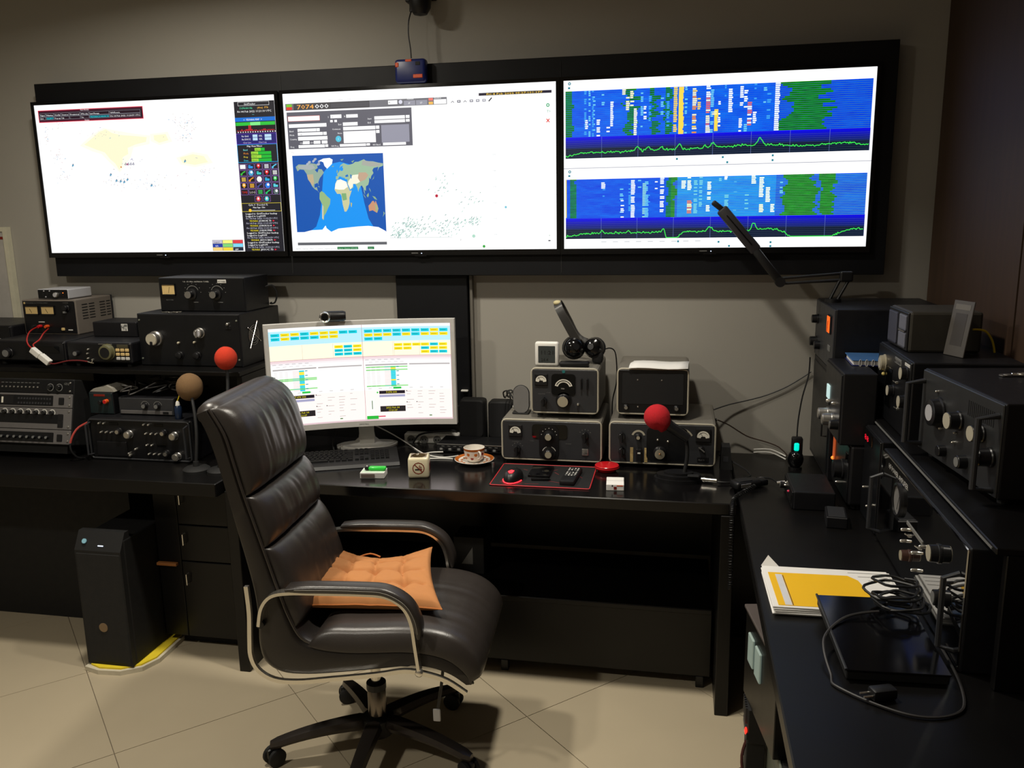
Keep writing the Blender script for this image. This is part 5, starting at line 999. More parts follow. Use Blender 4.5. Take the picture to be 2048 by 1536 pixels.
knob(e5, .05, .055, .012, .015, M_KNOB, M_PRINTD)
ps = gear('bench_power_supply', (-0.050, -0.260, SZ + 0.10), 0, 0.262, 0.235, 0.149, 'bench power supply with two yellowed meters and grey vented side', 'power supply', None, mat('grey_steel_side', (112, 104, 96), .5, var=.06), M_PANELD, feet=False, r=.004)
for x in (.050, .128): meter(ps, x, .104, .066, .038, M_METERY, -.5)
k = knob(ps, .218, .115, .013, .016, M_KNOB, M_KNOB, 1.2); MB().rbox(.214, .222, -.02, -.004, .094, .102, .001, 1).build('mark', M_PRINTD, ps)
lettering('REGULATED DC POWER SUPPLY', .022, .134, .006, -.0006, M_PRINTD, ps, width=.11); lettering('VOLTAGE', .203, .135, .006, -.0006, M_PRINTD, ps); MB().rbox(.012, .020, -.001, .001, .131, .139, .001, 1).build('badge', M_METERY, ps)
for x, m_ in ((.058, M_KNOB), (.085, M_RED), (.120, M_ORANGE)): b = MB(); b.lathe([(.007, 0), (.008, .01), (.006, .02)], 12, Matrix.Translation((x, 0, .036)) @ Matrix.Rotation(PI / 2, 4, 'X')); b.build('terminal', m_, ps, True)
MB().rbox(.075, .105, -.001, .001, .052, .056, .0005, 1).build('print_line', M_PRINT, ps); MB().rbox(.185, .20, -.006, .002, .018, .030, .002, 1).build('rocker_switch', M_METERY, ps); MB().rbox(.216, .238, -.002, .002, .018, .023, .001, 1).build('label_strip', M_PRINT, ps)
for y0, y1 in ((.04, .075), (.085, .12), (.155, .19), (.20, .225)): slots(ps, y0, y1, .065, .125, 6, .262)
MB().rbox(-.002, .266, .236, .240, .0, .150, .002, 1).build('rear_panel', M_BLKM, ps)
si = thing('audio_interface', (0.022, -0.245, SZ + 0.2495)); tag(si, 'small silver box with a round volume knob on top of the power supply', 'audio box')
MB().rbox(0, .150, .002, .150, .002, .043, .004, 2).build('case', M_SILVER, si); MB().rbox(.003, .147, 0, .004, .004, .041, .002, 1).build('front_panel', M_PANELD, si)
knob(si, .095, .020, .0115, .012, M_ALU, M_SILVER, y=0); 
for x, z in ((.035, .036), (.063, .036), (.042, .011)): screwdot(si, x, z, .003, M_SILVER)
for x in (.05, .03): MB().cyl((x, -.001, .022), .007, .003, 'y', 14).build('jack', M_KNOB, si)
led(si, .127, .028, .0018, E_AMBER); led(si, .127, .016, .0015, mat('dim_red', (90, 20, 20), .3))
for x in (.02, .13): MB().cyl((x, .02, 0), .006, .003, 'z', 8).build('foot', M_BLKM, si); MB().cyl((x, .13, 0), .006, .003, 'z', 8).build('foot', M_BLKM, si)
e4 = thing('small_relay_box', (0.315, -0.300, SZ + 0.10)); tag(e4, 'small flat black box with white tag on top of the transceiver', 'box')
MB().rbox(0, .205, 0, .15, 0, .062, .003, 1).build('case', M_NAVY, e4); MB().rbox(.135, .165, -.002, .0, .025, .055, .001, 1).build('white_tag', M_PRINT, e4)
b = MB(); rgq = random.Random(2)
for i in range(6):
    for j in range(5):
        if rgq.random() < .45: b.box(.137 + i * .0045, .141 + i * .0045, -.0026, -.002, .028 + j * .005, .0325 + j * .005)
b.build('tag_print', M_PRINTD, e4)
# leads from the power supply
tag(MB().tube([(.033, -.282, 1.240), (.08, -.38, 1.235), (.14, -.47, 1.215), (.165, -.492, 1.195), (.192, -.503, 1.182)], .0028, 6, smooth=2).build('red_lead', M_REDW, None, True), 'red lead hanging from the power supply terminal to the white plug', 'wire')
tag(MB().tube([(.089, -.284, 1.234), (.16, -.40, 1.230), (.198, -.47, 1.215), (.190, -.497, 1.20), (.200, -.500, 1.186)], .0028, 6, smooth=2).build('orange_red_lead', M_REDW, None, True), 'second red lead from the orange terminal to the white plug', 'wire')
wp = thing('white_connector', (.226, -.508, 1.155), 0); tag(wp, 'white two-part plug joining red leads below the power supply', 'connector'); wp.rotation_euler = (0, R(38), 0)
MB().rbox(-.045, -.002, -.011, .011, -.012, .012, .003, 2).build('plug_half', M_WHITE, wp); MB().rbox(-.001, .048, -.012, .012, -.009, .014, .003, 2).build('plug_half', M_WHITE, wp)
tag(MB().tube([(.258, -.508, 1.128), (.29, -.51, 1.126), (.345, -.508, 1.138), (.40, -.505, 1.140), (.435, -.505, 1.136)], .0028, 6, smooth=2).build('red_black_lead', mat('dark_red_wire', (110, 30, 34), .5), None, True), 'dark red lead running along the shelf edge to the transceiver', 'wire')
fk = MB(); fk.tube([(.435, -.505, 1.136), (.450, -.505, 1.132), (.457, -.505, 1.141)], .0022, 6); fk.tube([(.450, -.505, 1.132), (.461, -.505, 1.131)], .002, 6); tag(fk.build('fork_terminal', M_CHROME, None, True), 'shiny fork terminal at the end of the dark red lead', 'terminal')

am = gear('linear_amplifier', (0.595, -0.40, SZ), 0, 0.447, 0.335, 0.211, 'large black amplifier with big silver dial and fan grille on its side', 'amplifier', None, M_NAVY, M_PANELD, feet=False, r=.003, inset=.003)
k = MB().lathe([(.030, 0), (.030, .010), (.026, .014), (.025, .034), (.022, .036)], 26, Matrix.Translation((.080, 0, .112)) @ Matrix.Rotation(PI / 2, 4, 'X')).build('knob', M_ALU, am, True)
MB().lathe([(.0225, 0), (.0225, .001)], 24, Matrix.Translation((.080, -.0362, .112)) @ Matrix.Rotation(PI / 2, 4, 'X')).build('cap', M_RIM, k); MB().rbox(.074, .086, -.040, -.03, .088, .104, .002, 1).build('crank_notch', M_KNOB, k)
k = knob(am, .275, .136, .018, .022, M_ALU, M_SILVER, 1.15); MB().rbox(.27, .279, -.034, -.02, .12, .15, .003).build('grip', M_ALU, k)
for x, z in ((.178, .095), (.248, .098)): screwdot(am, x, z, .005, M_KNOBF, l=.01)
for x, z in ((.178, .045), (.255, .045)): knob(am, x, z, .014, .016, M_KNOB, None, 1.15)
screwdot(am, .398, .172, .006, M_CHROME, l=.012); MB().rbox(.385, .41, -.003, .001, .15, .166, .002, 1).build('switch_plate', M_KNOB, am)
for x in (.012, .435): screwdot(am, x, .185, .004, M_GREYM); screwdot(am, x, .03, .004, M_GREYM)
for rr in (.012, .022, .032, .040):
    b = MB(); b.tube([(.4485, .105 + rr * math.cos(R(a)), .115 + rr * math.sin(R(a)) * 1.0) for a in range(0, 360, 15)], .0012, 5, closed=True); b.build('fan_grille_ring', M_ALU, am, True)
b = MB(); b.tube([(.450, .105 - .040, .115 - .050), (.450, .105 + .030, .115 + .052)], .0018, 5); b.tube([(.450, .105 - .045, .115 + .034), (.450, .105 + .048, .115 - .030)], .0018, 5); b.build('fan_grille_bars', M_CHROME, am, True)
MB().cyl((.447, .105, .115), .043, .0008, 'x', 26).build('fan_opening', M_BLKM, am)
for yy, zz in ((.065, .065), (.135, .167), (.06, .149), (.153, .085)): MB().sphere((.4495, yy, zz), .0035, 8, 6).build('grille_screw', M_CHROME, am, True)
tn = gear('antenna_tuner', (0.660, -0.330, SZ + 0.2115), 0, 0.376, 0.20, 0.136, 'black antenna tuner with amber meter and two silver knobs on the amplifier', 'tuner', None, M_NAVY, M_PANELD, feet=False, r=.003, inset=.002)
meter(tn, .045, .088, .062, .046, M_METERY, .2)
for x, nm in ((.150, 'a'), (.258, 'b')):
    knob(tn, x - .006, .070, .0145, .026, M_KNOB, M_ALU, 1.6, capf=.95); arc(tn, x, .078, .026, 20, 160, .0013, M_PRINTD); dots(tn, x, .078, .036, 0, 180, 7, M_PRINTD); MB().box(x + .0, x + .022, -.0008, 0, .037, .039).build('print_line', M_PRINTD, tn)
lettering('1.8 - 150 MHz  ANTENNA TUNER', .110, .118, .007, -.0006, M_PRINT, tn, width=.115); MB().rbox(.262, .300, -.0015, .001, .114, .128, .001, 1).build('sticker', M_PRINT, tn); lettering('MF TUNER', .265, .118, .007, -.002, M_INK, tn, width=.032); lettering('INDUCTOR', .03, .045, .006, -.0006, M_PRINTD, tn)
kyb = thing('key_bunch', (.72, -.365, SZ + .2115)); tag(kyb, 'small bunch of shiny keys lying at the front of the amplifier top', 'keys')
b = MB(); b.tube([(.008 * math.cos(R(a)), .008 * math.sin(R(a)), .002) for a in range(0, 360, 30)], .001, 5, closed=True); b.build('ring', M_CHROME, kyb, True)
for a, l in ((-10, .045), (12, .05), (185, .03)): MB().rbox(.006, l, -.0045, .0045, .001, .0035, .001, 1, Matrix.Rotation(R(a), 4, 'Z')).build('key_blade', M_CHROME, kyb); MB().cyl((.012 * math.cos(R(a)), .012 * math.sin(R(a)), .001), .009, .003, 'z', 14).build('key_head', M_ALU, kyb)
b = MB(); b.tube([(1.036, -.16, 1.40), (1.062, -.15, 1.408), (1.078, -.14, 1.375), (1.066, -.14, 1.335), (1.04, -.13, 1.33), (1.03, -.10, 1.33)], .0035, 6, smooth=2); tag(b.build('tuner_cable', M_CABLE, None, True), 'black coax cable looping out of the side of the antenna tuner', 'cable')

# ---- gear under the shelf
rk = thing('rack_mixer', (-0.10, -0.60, 0.815), 0, R(-14)); tag(rk, 'tilted grey rack of effects units with a row of white-ringed knobs', 'rack')
MB().rbox(0, .485, .006, .20, 0, .262, .003, 1).build('case', M_BLKM, rk)
M_RKG = mat('rack_grey', (96, 93, 92), .5)
MB().rbox(.0, .485, 0, .006, .205, .258, .002, 1).build('rack_panel', M_PANELD, rk); MB().rbox(.0, .485, 0, .006, .148, .203, .002, 1).build('rack_panel', M_RKG, rk); MB().rbox(.0, .485, 0, .006, .062, .146, .002, 1).build('rack_panel', M_RKG, rk); MB().rbox(.0, .485, 0, .006, .004, .060, .002, 1).build('rack_panel', M_RKG, rk)
MB().rbox(.01, .43, -.001, .001, .085, .122, .001, 1).build('dark_inset', M_PANELD, rk); MB().rbox(.01, .40, -.001, .001, .155, .196, .001, 1).build('dark_inset', M_PANELD, rk); MB().rbox(.01, .41, -.001, .001, .012, .05, .001, 1).build('dark_inset', M_PANELD, rk)
led(rk, .142, .245, .003); 
for k in range(10): screwdot(rk, .165 + k * .018, .228, .0035, M_ALU, l=.003); MB().box(.16 + k * .018, .172 + k * .018, -.0008, 0, .244, .246).build('print_mark', M_PRINTD, rk)
for x in (.385, .425): arc(rk, x, .229, .014, 0, 359, .0015, M_PRINTD); knob(rk, x, .229, .009, .012, M_KNOB)
MB().rbox(.16, .22, -.002, .001, .158, .194, .001, 1).build('display_window', M_KNOB, rk); MB().box(.166, .174, -.0028, -.002, .163, .187).build('display_segment', M_METER, rk)
for k in range(11):
    x = .04 + k * .036; arc(rk, x, .128, .012, -30, 210, .0022, M_PRINT, y=-.0016); knob(rk, x, .128, .0085, .012, M_KNOB, None)
for k in range(12):
    for j in range(2): MB().rbox(.24 + k * .013, .248 + k * .013, -.003, .001, .16 + j * .018, .168 + j * .018, .001, 1).build('button', M_PANEL, rk)
for k in range(13): knob(rk, .035 + k * .029, .03, .007, .010, M_KNOB, M_PRINTD)
for j, z in enumerate((.175, .11, .085, .03)): MB().rbox(.425, .45, -.003, .001, z - .014, z + .014, .002, 1).build('socket_block', M_KNOB, rk)
for z in (.018, .048, .075, .135, .16, .192, .215, .248): screwdot(rk, .474, z, .004, M_ALU)
lettering('GEQ', .445, .24, .012, -.0008, M_PRINTD, rk)
MB().box(.02, .46, .02, .10, -.032, .0).build('stand', M_BLKM, rk)
tx = gear('transceiver', (0.445, -0.560, DZ), 0, 0.448, 0.33, 0.168, 'wide black transceiver with chrome knobs and corner handles on the left desk', 'radio', None, M_NAVY, M_PANELD, feet=False, r=.008, inset=.004)
b = MB(); b.tube([(x, -.004, z) for x, z in rrect(.006, .006, .442, .162, .012)], .0035, 6, closed=True); b.build('front_frame', M_PANEL, tx, True)
for s_ in (.012, .436): b = MB(); b.tube([(s_, 0, .02), (s_, -.03, .025), (s_, -.03, .145), (s_, 0, .150)], .004, 8); b.build('handle', M_PANEL, tx, True)
for ox, oz in ((0, 0), (.195, 0), (.2, -.082)):
    for x, z in ((.055, .148), (.076, .148), (.060, .112), (.082, .112), (.104, .112)): screwdot(tx, x + ox, z + oz, .0042, M_CHROME, l=.012)
    knob(tx, .137 + ox, .117 + oz, .013, .016, M_KNOB, M_CHROME, 1.1, capf=.6); knob(tx, .182 + ox, .107 + oz, .015, .022, M_ALU, M_CHROME, 1.1)
    MB().rbox(.095 + ox, .135 + ox, -.001, .002, .140 + oz, .152 + oz, .001, 1).build('display', M_GLASS, tx)
for x, z in ((.178, .022), (.175, .030), (.205, .048)): screwdot(tx, x, z, .005, M_CHROME, l=.014)
MB().rbox(.03, .165, -.003, .002, .014, .075, .004, 2).build('meter_block', M_KNOB, tx)
bxd = gear('small_meter_box', (0.418, -0.505, DZ + 0.168), 0, 0.108, 0.18, 0.090, 'small dark box with a red knob and a folded paper on top', 'box', None, M_NAVY, mat('dark_teal_panel', (22, 36, 38), .4), feet=False, r=.003, inset=.003)
knob(bxd, .082, .055, .009, .016, M_ORANGE, M_RED); knob(bxd, .055, .05, .008, .012, M_KNOB); MB().rbox(.025, .075, -.001, .001, .073, .082, .001, 1).build('label', M_BROWNM, bxd); screwdot(bxd, .052, .055, .003)
pt = MB(); pt.prism([(.0, .0), (.018, .012), (.055, .018), (.075, .026), (.10, .014), (.108, .0)], -.495, -.36); o = pt.build('folded_paper', mat('grey_paper', (150, 146, 136), .8), None); o.location = (.42, 0, DZ + .2585); tag(o, 'folded greyish paper lying on the small box with the red knob', 'paper')
e10 = gear('radio_set', (0.545, -0.500, DZ + 0.168), 0, 0.245, 0.26, 0.072, 'flat grey-fronted radio under the heap of cables', 'radio', None, M_NAVY, M_PANEL, feet=False, r=.004, inset=.003)
for x in (.12, .175): knob(e10, x, .040, .011, .014, M_KNOB, M_PRINTD, 1.15); arc(e10, x, .040, .018, 10, 170, .0012, M_PRINTD)
MB().rbox(.01, .235, -.002, .001, .006, .020, .001, 1).build('lower_strip', M_RKG, e10); MB().rbox(.195, .22, -.003, 0, .008, .018, .001, 1).build('badge', M_KNOB, e10)
rgc = random.Random(21)
for k in range(6):
    pts = []; x = .545 + .035 * k; y = -.47 + .04 * (k % 3); z = DZ + .168 + .0765 + .004 * k
    for i in range(7): pts.append((x + rgc.uniform(-.04, .06), y + rgc.uniform(-.035, .06), z + rgc.uniform(.0, .05))); x += .012
    pts = [(p[0], p[1], max(p[2], z + .0)) for p in pts]
    tag(MB().tube(pts, .003, 6, smooth=3).build('cable_loop', M_CABLE if k % 2 else mat('grey_cable', (74, 72, 70), .5), None, True), ['grey cable at the edge of the heap beside the folded paper', 'black cable in the heap just beside the folded paper', 'grey cable crossing the middle of the heap on the flat radio', 'black cable in the middle of the heap on the flat radio', 'grey cable in the heap nearest the wound black cable', 'black cable in the heap touching the wound black cable'][k], 'cable', '%s cables heaped on the flat radio' % ('black' if k % 2 else 'grey'))
cl = MB(); cl.tube([(.74 + .045 * math.cos(a * .5), -.40 + .03 * math.sin(a * .5), DZ + .265 + .022 + .0022 * (a % 5)) for a in range(0, 38)], .0035, 6); tag(cl.build('cable_coil', M_CABLE, None, True), 'black cable wound in rings beside the tan foam microphone', 'cable')
gb = thing('glue_bottle', (.830, -.535, DZ + .168)); tag(gb, 'small blue bottle with white and yellow tip on the wide transceiver', 'bottle')
MB().lathe([(.013, 0), (.014, .002), (.014, .045), (.008, .055)], 16).build('body', mat('dark_blue_bottle', (24, 40, 66), .3), gb, True); MB().lathe([(.009, .054), (.007, .066), (.003, .072)], 12).build('cap', M_WHITE, gb, True); b = MB(); b.tube([(0, 0, .071), (.006, 0, .082), (.010, 0, .092)], .002, 6); b.build('tip', M_YELC, gb, True)
def foam_mic(loc, head, r, m_, lab, neck):
    t = thing('foam_microphone', loc); tag(t, lab, 'microphone')
    MB().lathe([(.05, 0), (.05, .012), (.042, .018), (.012, .022), (.010, .04)], 24).build('base', M_BLKM, t, True)
    b = MB(); b.tube([(0, 0, .03)] + neck + [head], .006, 8, smooth=2); b.build('gooseneck', M_BLKM, t, True)
    o = MB().sphere((0, 0, 0), r, 26, 16, (1, 1, 1.08)).build('foam_windscreen', m_, t, True, 180); o.location = head
    for v in o.data.vertices: v.co *= 1 + .015 * noise.noise(v.co * 50)
foam_mic((.965, -.66, DZ), (-.056, .092, .303), .049, M_TANFOAM, 'microphone with a large tan foam ball behind the chair', [(.0, .02, .14), (-.02, .05, .23)])
foam_mic((1.065, -.66, DZ), (.0, .10, .415), .041, M_ORFOAM, 'microphone with an orange red foam ball in front of the amplifier', [(.02, .03, .2), (.01, .08, .32)])

# ---- on the floor by the left desk
fs_ = thing('foam_slab', (0.52, -0.84, 0)); tag(fs_, 'off-white foam slab with yellow edge under the computer tower', 'slab')
b = MB(); b.prism([(0.012, .0), (.08, -.018), (.17, -.012), (.235, .03), (.262, .10), (.25, .45), (.012, .45)], .0, .018, 'xy'); b.build('slab', M_STYRO, fs_); b = MB(); b.prism([(0.03, .012), (.08, -.006), (.165, .0), (.225, .04), (.25, .10), (.24, .40), (.03, .40)], .018, .024, 'xy'); b.build('yellow_layer', M_YELC, fs_)
pc = thing('computer_tower', (0.535, -0.825, 0.024)); tag(pc, 'tall black computer tower standing on a foam slab by the cabinet', 'computer')
MB().rbox(0, .195, .02, .46, 0, .50, .006, 2).build('body', M_BLKM, pc); b = MB(); b.prism([(.0, .0), (.0, .46), (.035, .525), (.06, .525), (.06, .0)], .002, .193, 'yz'); b.build('front_panel', M_BLKM, pc)
MB().rbox(.006, .189, -.002, .004, .01, .45, .003, 1).build('front_mesh', mat('tower_mesh', (22, 22, 22), .8, bump=.4, bscale=900), pc); MB().cyl((.088, -.004, .155), .018, .003, 'y', 20).build('emblem', mat('brass_badge', (140, 120, 96), .35, metal=.6), pc)
MB().lathe([(.009, 0), (.009, .004)], 14, Matrix.Translation((.04, .012, .492)) @ Matrix.Rotation(R(62), 4, 'X')).build('power_button', mat('bluish_light', (110, 150, 160), .3, emit=(110, 150, 160), es=.5), pc)
MB().rbox(.095, .118, .008, .014, .475, .479, .001, 1).build('status_light', E_WHITE, pc)
for x in (.03, .165): MB().rbox(x - .012, x + .012, .03, .43, 0, .004, .001, 1).build('foot', M_BLK, pc)
tag(MB().tube([(.430, -.50, .90), (.412, -.57, .885), (.402, -.60, .855), (.398, -.61, .83)], .004, 6, smooth=2).build('red_cable', mat('salmon_cable', (168, 62, 54), .5), None, True), 'short red cable bending down beside the wide transceiver', 'cable')
tag(MB().tube([(.398, -.612, .828), (.402, -.615, .80), (.414, -.60, .770), (.422, -.57, .7585)], .004, 6, smooth=2).build('dark_cable', M_CABLE, None, True), 'black cable end below the short red cable on the left desk', 'cable')
# ================================================================ RIGHT-HAND RACK (sets face the chair, along the wood wall)
Q = R(-90)
hu = thing('rack_shelf', (3.32, -1.76, DZ)); tag(hu, 'black shelf rack on the return desk holding the big radios', 'shelf')
MB().rbox(0, .31, 0, 1.20, .281, .295, .002, 1).build('board', M_DESKM, hu)
for y in (0.0, 1.178): MB().rbox(.02, .31, y, y + .02, 0, .2805, .002, 1).build('side_panel', M_DESKM, hu)
MB().box(-.002, .0, .02, 1.19, .285, .289).build('edge_trim', M_PRINTD, hu)
HZ = DZ + .295
cbx = thing('equipment_cabinet', (3.24, -.045, DZ), Q); tag(cbx, 'tall black cabinet in the corner under the amplifier with the orange meter', 'cabinet')
MB().rbox(0, .40, 0, .38, 0, .384, .003, 1).build('body', M_NAVY, cbx); MB().rbox(.02, .38, -.004, .002, .02, .365, .003, 1).build('door', M_PANELD, cbx); b = MB(); b.tube([(.36, -.004, .15), (.36, -.02, .15), (.36, -.02, .22), (.36, -.004, .22)], .003, 6); b.build('handle', M_KNOB, cbx, True)
ra = gear('linear_amplifier', (3.235, -.05, DZ + .385), Q, .39, .365, .212, 'black amplifier with glowing orange meter in the corner, under the boom arm', 'amplifier', None, M_NAVY, M_PANEL, feet=False, r=.004, inset=.003)
m_ = MB().rbox(.285, .345, -.006, .001, .12, .185, .003, 1).build('meter', M_KNOB, ra); MB().box(.29, .34, -.0075, -.006, .125, .18).build('dial_face', E_ORANGE, m_); MB().tube([(.305, -.0082, .127), (.318, -.0082, .165)], .0012, 4).build('needle', M_BROWNM, m_)
knob(ra, .06, .14, .016, .022, M_KNOB, None, 1.1); knob(ra, .05, .055, .018, .024, M_KNOB, None, 1.1); knob(ra, .12, .05, .016, .02, M_KNOB); MB().rbox(.30, .34, -.003, .001, .06, .08, .001, 1).build('label_plate', M_PRINTD, ra)
rh = gear('transceiver', (3.25, -.458, DZ), Q, .282, .07, .208, 'black transceiver with glowing amber strip, standing on the return desk', 'radio', None, feet=True)
MB().rbox(.035, .060, -.005, .001, .10, .185, .002, 1).build('meter_strip', mat('dim_amber', (200, 90, 40), .4, emit=(190, 84, 40), es=.45), rh); MB().sphere((.05, -.006, .103), .006, 10, 6).build('pilot_lamp', E_AMBER, rh, True)
for x, z in ((.10, .085), (.10, .06), (.15, .05)): screwdot(rh, x, z, .0045, M_CHROME, l=.012)
knob(rh, .20, .11, .03, .03, M_KNOB, None, 1.1); MB().rbox(.235, .275, -.002, .001, .15, .18, .002, 1).build('display', M_GLASS, rh)
rdx = gear('receiver', (3.215, -.455, DZ + .209), Q, .285, .104, .226, 'black receiver with chrome knobs and small lit display under the blue notebook', 'radio', None, feet=False, r=.004)
MB().rbox(.055, .10, -.004, .001, .105, .150, .001, 1).build('lit_display', E_PALE, rdx); screwdot(rdx, .115, .105, .006, M_CHROME, l=.014); MB().rbox(.055, .10, -.003, .001, .085, .10, .001, 1).build('button_strip', M_KNOB, rdx)
knob(rdx, .10, .058, .020, .032, M_ALU, M_CHROME, 1.1); knob(rdx, .18, .058, .020, .032, M_ALU, M_CHROME, 1.1); knob(rdx, .26, .06, .016, .024, M_KNOB, M_ALU); screwdot(rdx, .20, .115, .005, M_CHROME, l=.012)
nb = thing('notebook', (3.315, -.525, DZ + .4355), R(-2)); tag(nb, 'blue covered notebook with white page edges on the black receiver', 'notebook')
MB().rbox(-.040, .155, -.075, .065, .002, .016, .001, 1).build('pages', M_PAPER, nb); MB().rbox(-.045, .16, -.08, .07, .016, .019, .001, 1).build('cover', M_BLUE, nb); MB().rbox(-.045, .16, -.08, .07, 0, .002, .0008, 1).build('back_cover', M_NBLUE, nb)
b = MB()
for k in range(9): b.tube([(-.02 + k * .019 + .004 * math.cos(R(a)), -.080, .010 + .011 * math.sin(R(a))) for a in range(0, 360, 40)], .001, 4, closed=True)
b.build('spiral_binding', M_PRINT, nb)
re_ = gear('receiver', (3.342, -.615, HZ), Q, .385, .285, .222, 'black receiver with pale round knobs on the shelf under the small grey power unit', 'radio', None, feet=False, r=.004, inset=.003)
knob(re_, .09, .17, .024, .014, M_KNOBF, M_RIM, 1.1); MB().sphere((.10, -.004, .138), .006, 8, 6).build('pilot_lamp', mat('yellow_cap', (220, 200, 120), .3), re_, True)
for x, z, r_ in ((.345, .185, .018), (.215, .110, .016), (.345, .105, .018)): knob(re_, x, z, r_, .016, M_KNOB, M_RIM, 1.1, capf=.92)
MB().rbox(.21, .28, -.0012, .001, .192, .210, .001, 1).build('name_plate', M_PRINTD, re_); MB().rbox(.32, .37, -.0012, .001, .203, .212, .001, 1).build('name_plate', M_PRINT, re_)
lettering('RECEIVER', .212, .196, .011, -.0018, M_INK, re_, width=.066)
toggle(re_, .25, .14); toggle(re_, .28, .07); MB().rbox(.12, .19, -.002, .001, .05, .17, .003, 1).build('dial_window', M_GLASS, re_)
rf = gear('transceiver', (3.345, -1.10, HZ), R(-83), .42, .27, .226, 'big black transceiver with tubular handles and chrome knobs on the rack shelf', 'radio', None, M_NAVY, mat('charcoal_front', (38, 39, 40), .42), feet=True, r=.004, inset=.003)
for x in (.018, .402): b = MB(); b.tube([(x, 0, .03), (x, -.042, .035), (x, -.042, .19), (x, 0, .196)], .007, 10); b.build('handle', M_PANEL, rf, True)
knob(rf, .115, .135, .034, .024, M_KNOB, M_SILVER, 1.15, capf=.6); knob(rf, .225, .142, .021, .028, M_KNOB, M_RIM, 1.1, capf=.9); knob(rf, .335, .140, .019, .024, M_KNOB, M_RIM, 1.1, capf=.9)  # pale matte caps paint in the bright shine of chrome
for x, z in ((.10, .185), (.085, .115), (.135, .10), (.21, .085), (.215, .11)): screwdot(rf, x, z, .0035, M_CHROME, l=.008)
knob(rf, .27, .055, .016, .02, M_KNOB, M_PRINTD); knob(rf, .385, .10, .02, .03, M_KNOB, M_PRINTD, 1.1); knob(rf, .16, .05, .014, .018, M_KNOB); 
for k in range(14): MB().box(.26 + k * .009, .2645 + k * .009, -.0008, .001, .165, .20).build('vent_slot', M_BLKM, rf)
rb = gear('small_power_unit', (3.36, -.635, HZ + .222), R(-88), .20, .20, .118, 'small power unit with grey two-part front on the shelf receiver', 'power supply', None, mat('brown_grey_case', (56, 53, 47), .5), M_NAVY, feet=False, r=.008, inset=.004)
MB().rbox(.012, .10, -.004, .001, .012, .106, .004, 2).build('grey_panel', mat('blue_grey_panel', (66, 68, 82), .5), rb); MB().rbox(.12, .188, -.004, .001, .062, .106, .004, 2).build('grey_panel', mat('light_blue_grey', (104, 106, 118), .5), rb); MB().rbox(.12, .188, -.004, .001, .012, .056, .004, 2).build('grey_panel', MATS['light_blue_grey'], rb); MB().box(.125, .185, -.006, -.004, .0575, .061).build('chrome_line', M_ALU, rb); screwdot(rb, .05, .055, .006, M_SILVER)
cd_ = thing('leaning_card', (3.478, -.885, HZ + .223), R(12)); tag(cd_, 'translucent plastic card standing upright beside the small power unit', 'card'); cd_.rotation_euler = (R(-9), 0, R(-66))
MB().rbox(-.038, .038, -.002, .002, 0, .155, .001, 1).build('sheet', mat('frosted_plastic', (84, 80, 76), .4), cd_); MB().box(-.022, .022, -.0026, -.002, .03, .12).build('printed_block', mat('grey_block', (64, 60, 58), .5), cd_); MB().box(-.028, .028, -.0026, -.002, .13, .145).build('printed_block', mat('pale_block', (110, 106, 100), .5), cd_)
tag(MB().tube([(3.53, -.86, 1.345), (3.565, -.85, 1.34), (3.59, -.84, 1.31), (3.60, -.835, 1.277)], .003, 6, smooth=2).build('yellow_wire', M_YELC, None, True), 'yellow wire behind the upright plastic card', 'wire')
ky = thing('key_bunch', (3.50, -1.20, HZ + .227), R(8)); tag(ky, 'bunch of shiny metal keys lying on top of the big transceiver', 'keys')
for i, (a, l, x) in enumerate(((2, .055, 0), (-14, .05, .01), (10, .06, .05), (170, .03, .05))):
    M = Matrix.Translation((x, 0, .0012 + .001 * i)) @ Matrix.Rotation(R(a), 4, 'Z'); MB().rbox(.008, l, -.004, .004, 0, .0025, .0008, 1, M).build('key_blade', M_CHROME, ky); MB().lathe([(.010, 0), (.010, .0025)], 14, M).build('key_head', M_ALU, ky)
b = MB(); b.tube([(.045 + .012 * math.cos(R(a)), .012 * math.sin(R(a)), .006) for a in range(0, 360, 24)], .0011, 5, closed=True); b.build('ring', M_CHROME, ky, True)
ri = gear('frequency_counter', (3.29, -.745, DZ), Q, .205, .30, .2795, 'black set with red digit display below the rack shelf', 'radio', None, feet=False, r=.003, inset=.003)
MB().rbox(.008, .11, -.003, .001, .235, .272, .002, 1).build('display_window', M_GLASS, ri); lettering('88', .014, .240, .026, -.0035, mat('red_digits', (200, 20, 40), .4, emit=(220, 20, 44), es=.9), ri, width=.055, name='digits')
for x, z in ((.06, .10), (.12, .06), (.17, .08)): screwdot(ri, x, z, .004, M_CHROME, l=.01)
M_MIRR = mat('gloss_black_acrylic', (8, 8, 9), .03, spec=1.0, ior=2.6, var=.02)
rg_ = gear('power_amplifier', (3.292, -.965, DZ), Q, .735, .31, .268, 'wide black power amplifier with round meter under the rack shelf', 'amplifier', None, M_NAVY, M_MIRR, feet=False, r=.004, inset=.003)
lettering('HF POWER AMPLIFIER', .085, .236, .020, -.0006, M_PRINT, rg_, width=.20)
meter(rg_, .215, .188, .09, .09, mat('grey_dial', (120, 118, 116), .4), .4, round_=True)
b = MB(); b.tube([(.03, 0, .03), (.03, -.03, .04), (.03, -.03, .19), (.03, 0, .2)], .006, 8); b.build('handle', M_PANEL, rg_, True); b = MB(); b.tube([(.70, 0, .03), (.70, -.03, .04), (.70, -.03, .19), (.70, 0, .2)], .006, 8); b.build('handle', M_PANEL, rg_, True)
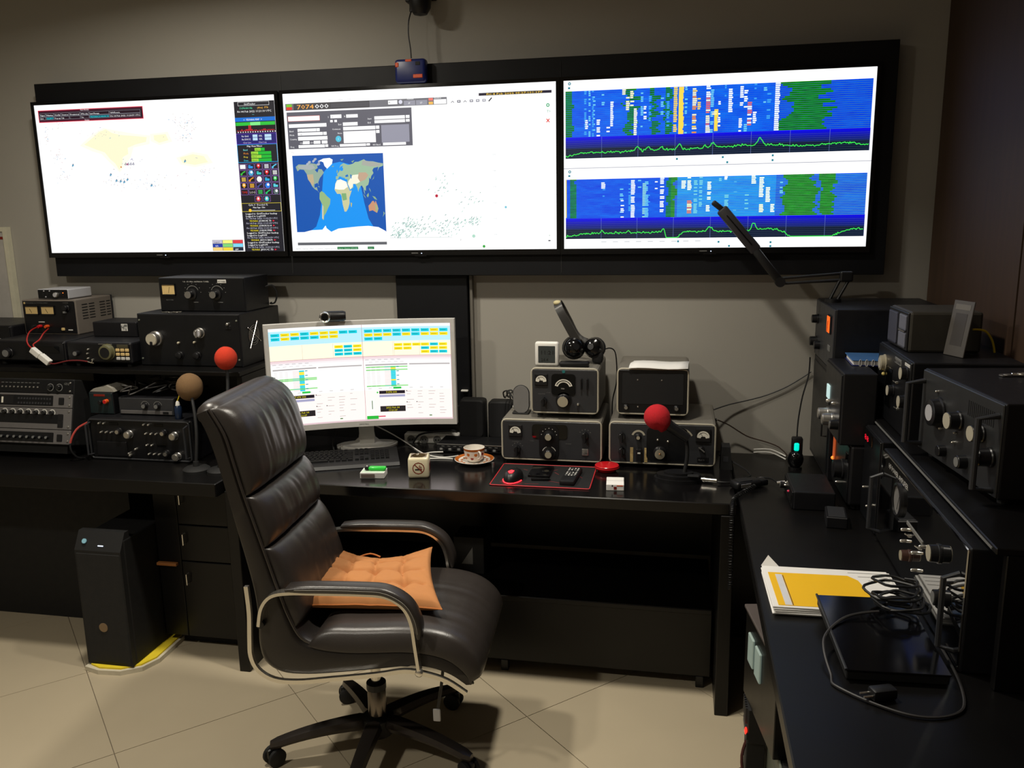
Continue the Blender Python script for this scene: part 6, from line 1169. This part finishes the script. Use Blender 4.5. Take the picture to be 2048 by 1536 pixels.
knob(rg_, .56, .185, .020, .020, M_KNOB, M_RIM, 1.1, capf=.9); knob(rg_, .345, .09, .014, .02, M_BROWNK, M_KNOBF, 1.1, capf=.9); knob(rg_, .60, .10, .018, .016, M_KNOB, M_PRINTD, 1.1)
for x, z in ((.30, .11), (.31, .07), (.40, .12), (.41, .08), (.46, .16), (.30, .14)): screwdot(rg_, x, z, .0045, M_CHROME, l=.014)
toggle(rg_, .33, .135); toggle(rg_, .42, .14); MB().rbox(.30, .44, -.002, .001, .155, .165, .001, 1).build('label_strip', M_PRINTD, rg_)
sm = thing('matchbox_radio', (3.20, -.86, DZ), R(-6)); tag(sm, 'small dark box with silvery top on the return desk', 'box'); MB().rbox(-.03, .03, -.05, .05, 0, .035, .003, 1).build('case', M_NAVY, sm); MB().rbox(-.024, .024, -.044, .044, .035, .037, .001, 1).build('top_plate', M_PANEL, sm)
tl = thing('charger', (3.152, -.31, DZ)); tag(tl, 'black rounded charger with glowing teal window at the back of the return desk', 'charger')
MB().sphere((0, 0, .036), .03, 18, 12, (.95, .95, 1.15)).build('body', M_GLOSSBLK, tl, True); MB().rbox(-.016, .022, -.012, .02, .052, .118, .006, 2).build('head', M_BLK, tl, True); MB().rbox(-.009, .009, -.0145, -.008, .070, .100, .005, 2).build('teal_window', E_TEAL, tl)
MB().cyl((0, 0, 0), .024, .008, 'z', 16).build('base', M_BLK, tl)
tag(MB().tube([(3.156, -.29, .872), (3.17, -.20, .91), (3.195, -.10, .98), (3.222, -.04, 1.05), (3.226, -.025, 1.12)], .0028, 6, smooth=2).build('charger_cable', M_CABLE, None, True), 'thin black cable rising from the charger to the corner cabinet', 'cable')
tr = gear('desk_radio', (3.085, -.56, DZ), Q, .20, .13, .06, 'low black mobile radio with a red lamp on the return desk', 'radio', None, feet=False, r=.004, inset=.003)
led(tr, .12, .035, .0035, mat('dull_red_lamp', (190, 60, 80), .3, emit=(180, 40, 70), es=.5)); knob(tr, .04, .03, .012, .018, M_KNOB, M_PRINTD); screwdot(tr, .075, .04, .004, M_CHROME, l=.01); screwdot(tr, .08, .05, .003, M_CHROME, l=.008); MB().rbox(.14, .19, -.002, .001, .015, .045, .002, 1).build('display', M_GLASS, tr)
tag(MB().tube([(3.0, -.50, .772), (3.02, -.50, .775), (3.045, -.54, .785), (3.058, -.597, .789)], .003, 6, smooth=2).build('lead_with_plug', M_CABLE, None, True), 'black lead with chrome plug from the hand microphone to the mobile radio', 'cable')
MB().lathe([(.007, 0), (.007, .026)], 12, Matrix.Translation((3.057, -.598, .788)) @ Matrix.Rotation(R(80), 4, 'Y')).build('chrome_plug', M_CHROME, None, True); tag(bpy.data.objects['chrome_plug'], 'chrome microphone plug in front of the mobile radio', 'plug')
# ---- papers, folder and coil on the return desk
pk = thing('paper_stack', (2.955, -1.50, DZ), R(2)); tag(pk, 'stack of white papers topped by a bright yellow cover sheet', 'papers')
rgp = random.Random(8)
for k in range(5):
    b = MB(); M = Matrix.Translation((rgp.uniform(-.003, .003), rgp.uniform(-.003, .004), k * .0042)) @ Matrix.Rotation(R(rgp.uniform(-1.2, 1.2)), 4, 'Z'); b.rbox(0, .315 - .01 * (k == 4), 0, .235, 0, .004, .001, 1, M); b.build('sheet_bundle', M_PAPER, pk)
b = MB(); b.prism([(.012, .010), (.012, .196), (.205, .196), (.225, .17), (.245, .010)], .0212, .0216, 'xy'); b.build('yellow_cover', M_YEL, pk)
MB().box(.028, .044, .012, .185, .0217, .0219).build('white_strip', mat('cool_paper', (206, 206, 210), .8), pk); MB().box(.045, .047, .012, .18, .0217, .0219).build('dark_strip', mat('brown_line', (90, 60, 30), .8), pk)
b = MB(); b.add([(.0, .236, .021), (.045, .236, .021), (.020, .255, .043)], [(0, 1, 2)]); b.build('folded_corner', M_PAPER, pk)
for k in range(3): MB().box(.21 + k * .02, .30, .215 - k * .022, .2165 - k * .022, .0212, .0214).build('print_line', M_PRINTD, pk)
fo = thing('black_folder', (3.048, -1.765, DZ + .001), R(3), R(4.9)); tag(fo, 'closed black folder lying under the cable coil on the return desk', 'folder')
b = MB(); b.rbox(0.02, .215, 0, .285, .0, .020, .002, 1); b.build('body', M_BLKM, fo); MB().rbox(.018, .217, -.002, .287, .0205, .024, .001, 1).build('cover', M_GLOSSBLK, fo); b = MB(); b.tube([(.018, -.002, .0245), (.018, .287, .0245)], .003, 6); b.build('spine', M_PANEL, fo, True)
co = MB(); pts = []
for i in range(150): a = i * .26; rr = .045 + .012 * math.sin(i * .07) + .003 * math.sin(i * 1.3); pts.append((3.215 + rr * math.cos(a) * 1.05 + .01 * math.sin(i * .05), -1.515 + rr * math.sin(a) * .9 - .02 * math.sin(i * .03), DZ + .050 + .045 * (i / 150) + .009 * math.sin(a * .5 + i * .02) + .006))
co.tube(pts, .0032, 6); tag(co.build('cable_coil', M_CABLE, None, True), 'black cable wound in a tall coil on the black folder', 'cable')
tag(MB().tube([(3.17, -1.56, DZ + .056), (3.10, -1.58, DZ + .048), (3.040, -1.66, DZ + .032), (3.040, -1.76, DZ + .006), (3.045, -1.80, DZ + .004), (3.12, -1.86, DZ + .004), (3.19, -1.88, DZ + .004), (3.262, -1.84, DZ + .004), (3.285, -1.72, DZ + .006), (3.284, -1.60, DZ + .010)], .0030, 6, smooth=3).build('loose_cable', mat('charcoal_cable', (44, 42, 42), .5), None, True), 'dark cable straying from the coil across the return desk', 'cable')
wp2 = thing('wall_plug', (3.10, -1.83, DZ), R(20)); tag(wp2, 'black plug with two bright prongs lying on the return desk', 'plug'); MB().rbox(0, .05, -.014, .014, .001, .024, .006, 2).build('body', M_BLK, wp2, True)
for y in (-.007, .007): MB().cyl((-.018, y, .012), .0022, .019, 'x', 8).build('prong', M_CHROME, wp2)
# ---- things standing below the return desk edge
gbx = thing('grey_instrument', (2.985, -1.60, 0)); tag(gbx, 'grey metal instrument case with brown binding posts on the floor', 'instrument')
MB().rbox(0, .34, 0, .50, .012, .40, .004, 1).build('case', M_BLKM, gbx); MB().rbox(-.006, .0, .0, .50, .012, .40, .002, 1).build('face_plate', M_GREYM, gbx)
for z, y in ((.19, .10), (.09, .12), (.14, .07)):
    b = MB(); b.lathe([(.010, 0), (.010, .008), (.017, .010), (.017, .032), (.014, .036)], 16, Matrix.Translation((-.006, y, z)) @ Matrix.Rotation(-PI / 2, 4, 'Y')); b.build('binding_post', M_BROWNK, gbx, True)
MB().box(-.0066, -.006, .05, .30, .335, .338).build('scratch', M_PRINTD, gbx); MB().box(-.0066, -.006, .3, .42, .25, .252).build('scratch', M_PRINTD, gbx)
for x in (.03, .30): MB().rbox(x, x + .02, .02, .48, 0, .013, .001, 1).build('foot', M_BLK, gbx)
pm = thing('panel_meter_unit', (2.914, -1.24, .40), R(-81)); tag(pm, 'flat panel meter unit with pale lit dials standing on the grey instrument', 'meter')
MB().rbox(0, .30, .004, .045, 0.0, .245, .002, 1).build('frame', M_DESKM, pm); MB().rbox(.0, .30, -.002, .046, .2455, .255, .002, 1).build('top_bar', mat('brown_grey_bar', (84, 76, 72), .5), pm)
for x in (.05, .12): MB().rbox(x, x + .05, -.002, .005, .12, .20, .002, 1).build('dial', mat('dim_pale_dial', (150, 166, 160), .4, emit=(120, 140, 132), es=.25), pm)
bat = thing('charger_block', (2.925, -1.24, .30), Q); tag(bat, 'dark finned charger block with a red lamp beside the grey instrument', 'charger')
MB().rbox(0, .09, 0, .05, 0, .10, .003, 1).build('body', M_BLKM, bat)
for k in range(7): MB().box(.006 + k * .011, .010 + k * .011, -.006, .001, .05, .095).build('fin', M_PANEL, bat)
MB().sphere((.085, -.004, .035), .007, 10, 8, (.7, .5, 1.5)).build('red_lamp', E_RED, bat, True); MB().rbox(.0, .09, -.004, .001, .01, .03, .001, 1).build('lower_band', M_PANEL, bat)
MB().rbox(.01, .08, .0, .048, -.30, -.0, .002, 1).build('post', M_BLKM, bat)
tag(MB().tube([(2.93, -1.30, .30), (2.915, -1.31, .25), (2.925, -1.33, .18), (2.96, -1.34, .14)], .004, 6, smooth=2).build('red_black_cable', mat('maroon_cable', (70, 26, 24), .5), None, True), 'dark red cable drooping from the finned charger block', 'cable')

# ================================================================ BOOM ARM
bo = thing('boom_arm', (3.267, -.20, DZ + .597)); tag(bo, 'black folding desk lamp arm reaching in front of the right television', 'lamp')
def L_(x, z, y=-.20): return (x - 3.267, y + .20, z - (DZ + .597))
MB().cyl((0, 0, 0), .028, .012, 'z', 20).build('clamp_base', M_BLK, bo, True)
for dx in (-.012, .014): b = MB(); b.tube([L_(3.267 + dx, 1.358), L_(3.305 + dx * 1.2, 1.440)], .0055, 8); b.build('lower_rod', M_BLK, bo, True)
MB().rbox(*[a for ab in ((L_(3.285, 0)[0], L_(3.33, 0)[0]), (-.014, .014), (L_(0, 1.425)[2], L_(0, 1.462)[2])) for a in ab], .006, 2).build('elbow', M_BLK, bo)
for dz in (0.0, .024): b = MB(); b.tube([L_(3.300, 1.431 + dz), L_(3.090, 1.418 + dz * .8)], .005, 8); b.build('upper_rod', M_BLK, bo, True)
MB().cyl((L_(3.081, 0)[0], -.016, L_(0, 1.424)[2]), .018, .032, 'y', 18).build('joint', M_BLK, bo, True)
def slab(p0, p1, w_, t_, m_, name):
    p0 = Vector(p0); p1 = Vector(p1); d_ = (p1 - p0); L = d_.length; ang = math.atan2(d_.z, d_.x); M = Matrix.Translation(p0) @ Matrix.Rotation(-ang, 4, 'Y'); return MB().rbox(0, L, -t_ / 2, t_ / 2, -w_ / 2, w_ / 2, min(t_, w_) * .3, 2, M).build(name, m_, bo, True)
slab(L_(3.085, 1.420), L_(2.985, 1.545), .030, .024, M_BLK, 'head_neck'); slab(L_(2.995, 1.535), L_(2.865, 1.688), .042, .026, mat('graphite_lamp_head', (44, 42, 46), .45), 'lamp_head'); slab(L_(2.878, 1.678), L_(2.834, 1.713), .020, .020, M_BLK, 'lamp_tip')
b = MB(); b.tube([L_(2.975, 1.560, -.216), L_(2.885, 1.664, -.216)], .002, 5); b.build('seam', M_GLOSSBLK, bo)
# ================================================================ OFFICE CHAIR (faces the rack, side on)
CY0, CY1 = -1.335, -0.875; CYC = (CY0 + CY1) / 2; CHX, CHY = 1.812, -1.115
chr_ = thing('office_chair', (CHX, CHY, 0), R(4)); tag(chr_, 'high-backed dark leather office chair with chrome arms and five-star base', 'chair')
def cl_(x, y, z): return (x - CHX, y - CHY, z)
def fin(b, name, m_, smooth=True, ang=40, parent=None):
    b.v = [cl_(*p) for p in b.v]; return b.build(name, m_, parent or chr_, smooth, ang)
BACK = [(1.408, 1.155), (1.432, 1.10), (1.455, 1.02), (1.474, .93), (1.494, .83), (1.515, .73), (1.530, .64), (1.535, .55), (1.532, .47), (1.545, .415), (1.59, .384), (1.66, .380), (1.76, .392), (1.885, .412), (1.97, .428), (2.03, .428), (2.09, .412), (2.14, .382)]
FRONT = [(1.447, 1.170), (1.485, 1.10), (1.505, 1.02), (1.524, .94), (1.552, .84), (1.580, .74), (1.608, .64), (1.634, .56), (1.666, .50), (1.72, .478), (1.80, .472), (1.88, .476), (1.96, .482), (2.03, .480), (2.09, .466), (2.13, .44), (2.155, .41), (2.162, .385)]
BK = catmull([(x, 0, z) for x, z in BACK], 4); FT = catmull([(x, 0, z) for x, z in FRONT], 4)
# shell: cross-section swept over the width with rounded sides
b = MB(); n = len(BK); vs = []; fs = []
prof = [(0.0, .35), (.004, .18), (.014, .05), (.03, 0.0)]
ring = [(CY0 + d, s) for d, s in prof] + [(CY1 - d, s) for d, s in reversed(prof)]
for i in range(n):
    bp = Vector(BK[i]); fp = Vector(FT[i])
    for y, s in ring: p = bp.lerp(fp, s * .5); vs.append((p.x, y, p.z))
    for y, s in reversed(ring): p = fp.lerp(bp, s * .5); vs.append((p.x, y, p.z))
K = 2 * len(ring)
for i in range(n - 1):
    for k in range(K): fs.append((i * K + k, i * K + (k + 1) % K, (i + 1) * K + (k + 1) % K, (i + 1) * K + k))
fs += [tuple(range(K)), tuple((n - 1) * K + k for k in range(K))]
b.add(vs, fs); fin(b, 'shell', M_LEATHER2)
# piping along the shell edges
for y in (CY0 + .006, CY1 - .006):
    b = MB(); b.tube([(p[0], y, p[2]) for p in FT], .004, 6); fin(b, 'piping', M_LEATHER)
# padded cushions follow the front curve
def pillow(i0, i1, y0, y1, T, name, wr=.004, seed=1, nu=34, nv=40, p=4.0, extra=None, m_=None, side=.02, vert=True, drop=0.0):
    seg = FT[i0:i1 + 1]; L = [0]
    for a, b_ in zip(seg[:-1], seg[1:]): L.append(L[-1] + (Vector(b_) - Vector(a)).length)
    def at(t):
        s = t * L[-1]
        for k in range(len(L) - 1):
            if L[k + 1] >= s - 1e-9: f = (s - L[k]) / max(1e-9, L[k + 1] - L[k]); a = Vector(seg[k]); c_ = Vector(seg[k + 1]); return a.lerp(c_, f), (c_ - a).normalized()
        return Vector(seg[-1]), (Vector(seg[-1]) - Vector(seg[-2])).normalized()
    b = MB(); vs = []; fs = []
    for i in range(nu + 1):
        t = i / nu; P, d_ = at(t); nrm = Vector((-d_.z, 0, d_.x))
        if nrm.x * 1 + nrm.z * 1 < 0: nrm = -nrm
        for j in range(nv + 1):
            v = j / nv; y = y0 + (y1 - y0) * v
            eu = max(0.0, 1 - abs(2 * t - 1) ** p); ev = max(0.0, 1 - abs(2 * v - 1) ** (p * 2)); th = T * (eu ** .5) * (ev ** .45)
            if extra: th *= extra(t, v)
            ed = min(1, 4 * min(t, 1 - t)) if vert else 1
            w_ = noise.noise(Vector((v * 11 + .35 * math.sin(t * 3 + seed), t * .75 + seed, seed * 3.1))); w2 = noise.noise(Vector((v * 26, t * 1.0 + seed, 9.1 * seed)))
            th += (wr * (abs(w_) * -1.6 + .3) + wr * .4 * w2) * (eu ** .5) * (ev ** .5) * (.35 + .65 * (1 - abs(2 * v - 1) ** 2))
            vs.append(P + nrm * (th - drop) + Vector((0, 0, 0)) + Vector((0, y, 0)))
    o_ = len(vs)
    for i in range(nu + 1):
        t = i / nu; P, d_ = at(t); nrm = Vector((-d_.z, 0, d_.x))
        if nrm.x + nrm.z < 0: nrm = -nrm
        for j in range(nv + 1): v = j / nv; vs.append(P - nrm * .006 + Vector((0, y0 + (y1 - y0) * v, 0)))
    for i in range(nu):
        for j in range(nv):
            a = i * (nv + 1) + j; fs.append((a, a + 1, a + nv + 2, a + nv + 1)); fs.append((o_ + a, o_ + a + nv + 1, o_ + a + nv + 2, o_ + a + 1))
    def strip(idx): 
        for a, c_ in zip(idx[:-1], idx[1:]): fs.append((a, c_, o_ + c_, o_ + a))
    strip([j for j in range(nv + 1)]); strip([nu * (nv + 1) + j for j in range(nv + 1)]); strip([i * (nv + 1) for i in range(nu + 1)]); strip([i * (nv + 1) + nv for i in range(nu + 1)])
    b.add(vs, fs); return fin(b, name, m_ or M_LEATHER, True, 75)
ya, yb = CY0 + .012, CY1 - .012
pillow(0, 13, ya, yb, .060, 'headrest_cushion', .0058, 1.3, 40, 56, 3.0)
pillow(13, 19, ya, yb, .048, 'upper_back_cushion', .0052, 2.7, 26, 56, 2.6)
pillow(19, 30, ya, yb, .050, 'lower_back_cushion', .0048, 4.1, 40, 56, 3.0)
pillow(34, 67, CY0 - .004, CY1 + .004, .062, 'seat_cushion', .0025, 6.0, 56, 44, 7.0)
# headrest roll over the top
b = MB(); vs = []; fs = []; nv = 28; na = 12
for j in range(nv + 1):
    v = j / nv; y = CY0 + .006 + (CY1 - CY0 - .012) * v; e = max(.0, 1 - abs(2 * v - 1) ** 8) ** .5; rr = .012 + .027 * e
    for k in range(na): a = 2 * PI * k / na; vs.append((1.436 + rr * 1.15 * math.cos(a), y, 1.150 + rr * math.sin(a)))
for j in range(nv):
    for k in range(na): fs.append((j * na + k, j * na + (k + 1) % na, (j + 1) * na + (k + 1) % na, (j + 1) * na + k))
fs += [tuple(range(na)), tuple(nv * na + k for k in range(na))]; b.add(vs, fs); fin(b, 'headrest_roll', M_LEATHER, True, 80)
# chrome side rails and arms
RAIL = catmull([(p[0] - (.010 if i < 8 else 0), 0, p[1] - (.006 if i > 9 else 0)) for i, p in enumerate([(1.530, .66), (1.533, .58), (1.528, .50), (1.527, .445), (1.545, .402), (1.59, .374), (1.66, .370), (1.76, .384), (1.885, .405), (1.97, .422), (2.03, .422), (2.09, .404), (2.145, .368)])], 4)
ARM = catmull([(1.553, 0, .545), (1.565, 0, .60), (1.595, 0, .637), (1.65, 0, .650), (1.75, 0, .653), (1.86, 0, .655), (1.93, 0, .650), (1.975, 0, .622), (1.997, 0, .575), (2.006, 0, .50), (2.014, 0, .428)], 5)
PAD = catmull([(1.645, 0, .664), (1.75, 0, .668), (1.86, 0, .670), (1.93, 0, .666), (1.985, 0, .636), (2.012, 0, .588), (2.020, 0, .535)], 6)
for y, sgn in ((CY0, -1), (CY1, 1)):
    b = MB(); ys = sorted((y + sgn * .002, y + sgn * .014)); b.ribbon([(p[0], p[2]) for p in RAIL], ys[0], ys[1], .012); fin(b, 'side_rail', M_CHROME, True, 50)
    b = MB(); yc = y + sgn * .012; b.ribbon([(p[0], p[2]) for p in ARM], yc - .014, yc + .014, .009); a_ = fin(b, 'armrest', M_CHROME, True, 50)
    b = MB(); vs = []; fs = []; m_ = 12; npd = len(PAD)
    for i, p in enumerate(PAD):
        p = Vector(p); d_ = (Vector(PAD[min(npd - 1, i + 1)]) - Vector(PAD[max(0, i - 1)])).normalized(); nn = Vector((-d_.z, 0, d_.x)); s = min(1, .45 + 3.0 * min(i, npd - 1 - i) / npd * 2)
        for k in range(m_): a = 2 * PI * k / m_; ca, sa_ = math.cos(a), math.sin(a); vs.append(p + nn * (.0125 * s * math.copysign(abs(sa_) ** .6, sa_)) + Vector((0, yc + .026 * math.copysign(abs(ca) ** .6, ca), 0)))
    for i in range(npd - 1):
        for k in range(m_): fs.append((i * m_ + k, i * m_ + (k + 1) % m_, (i + 1) * m_ + (k + 1) % m_, (i + 1) * m_ + k))
    fs += [tuple(range(m_)), tuple((npd - 1) * m_ + k for k in range(m_))]; b.add(vs, fs); fin(b, 'arm_pad', M_LEATHER, True, 60, a_)
    b = MB(); b.tube([(p[0], yc + sgn * .0265, p[2] + .002) for p in PAD[2:-2]], .0009, 4); fin(b, 'stitching', mat('pale_stitch', (150, 146, 138), .7), True, 60, a_)
    b = MB(); b.lathe([(.011, 0), (.011, .012), (.008, .015)], 16, Matrix.Translation((2.014, yc, .424)) @ Matrix.Rotation(PI / 2 * (1 if sgn < 0 else -1), 4, 'X')); fin(b, 'arm_bolt', M_CHROME, True, 50, a_)
    b = MB(); b.lathe([(.012, 0), (.012, .014)], 14, Matrix.Translation((1.553, y, .545)) @ Matrix.Rotation(PI / 2 * (1 if sgn < 0 else -1), 4, 'X')); fin(b, 'arm_bolt', M_BLK, True, 50, a_)
# mechanism, column, star base
b = MB(); b.rbox(1.70, 1.95, -1.20, -1.03, .345, .392, .012, 2); fin(b, 'tilt_mechanism', M_BLKM)
b = MB(); b.tube([(2.06, -1.25, .385), (2.055, -1.262, .33), (2.045, -1.27, .265)], .005, 6); fin(b, 'tilt_lever', M_BLK); b = MB(); b.rbox(2.03, 2.052, -1.275, -1.269, .222, .262, .002, 1); fin(b, 'lever_tag', M_SILVER)
b = MB(); b.lathe([(.0155, .21), (.0155, .36)], 20, Matrix.Translation((CHX, CHY, 0))); fin(b, 'gas_column', M_CHROME)
b = MB(); b.lathe([(.027, .075), (.029, .10), (.029, .222), (.026, .226)], 24, Matrix.Translation((CHX, CHY, 0))); fin(b, 'column_sleeve', mat('dark_chrome', (120, 112, 104), .22, metal=1.0)); b = MB(); b.lathe([(.031, .222), (.031, .243), (.022, .250)], 22, Matrix.Translation((CHX, CHY, 0))); fin(b, 'sleeve_collar', M_BLK)
b = MB(); b.lathe([(.048, .070), (.052, .085), (.050, .125), (.034, .135)], 24, Matrix.Translation((CHX, CHY, 0))); fin(b, 'hub', M_BLK)
M_BASE = mat('dark_base_metal', (70, 64, 60), .3, metal=.55)
for k, ang in enumerate((198, 126, 54, -18, -90)):
    a = R(ang); M = Matrix.Translation((CHX, CHY, 0)) @ Matrix.Rotation(a, 4, 'Z'); b = MB(); vs = []; fs = []; nn = 14
    for i in range(nn + 1):
        t = i / nn; x = .035 + .30 * t; zt = .132 - .012 * t - .040 * t ** 2.2; w_ = .030 - .010 * t; h_ = .040 - .016 * t; q_ = 1.0 if 0 < i < nn else .6
        vs += [(x, -w_ * q_, zt - h_ * .55), (x, -w_ * .75 * q_, zt - h_ * .08), (x, 0, zt), (x, w_ * .75 * q_, zt - h_ * .08), (x, w_ * q_, zt - h_ * .55), (x, w_ * .7 * q_, zt - h_), (x, -w_ * .7 * q_, zt - h_)]
    for i in range(nn):
        for j in range(7): fs.append((i * 7 + j, i * 7 + (j + 1) % 7, i * 7 + 7 + (j + 1) % 7, i * 7 + 7 + j))
    fs += [tuple(range(7)), tuple(nn * 7 + j for j in range(7))]; b.add(vs, fs, M); fin(b, 'base_leg', M_BASE, True, 40)
    C0 = M @ Vector((.325, 0, 0)); sw = Matrix.Translation(C0) @ Matrix.Rotation(a + R(35 + 40 * k), 4, 'Z')
    b = MB(); b.lathe([(.006, .05), (.006, .072)], 10, sw); b.rbox(-.024, .024, -.008, .008, .026, .060, .007, 2, sw); cs = fin(b, 'caster', M_BLK)
    for s_ in (-1, 1):
        b = MB(); b.lathe([(.024, 0), (.029, .003), (.029, .013), (.025, .016)], 20, sw @ Matrix.Translation((0, s_ * .009, .029)) @ Matrix.Rotation(-s_ * PI / 2, 4, 'X')); fin(b, 'wheel', M_BLKM, True, 40, cs)
# ---- tufted seat cushion
cu_t = thing('seat_pad', (1.83, -1.06, .535)); tag(cu_t, 'orange tufted cotton seat cushion lying on the leather chair', 'cushion')
N = 60; vs = []; fs = []
C00, C10, C11, C01 = Vector((1.628, -1.258, .556)), Vector((2.072, -1.230, .566)), Vector((1.945, -.895, .612)), Vector((1.592, -.905, .600))
tf = [(.27, .27), (.5, .25), (.75, .27), (.25, .52), (.5, .5), (.75, .52), (.27, .76), (.52, .76), (.76, .76)]
def cush(u, v, top):
    p = (C00 * (1 - u) + C10 * u) * (1 - v) + (C01 * (1 - u) + C11 * u) * v
    m_ = .5 - .5 * 0
    cen = 16 * u * (1 - u) * v * (1 - v)
    pin = .018                                                     # edges pulled inwards between the corners
    p = p + Vector((pin * 4 * v * (1 - v) * (1 - 2 * u), pin * 4 * u * (1 - u) * (1 - 2 * v), 0))
    p.z -= .030 * cen ** .5 * 1.0
    if v > .5: p.z -= .040 * ((v - .5) * 2) ** 1.5 * (4 * u * (1 - u)) 
    th = .052 * (max(0, 1 - abs(2 * u - 1) ** 4.5) * max(0, 1 - abs(2 * v - 1) ** 4.5)) ** .36
    th *= 1 - .45 * v ** 3
    if top:
        for a, c_ in tf: d = math.hypot((u - a) * 1.05, v - c_); th -= .020 * math.exp(-(d / .05) ** 2)
        for a in (.27, .5, .75): th -= .0085 * math.exp(-((u - a + .012 * math.sin(v * 14 + a * 9)) / .016) ** 2) * (1 if .1 < v < .93 else .3)
        for c_ in (.26, .51, .76): th -= .0085 * math.exp(-((v - c_ + .014 * math.sin(u * 13 + c_ * 7)) / .016) ** 2) * (1 if .08 < u < .92 else .3)
        th += .0016 * noise.noise(Vector((u * 22, v * 22, 2)))
        return p + Vector((0, 0, th))
    return p - Vector((0, 0, th * .28))
for top in (1, 0):
    for j in range(N + 1):
        for i in range(N + 1): q_ = cush(i / N, j / N, top); vs.append((q_.x - 1.83, q_.y + 1.06, q_.z - .535))
    o_ = 0 if top else (N + 1) ** 2
    for j in range(N):
        for i in range(N): a = o_ + j * (N + 1) + i; fs.append((a, a + 1, a + N + 2, a + N + 1) if top else (a, a + N + 1, a + N + 2, a + 1))
b = MB(); b.add(vs, fs); b.build('pad', M_CUSH, cu_t, True, 80)
for a, c_ in tf:
    q_ = cush(a, c_, 1); MB().sphere((q_.x - 1.83, q_.y + 1.06, q_.z - .535 + .0005), .004, 8, 5, (1, 1, .5)).build('tuft_stitch', mat('orange_thread', (196, 120, 62), .9), cu_t, True)
b = MB(); b.tube([tuple(cush(u / 20, 1.0, 1) - Vector((1.83, -1.06, .535))) for u in range(0, 21)], .0022, 5); b.tube([tuple(cush(u / 20, 0.0, 1) - Vector((1.83, -1.06, .535))) for u in range(0, 21)], .0022, 5); b.build('edge_seam', MATS['orange_thread'], cu_t, True)
b = MB(); b.tube([tuple(cush(.28, 1.0, 1) - Vector((1.83, -1.06, .535))), tuple(cush(.4, 1.0, 1) - Vector((1.83, -1.07, .520))), tuple(cush(.50, .985, 1) - Vector((1.83, -1.07, .533)))], .003, 6, smooth=2); b.build('tie_strap', MATS['orange_thread'], cu_t, True)
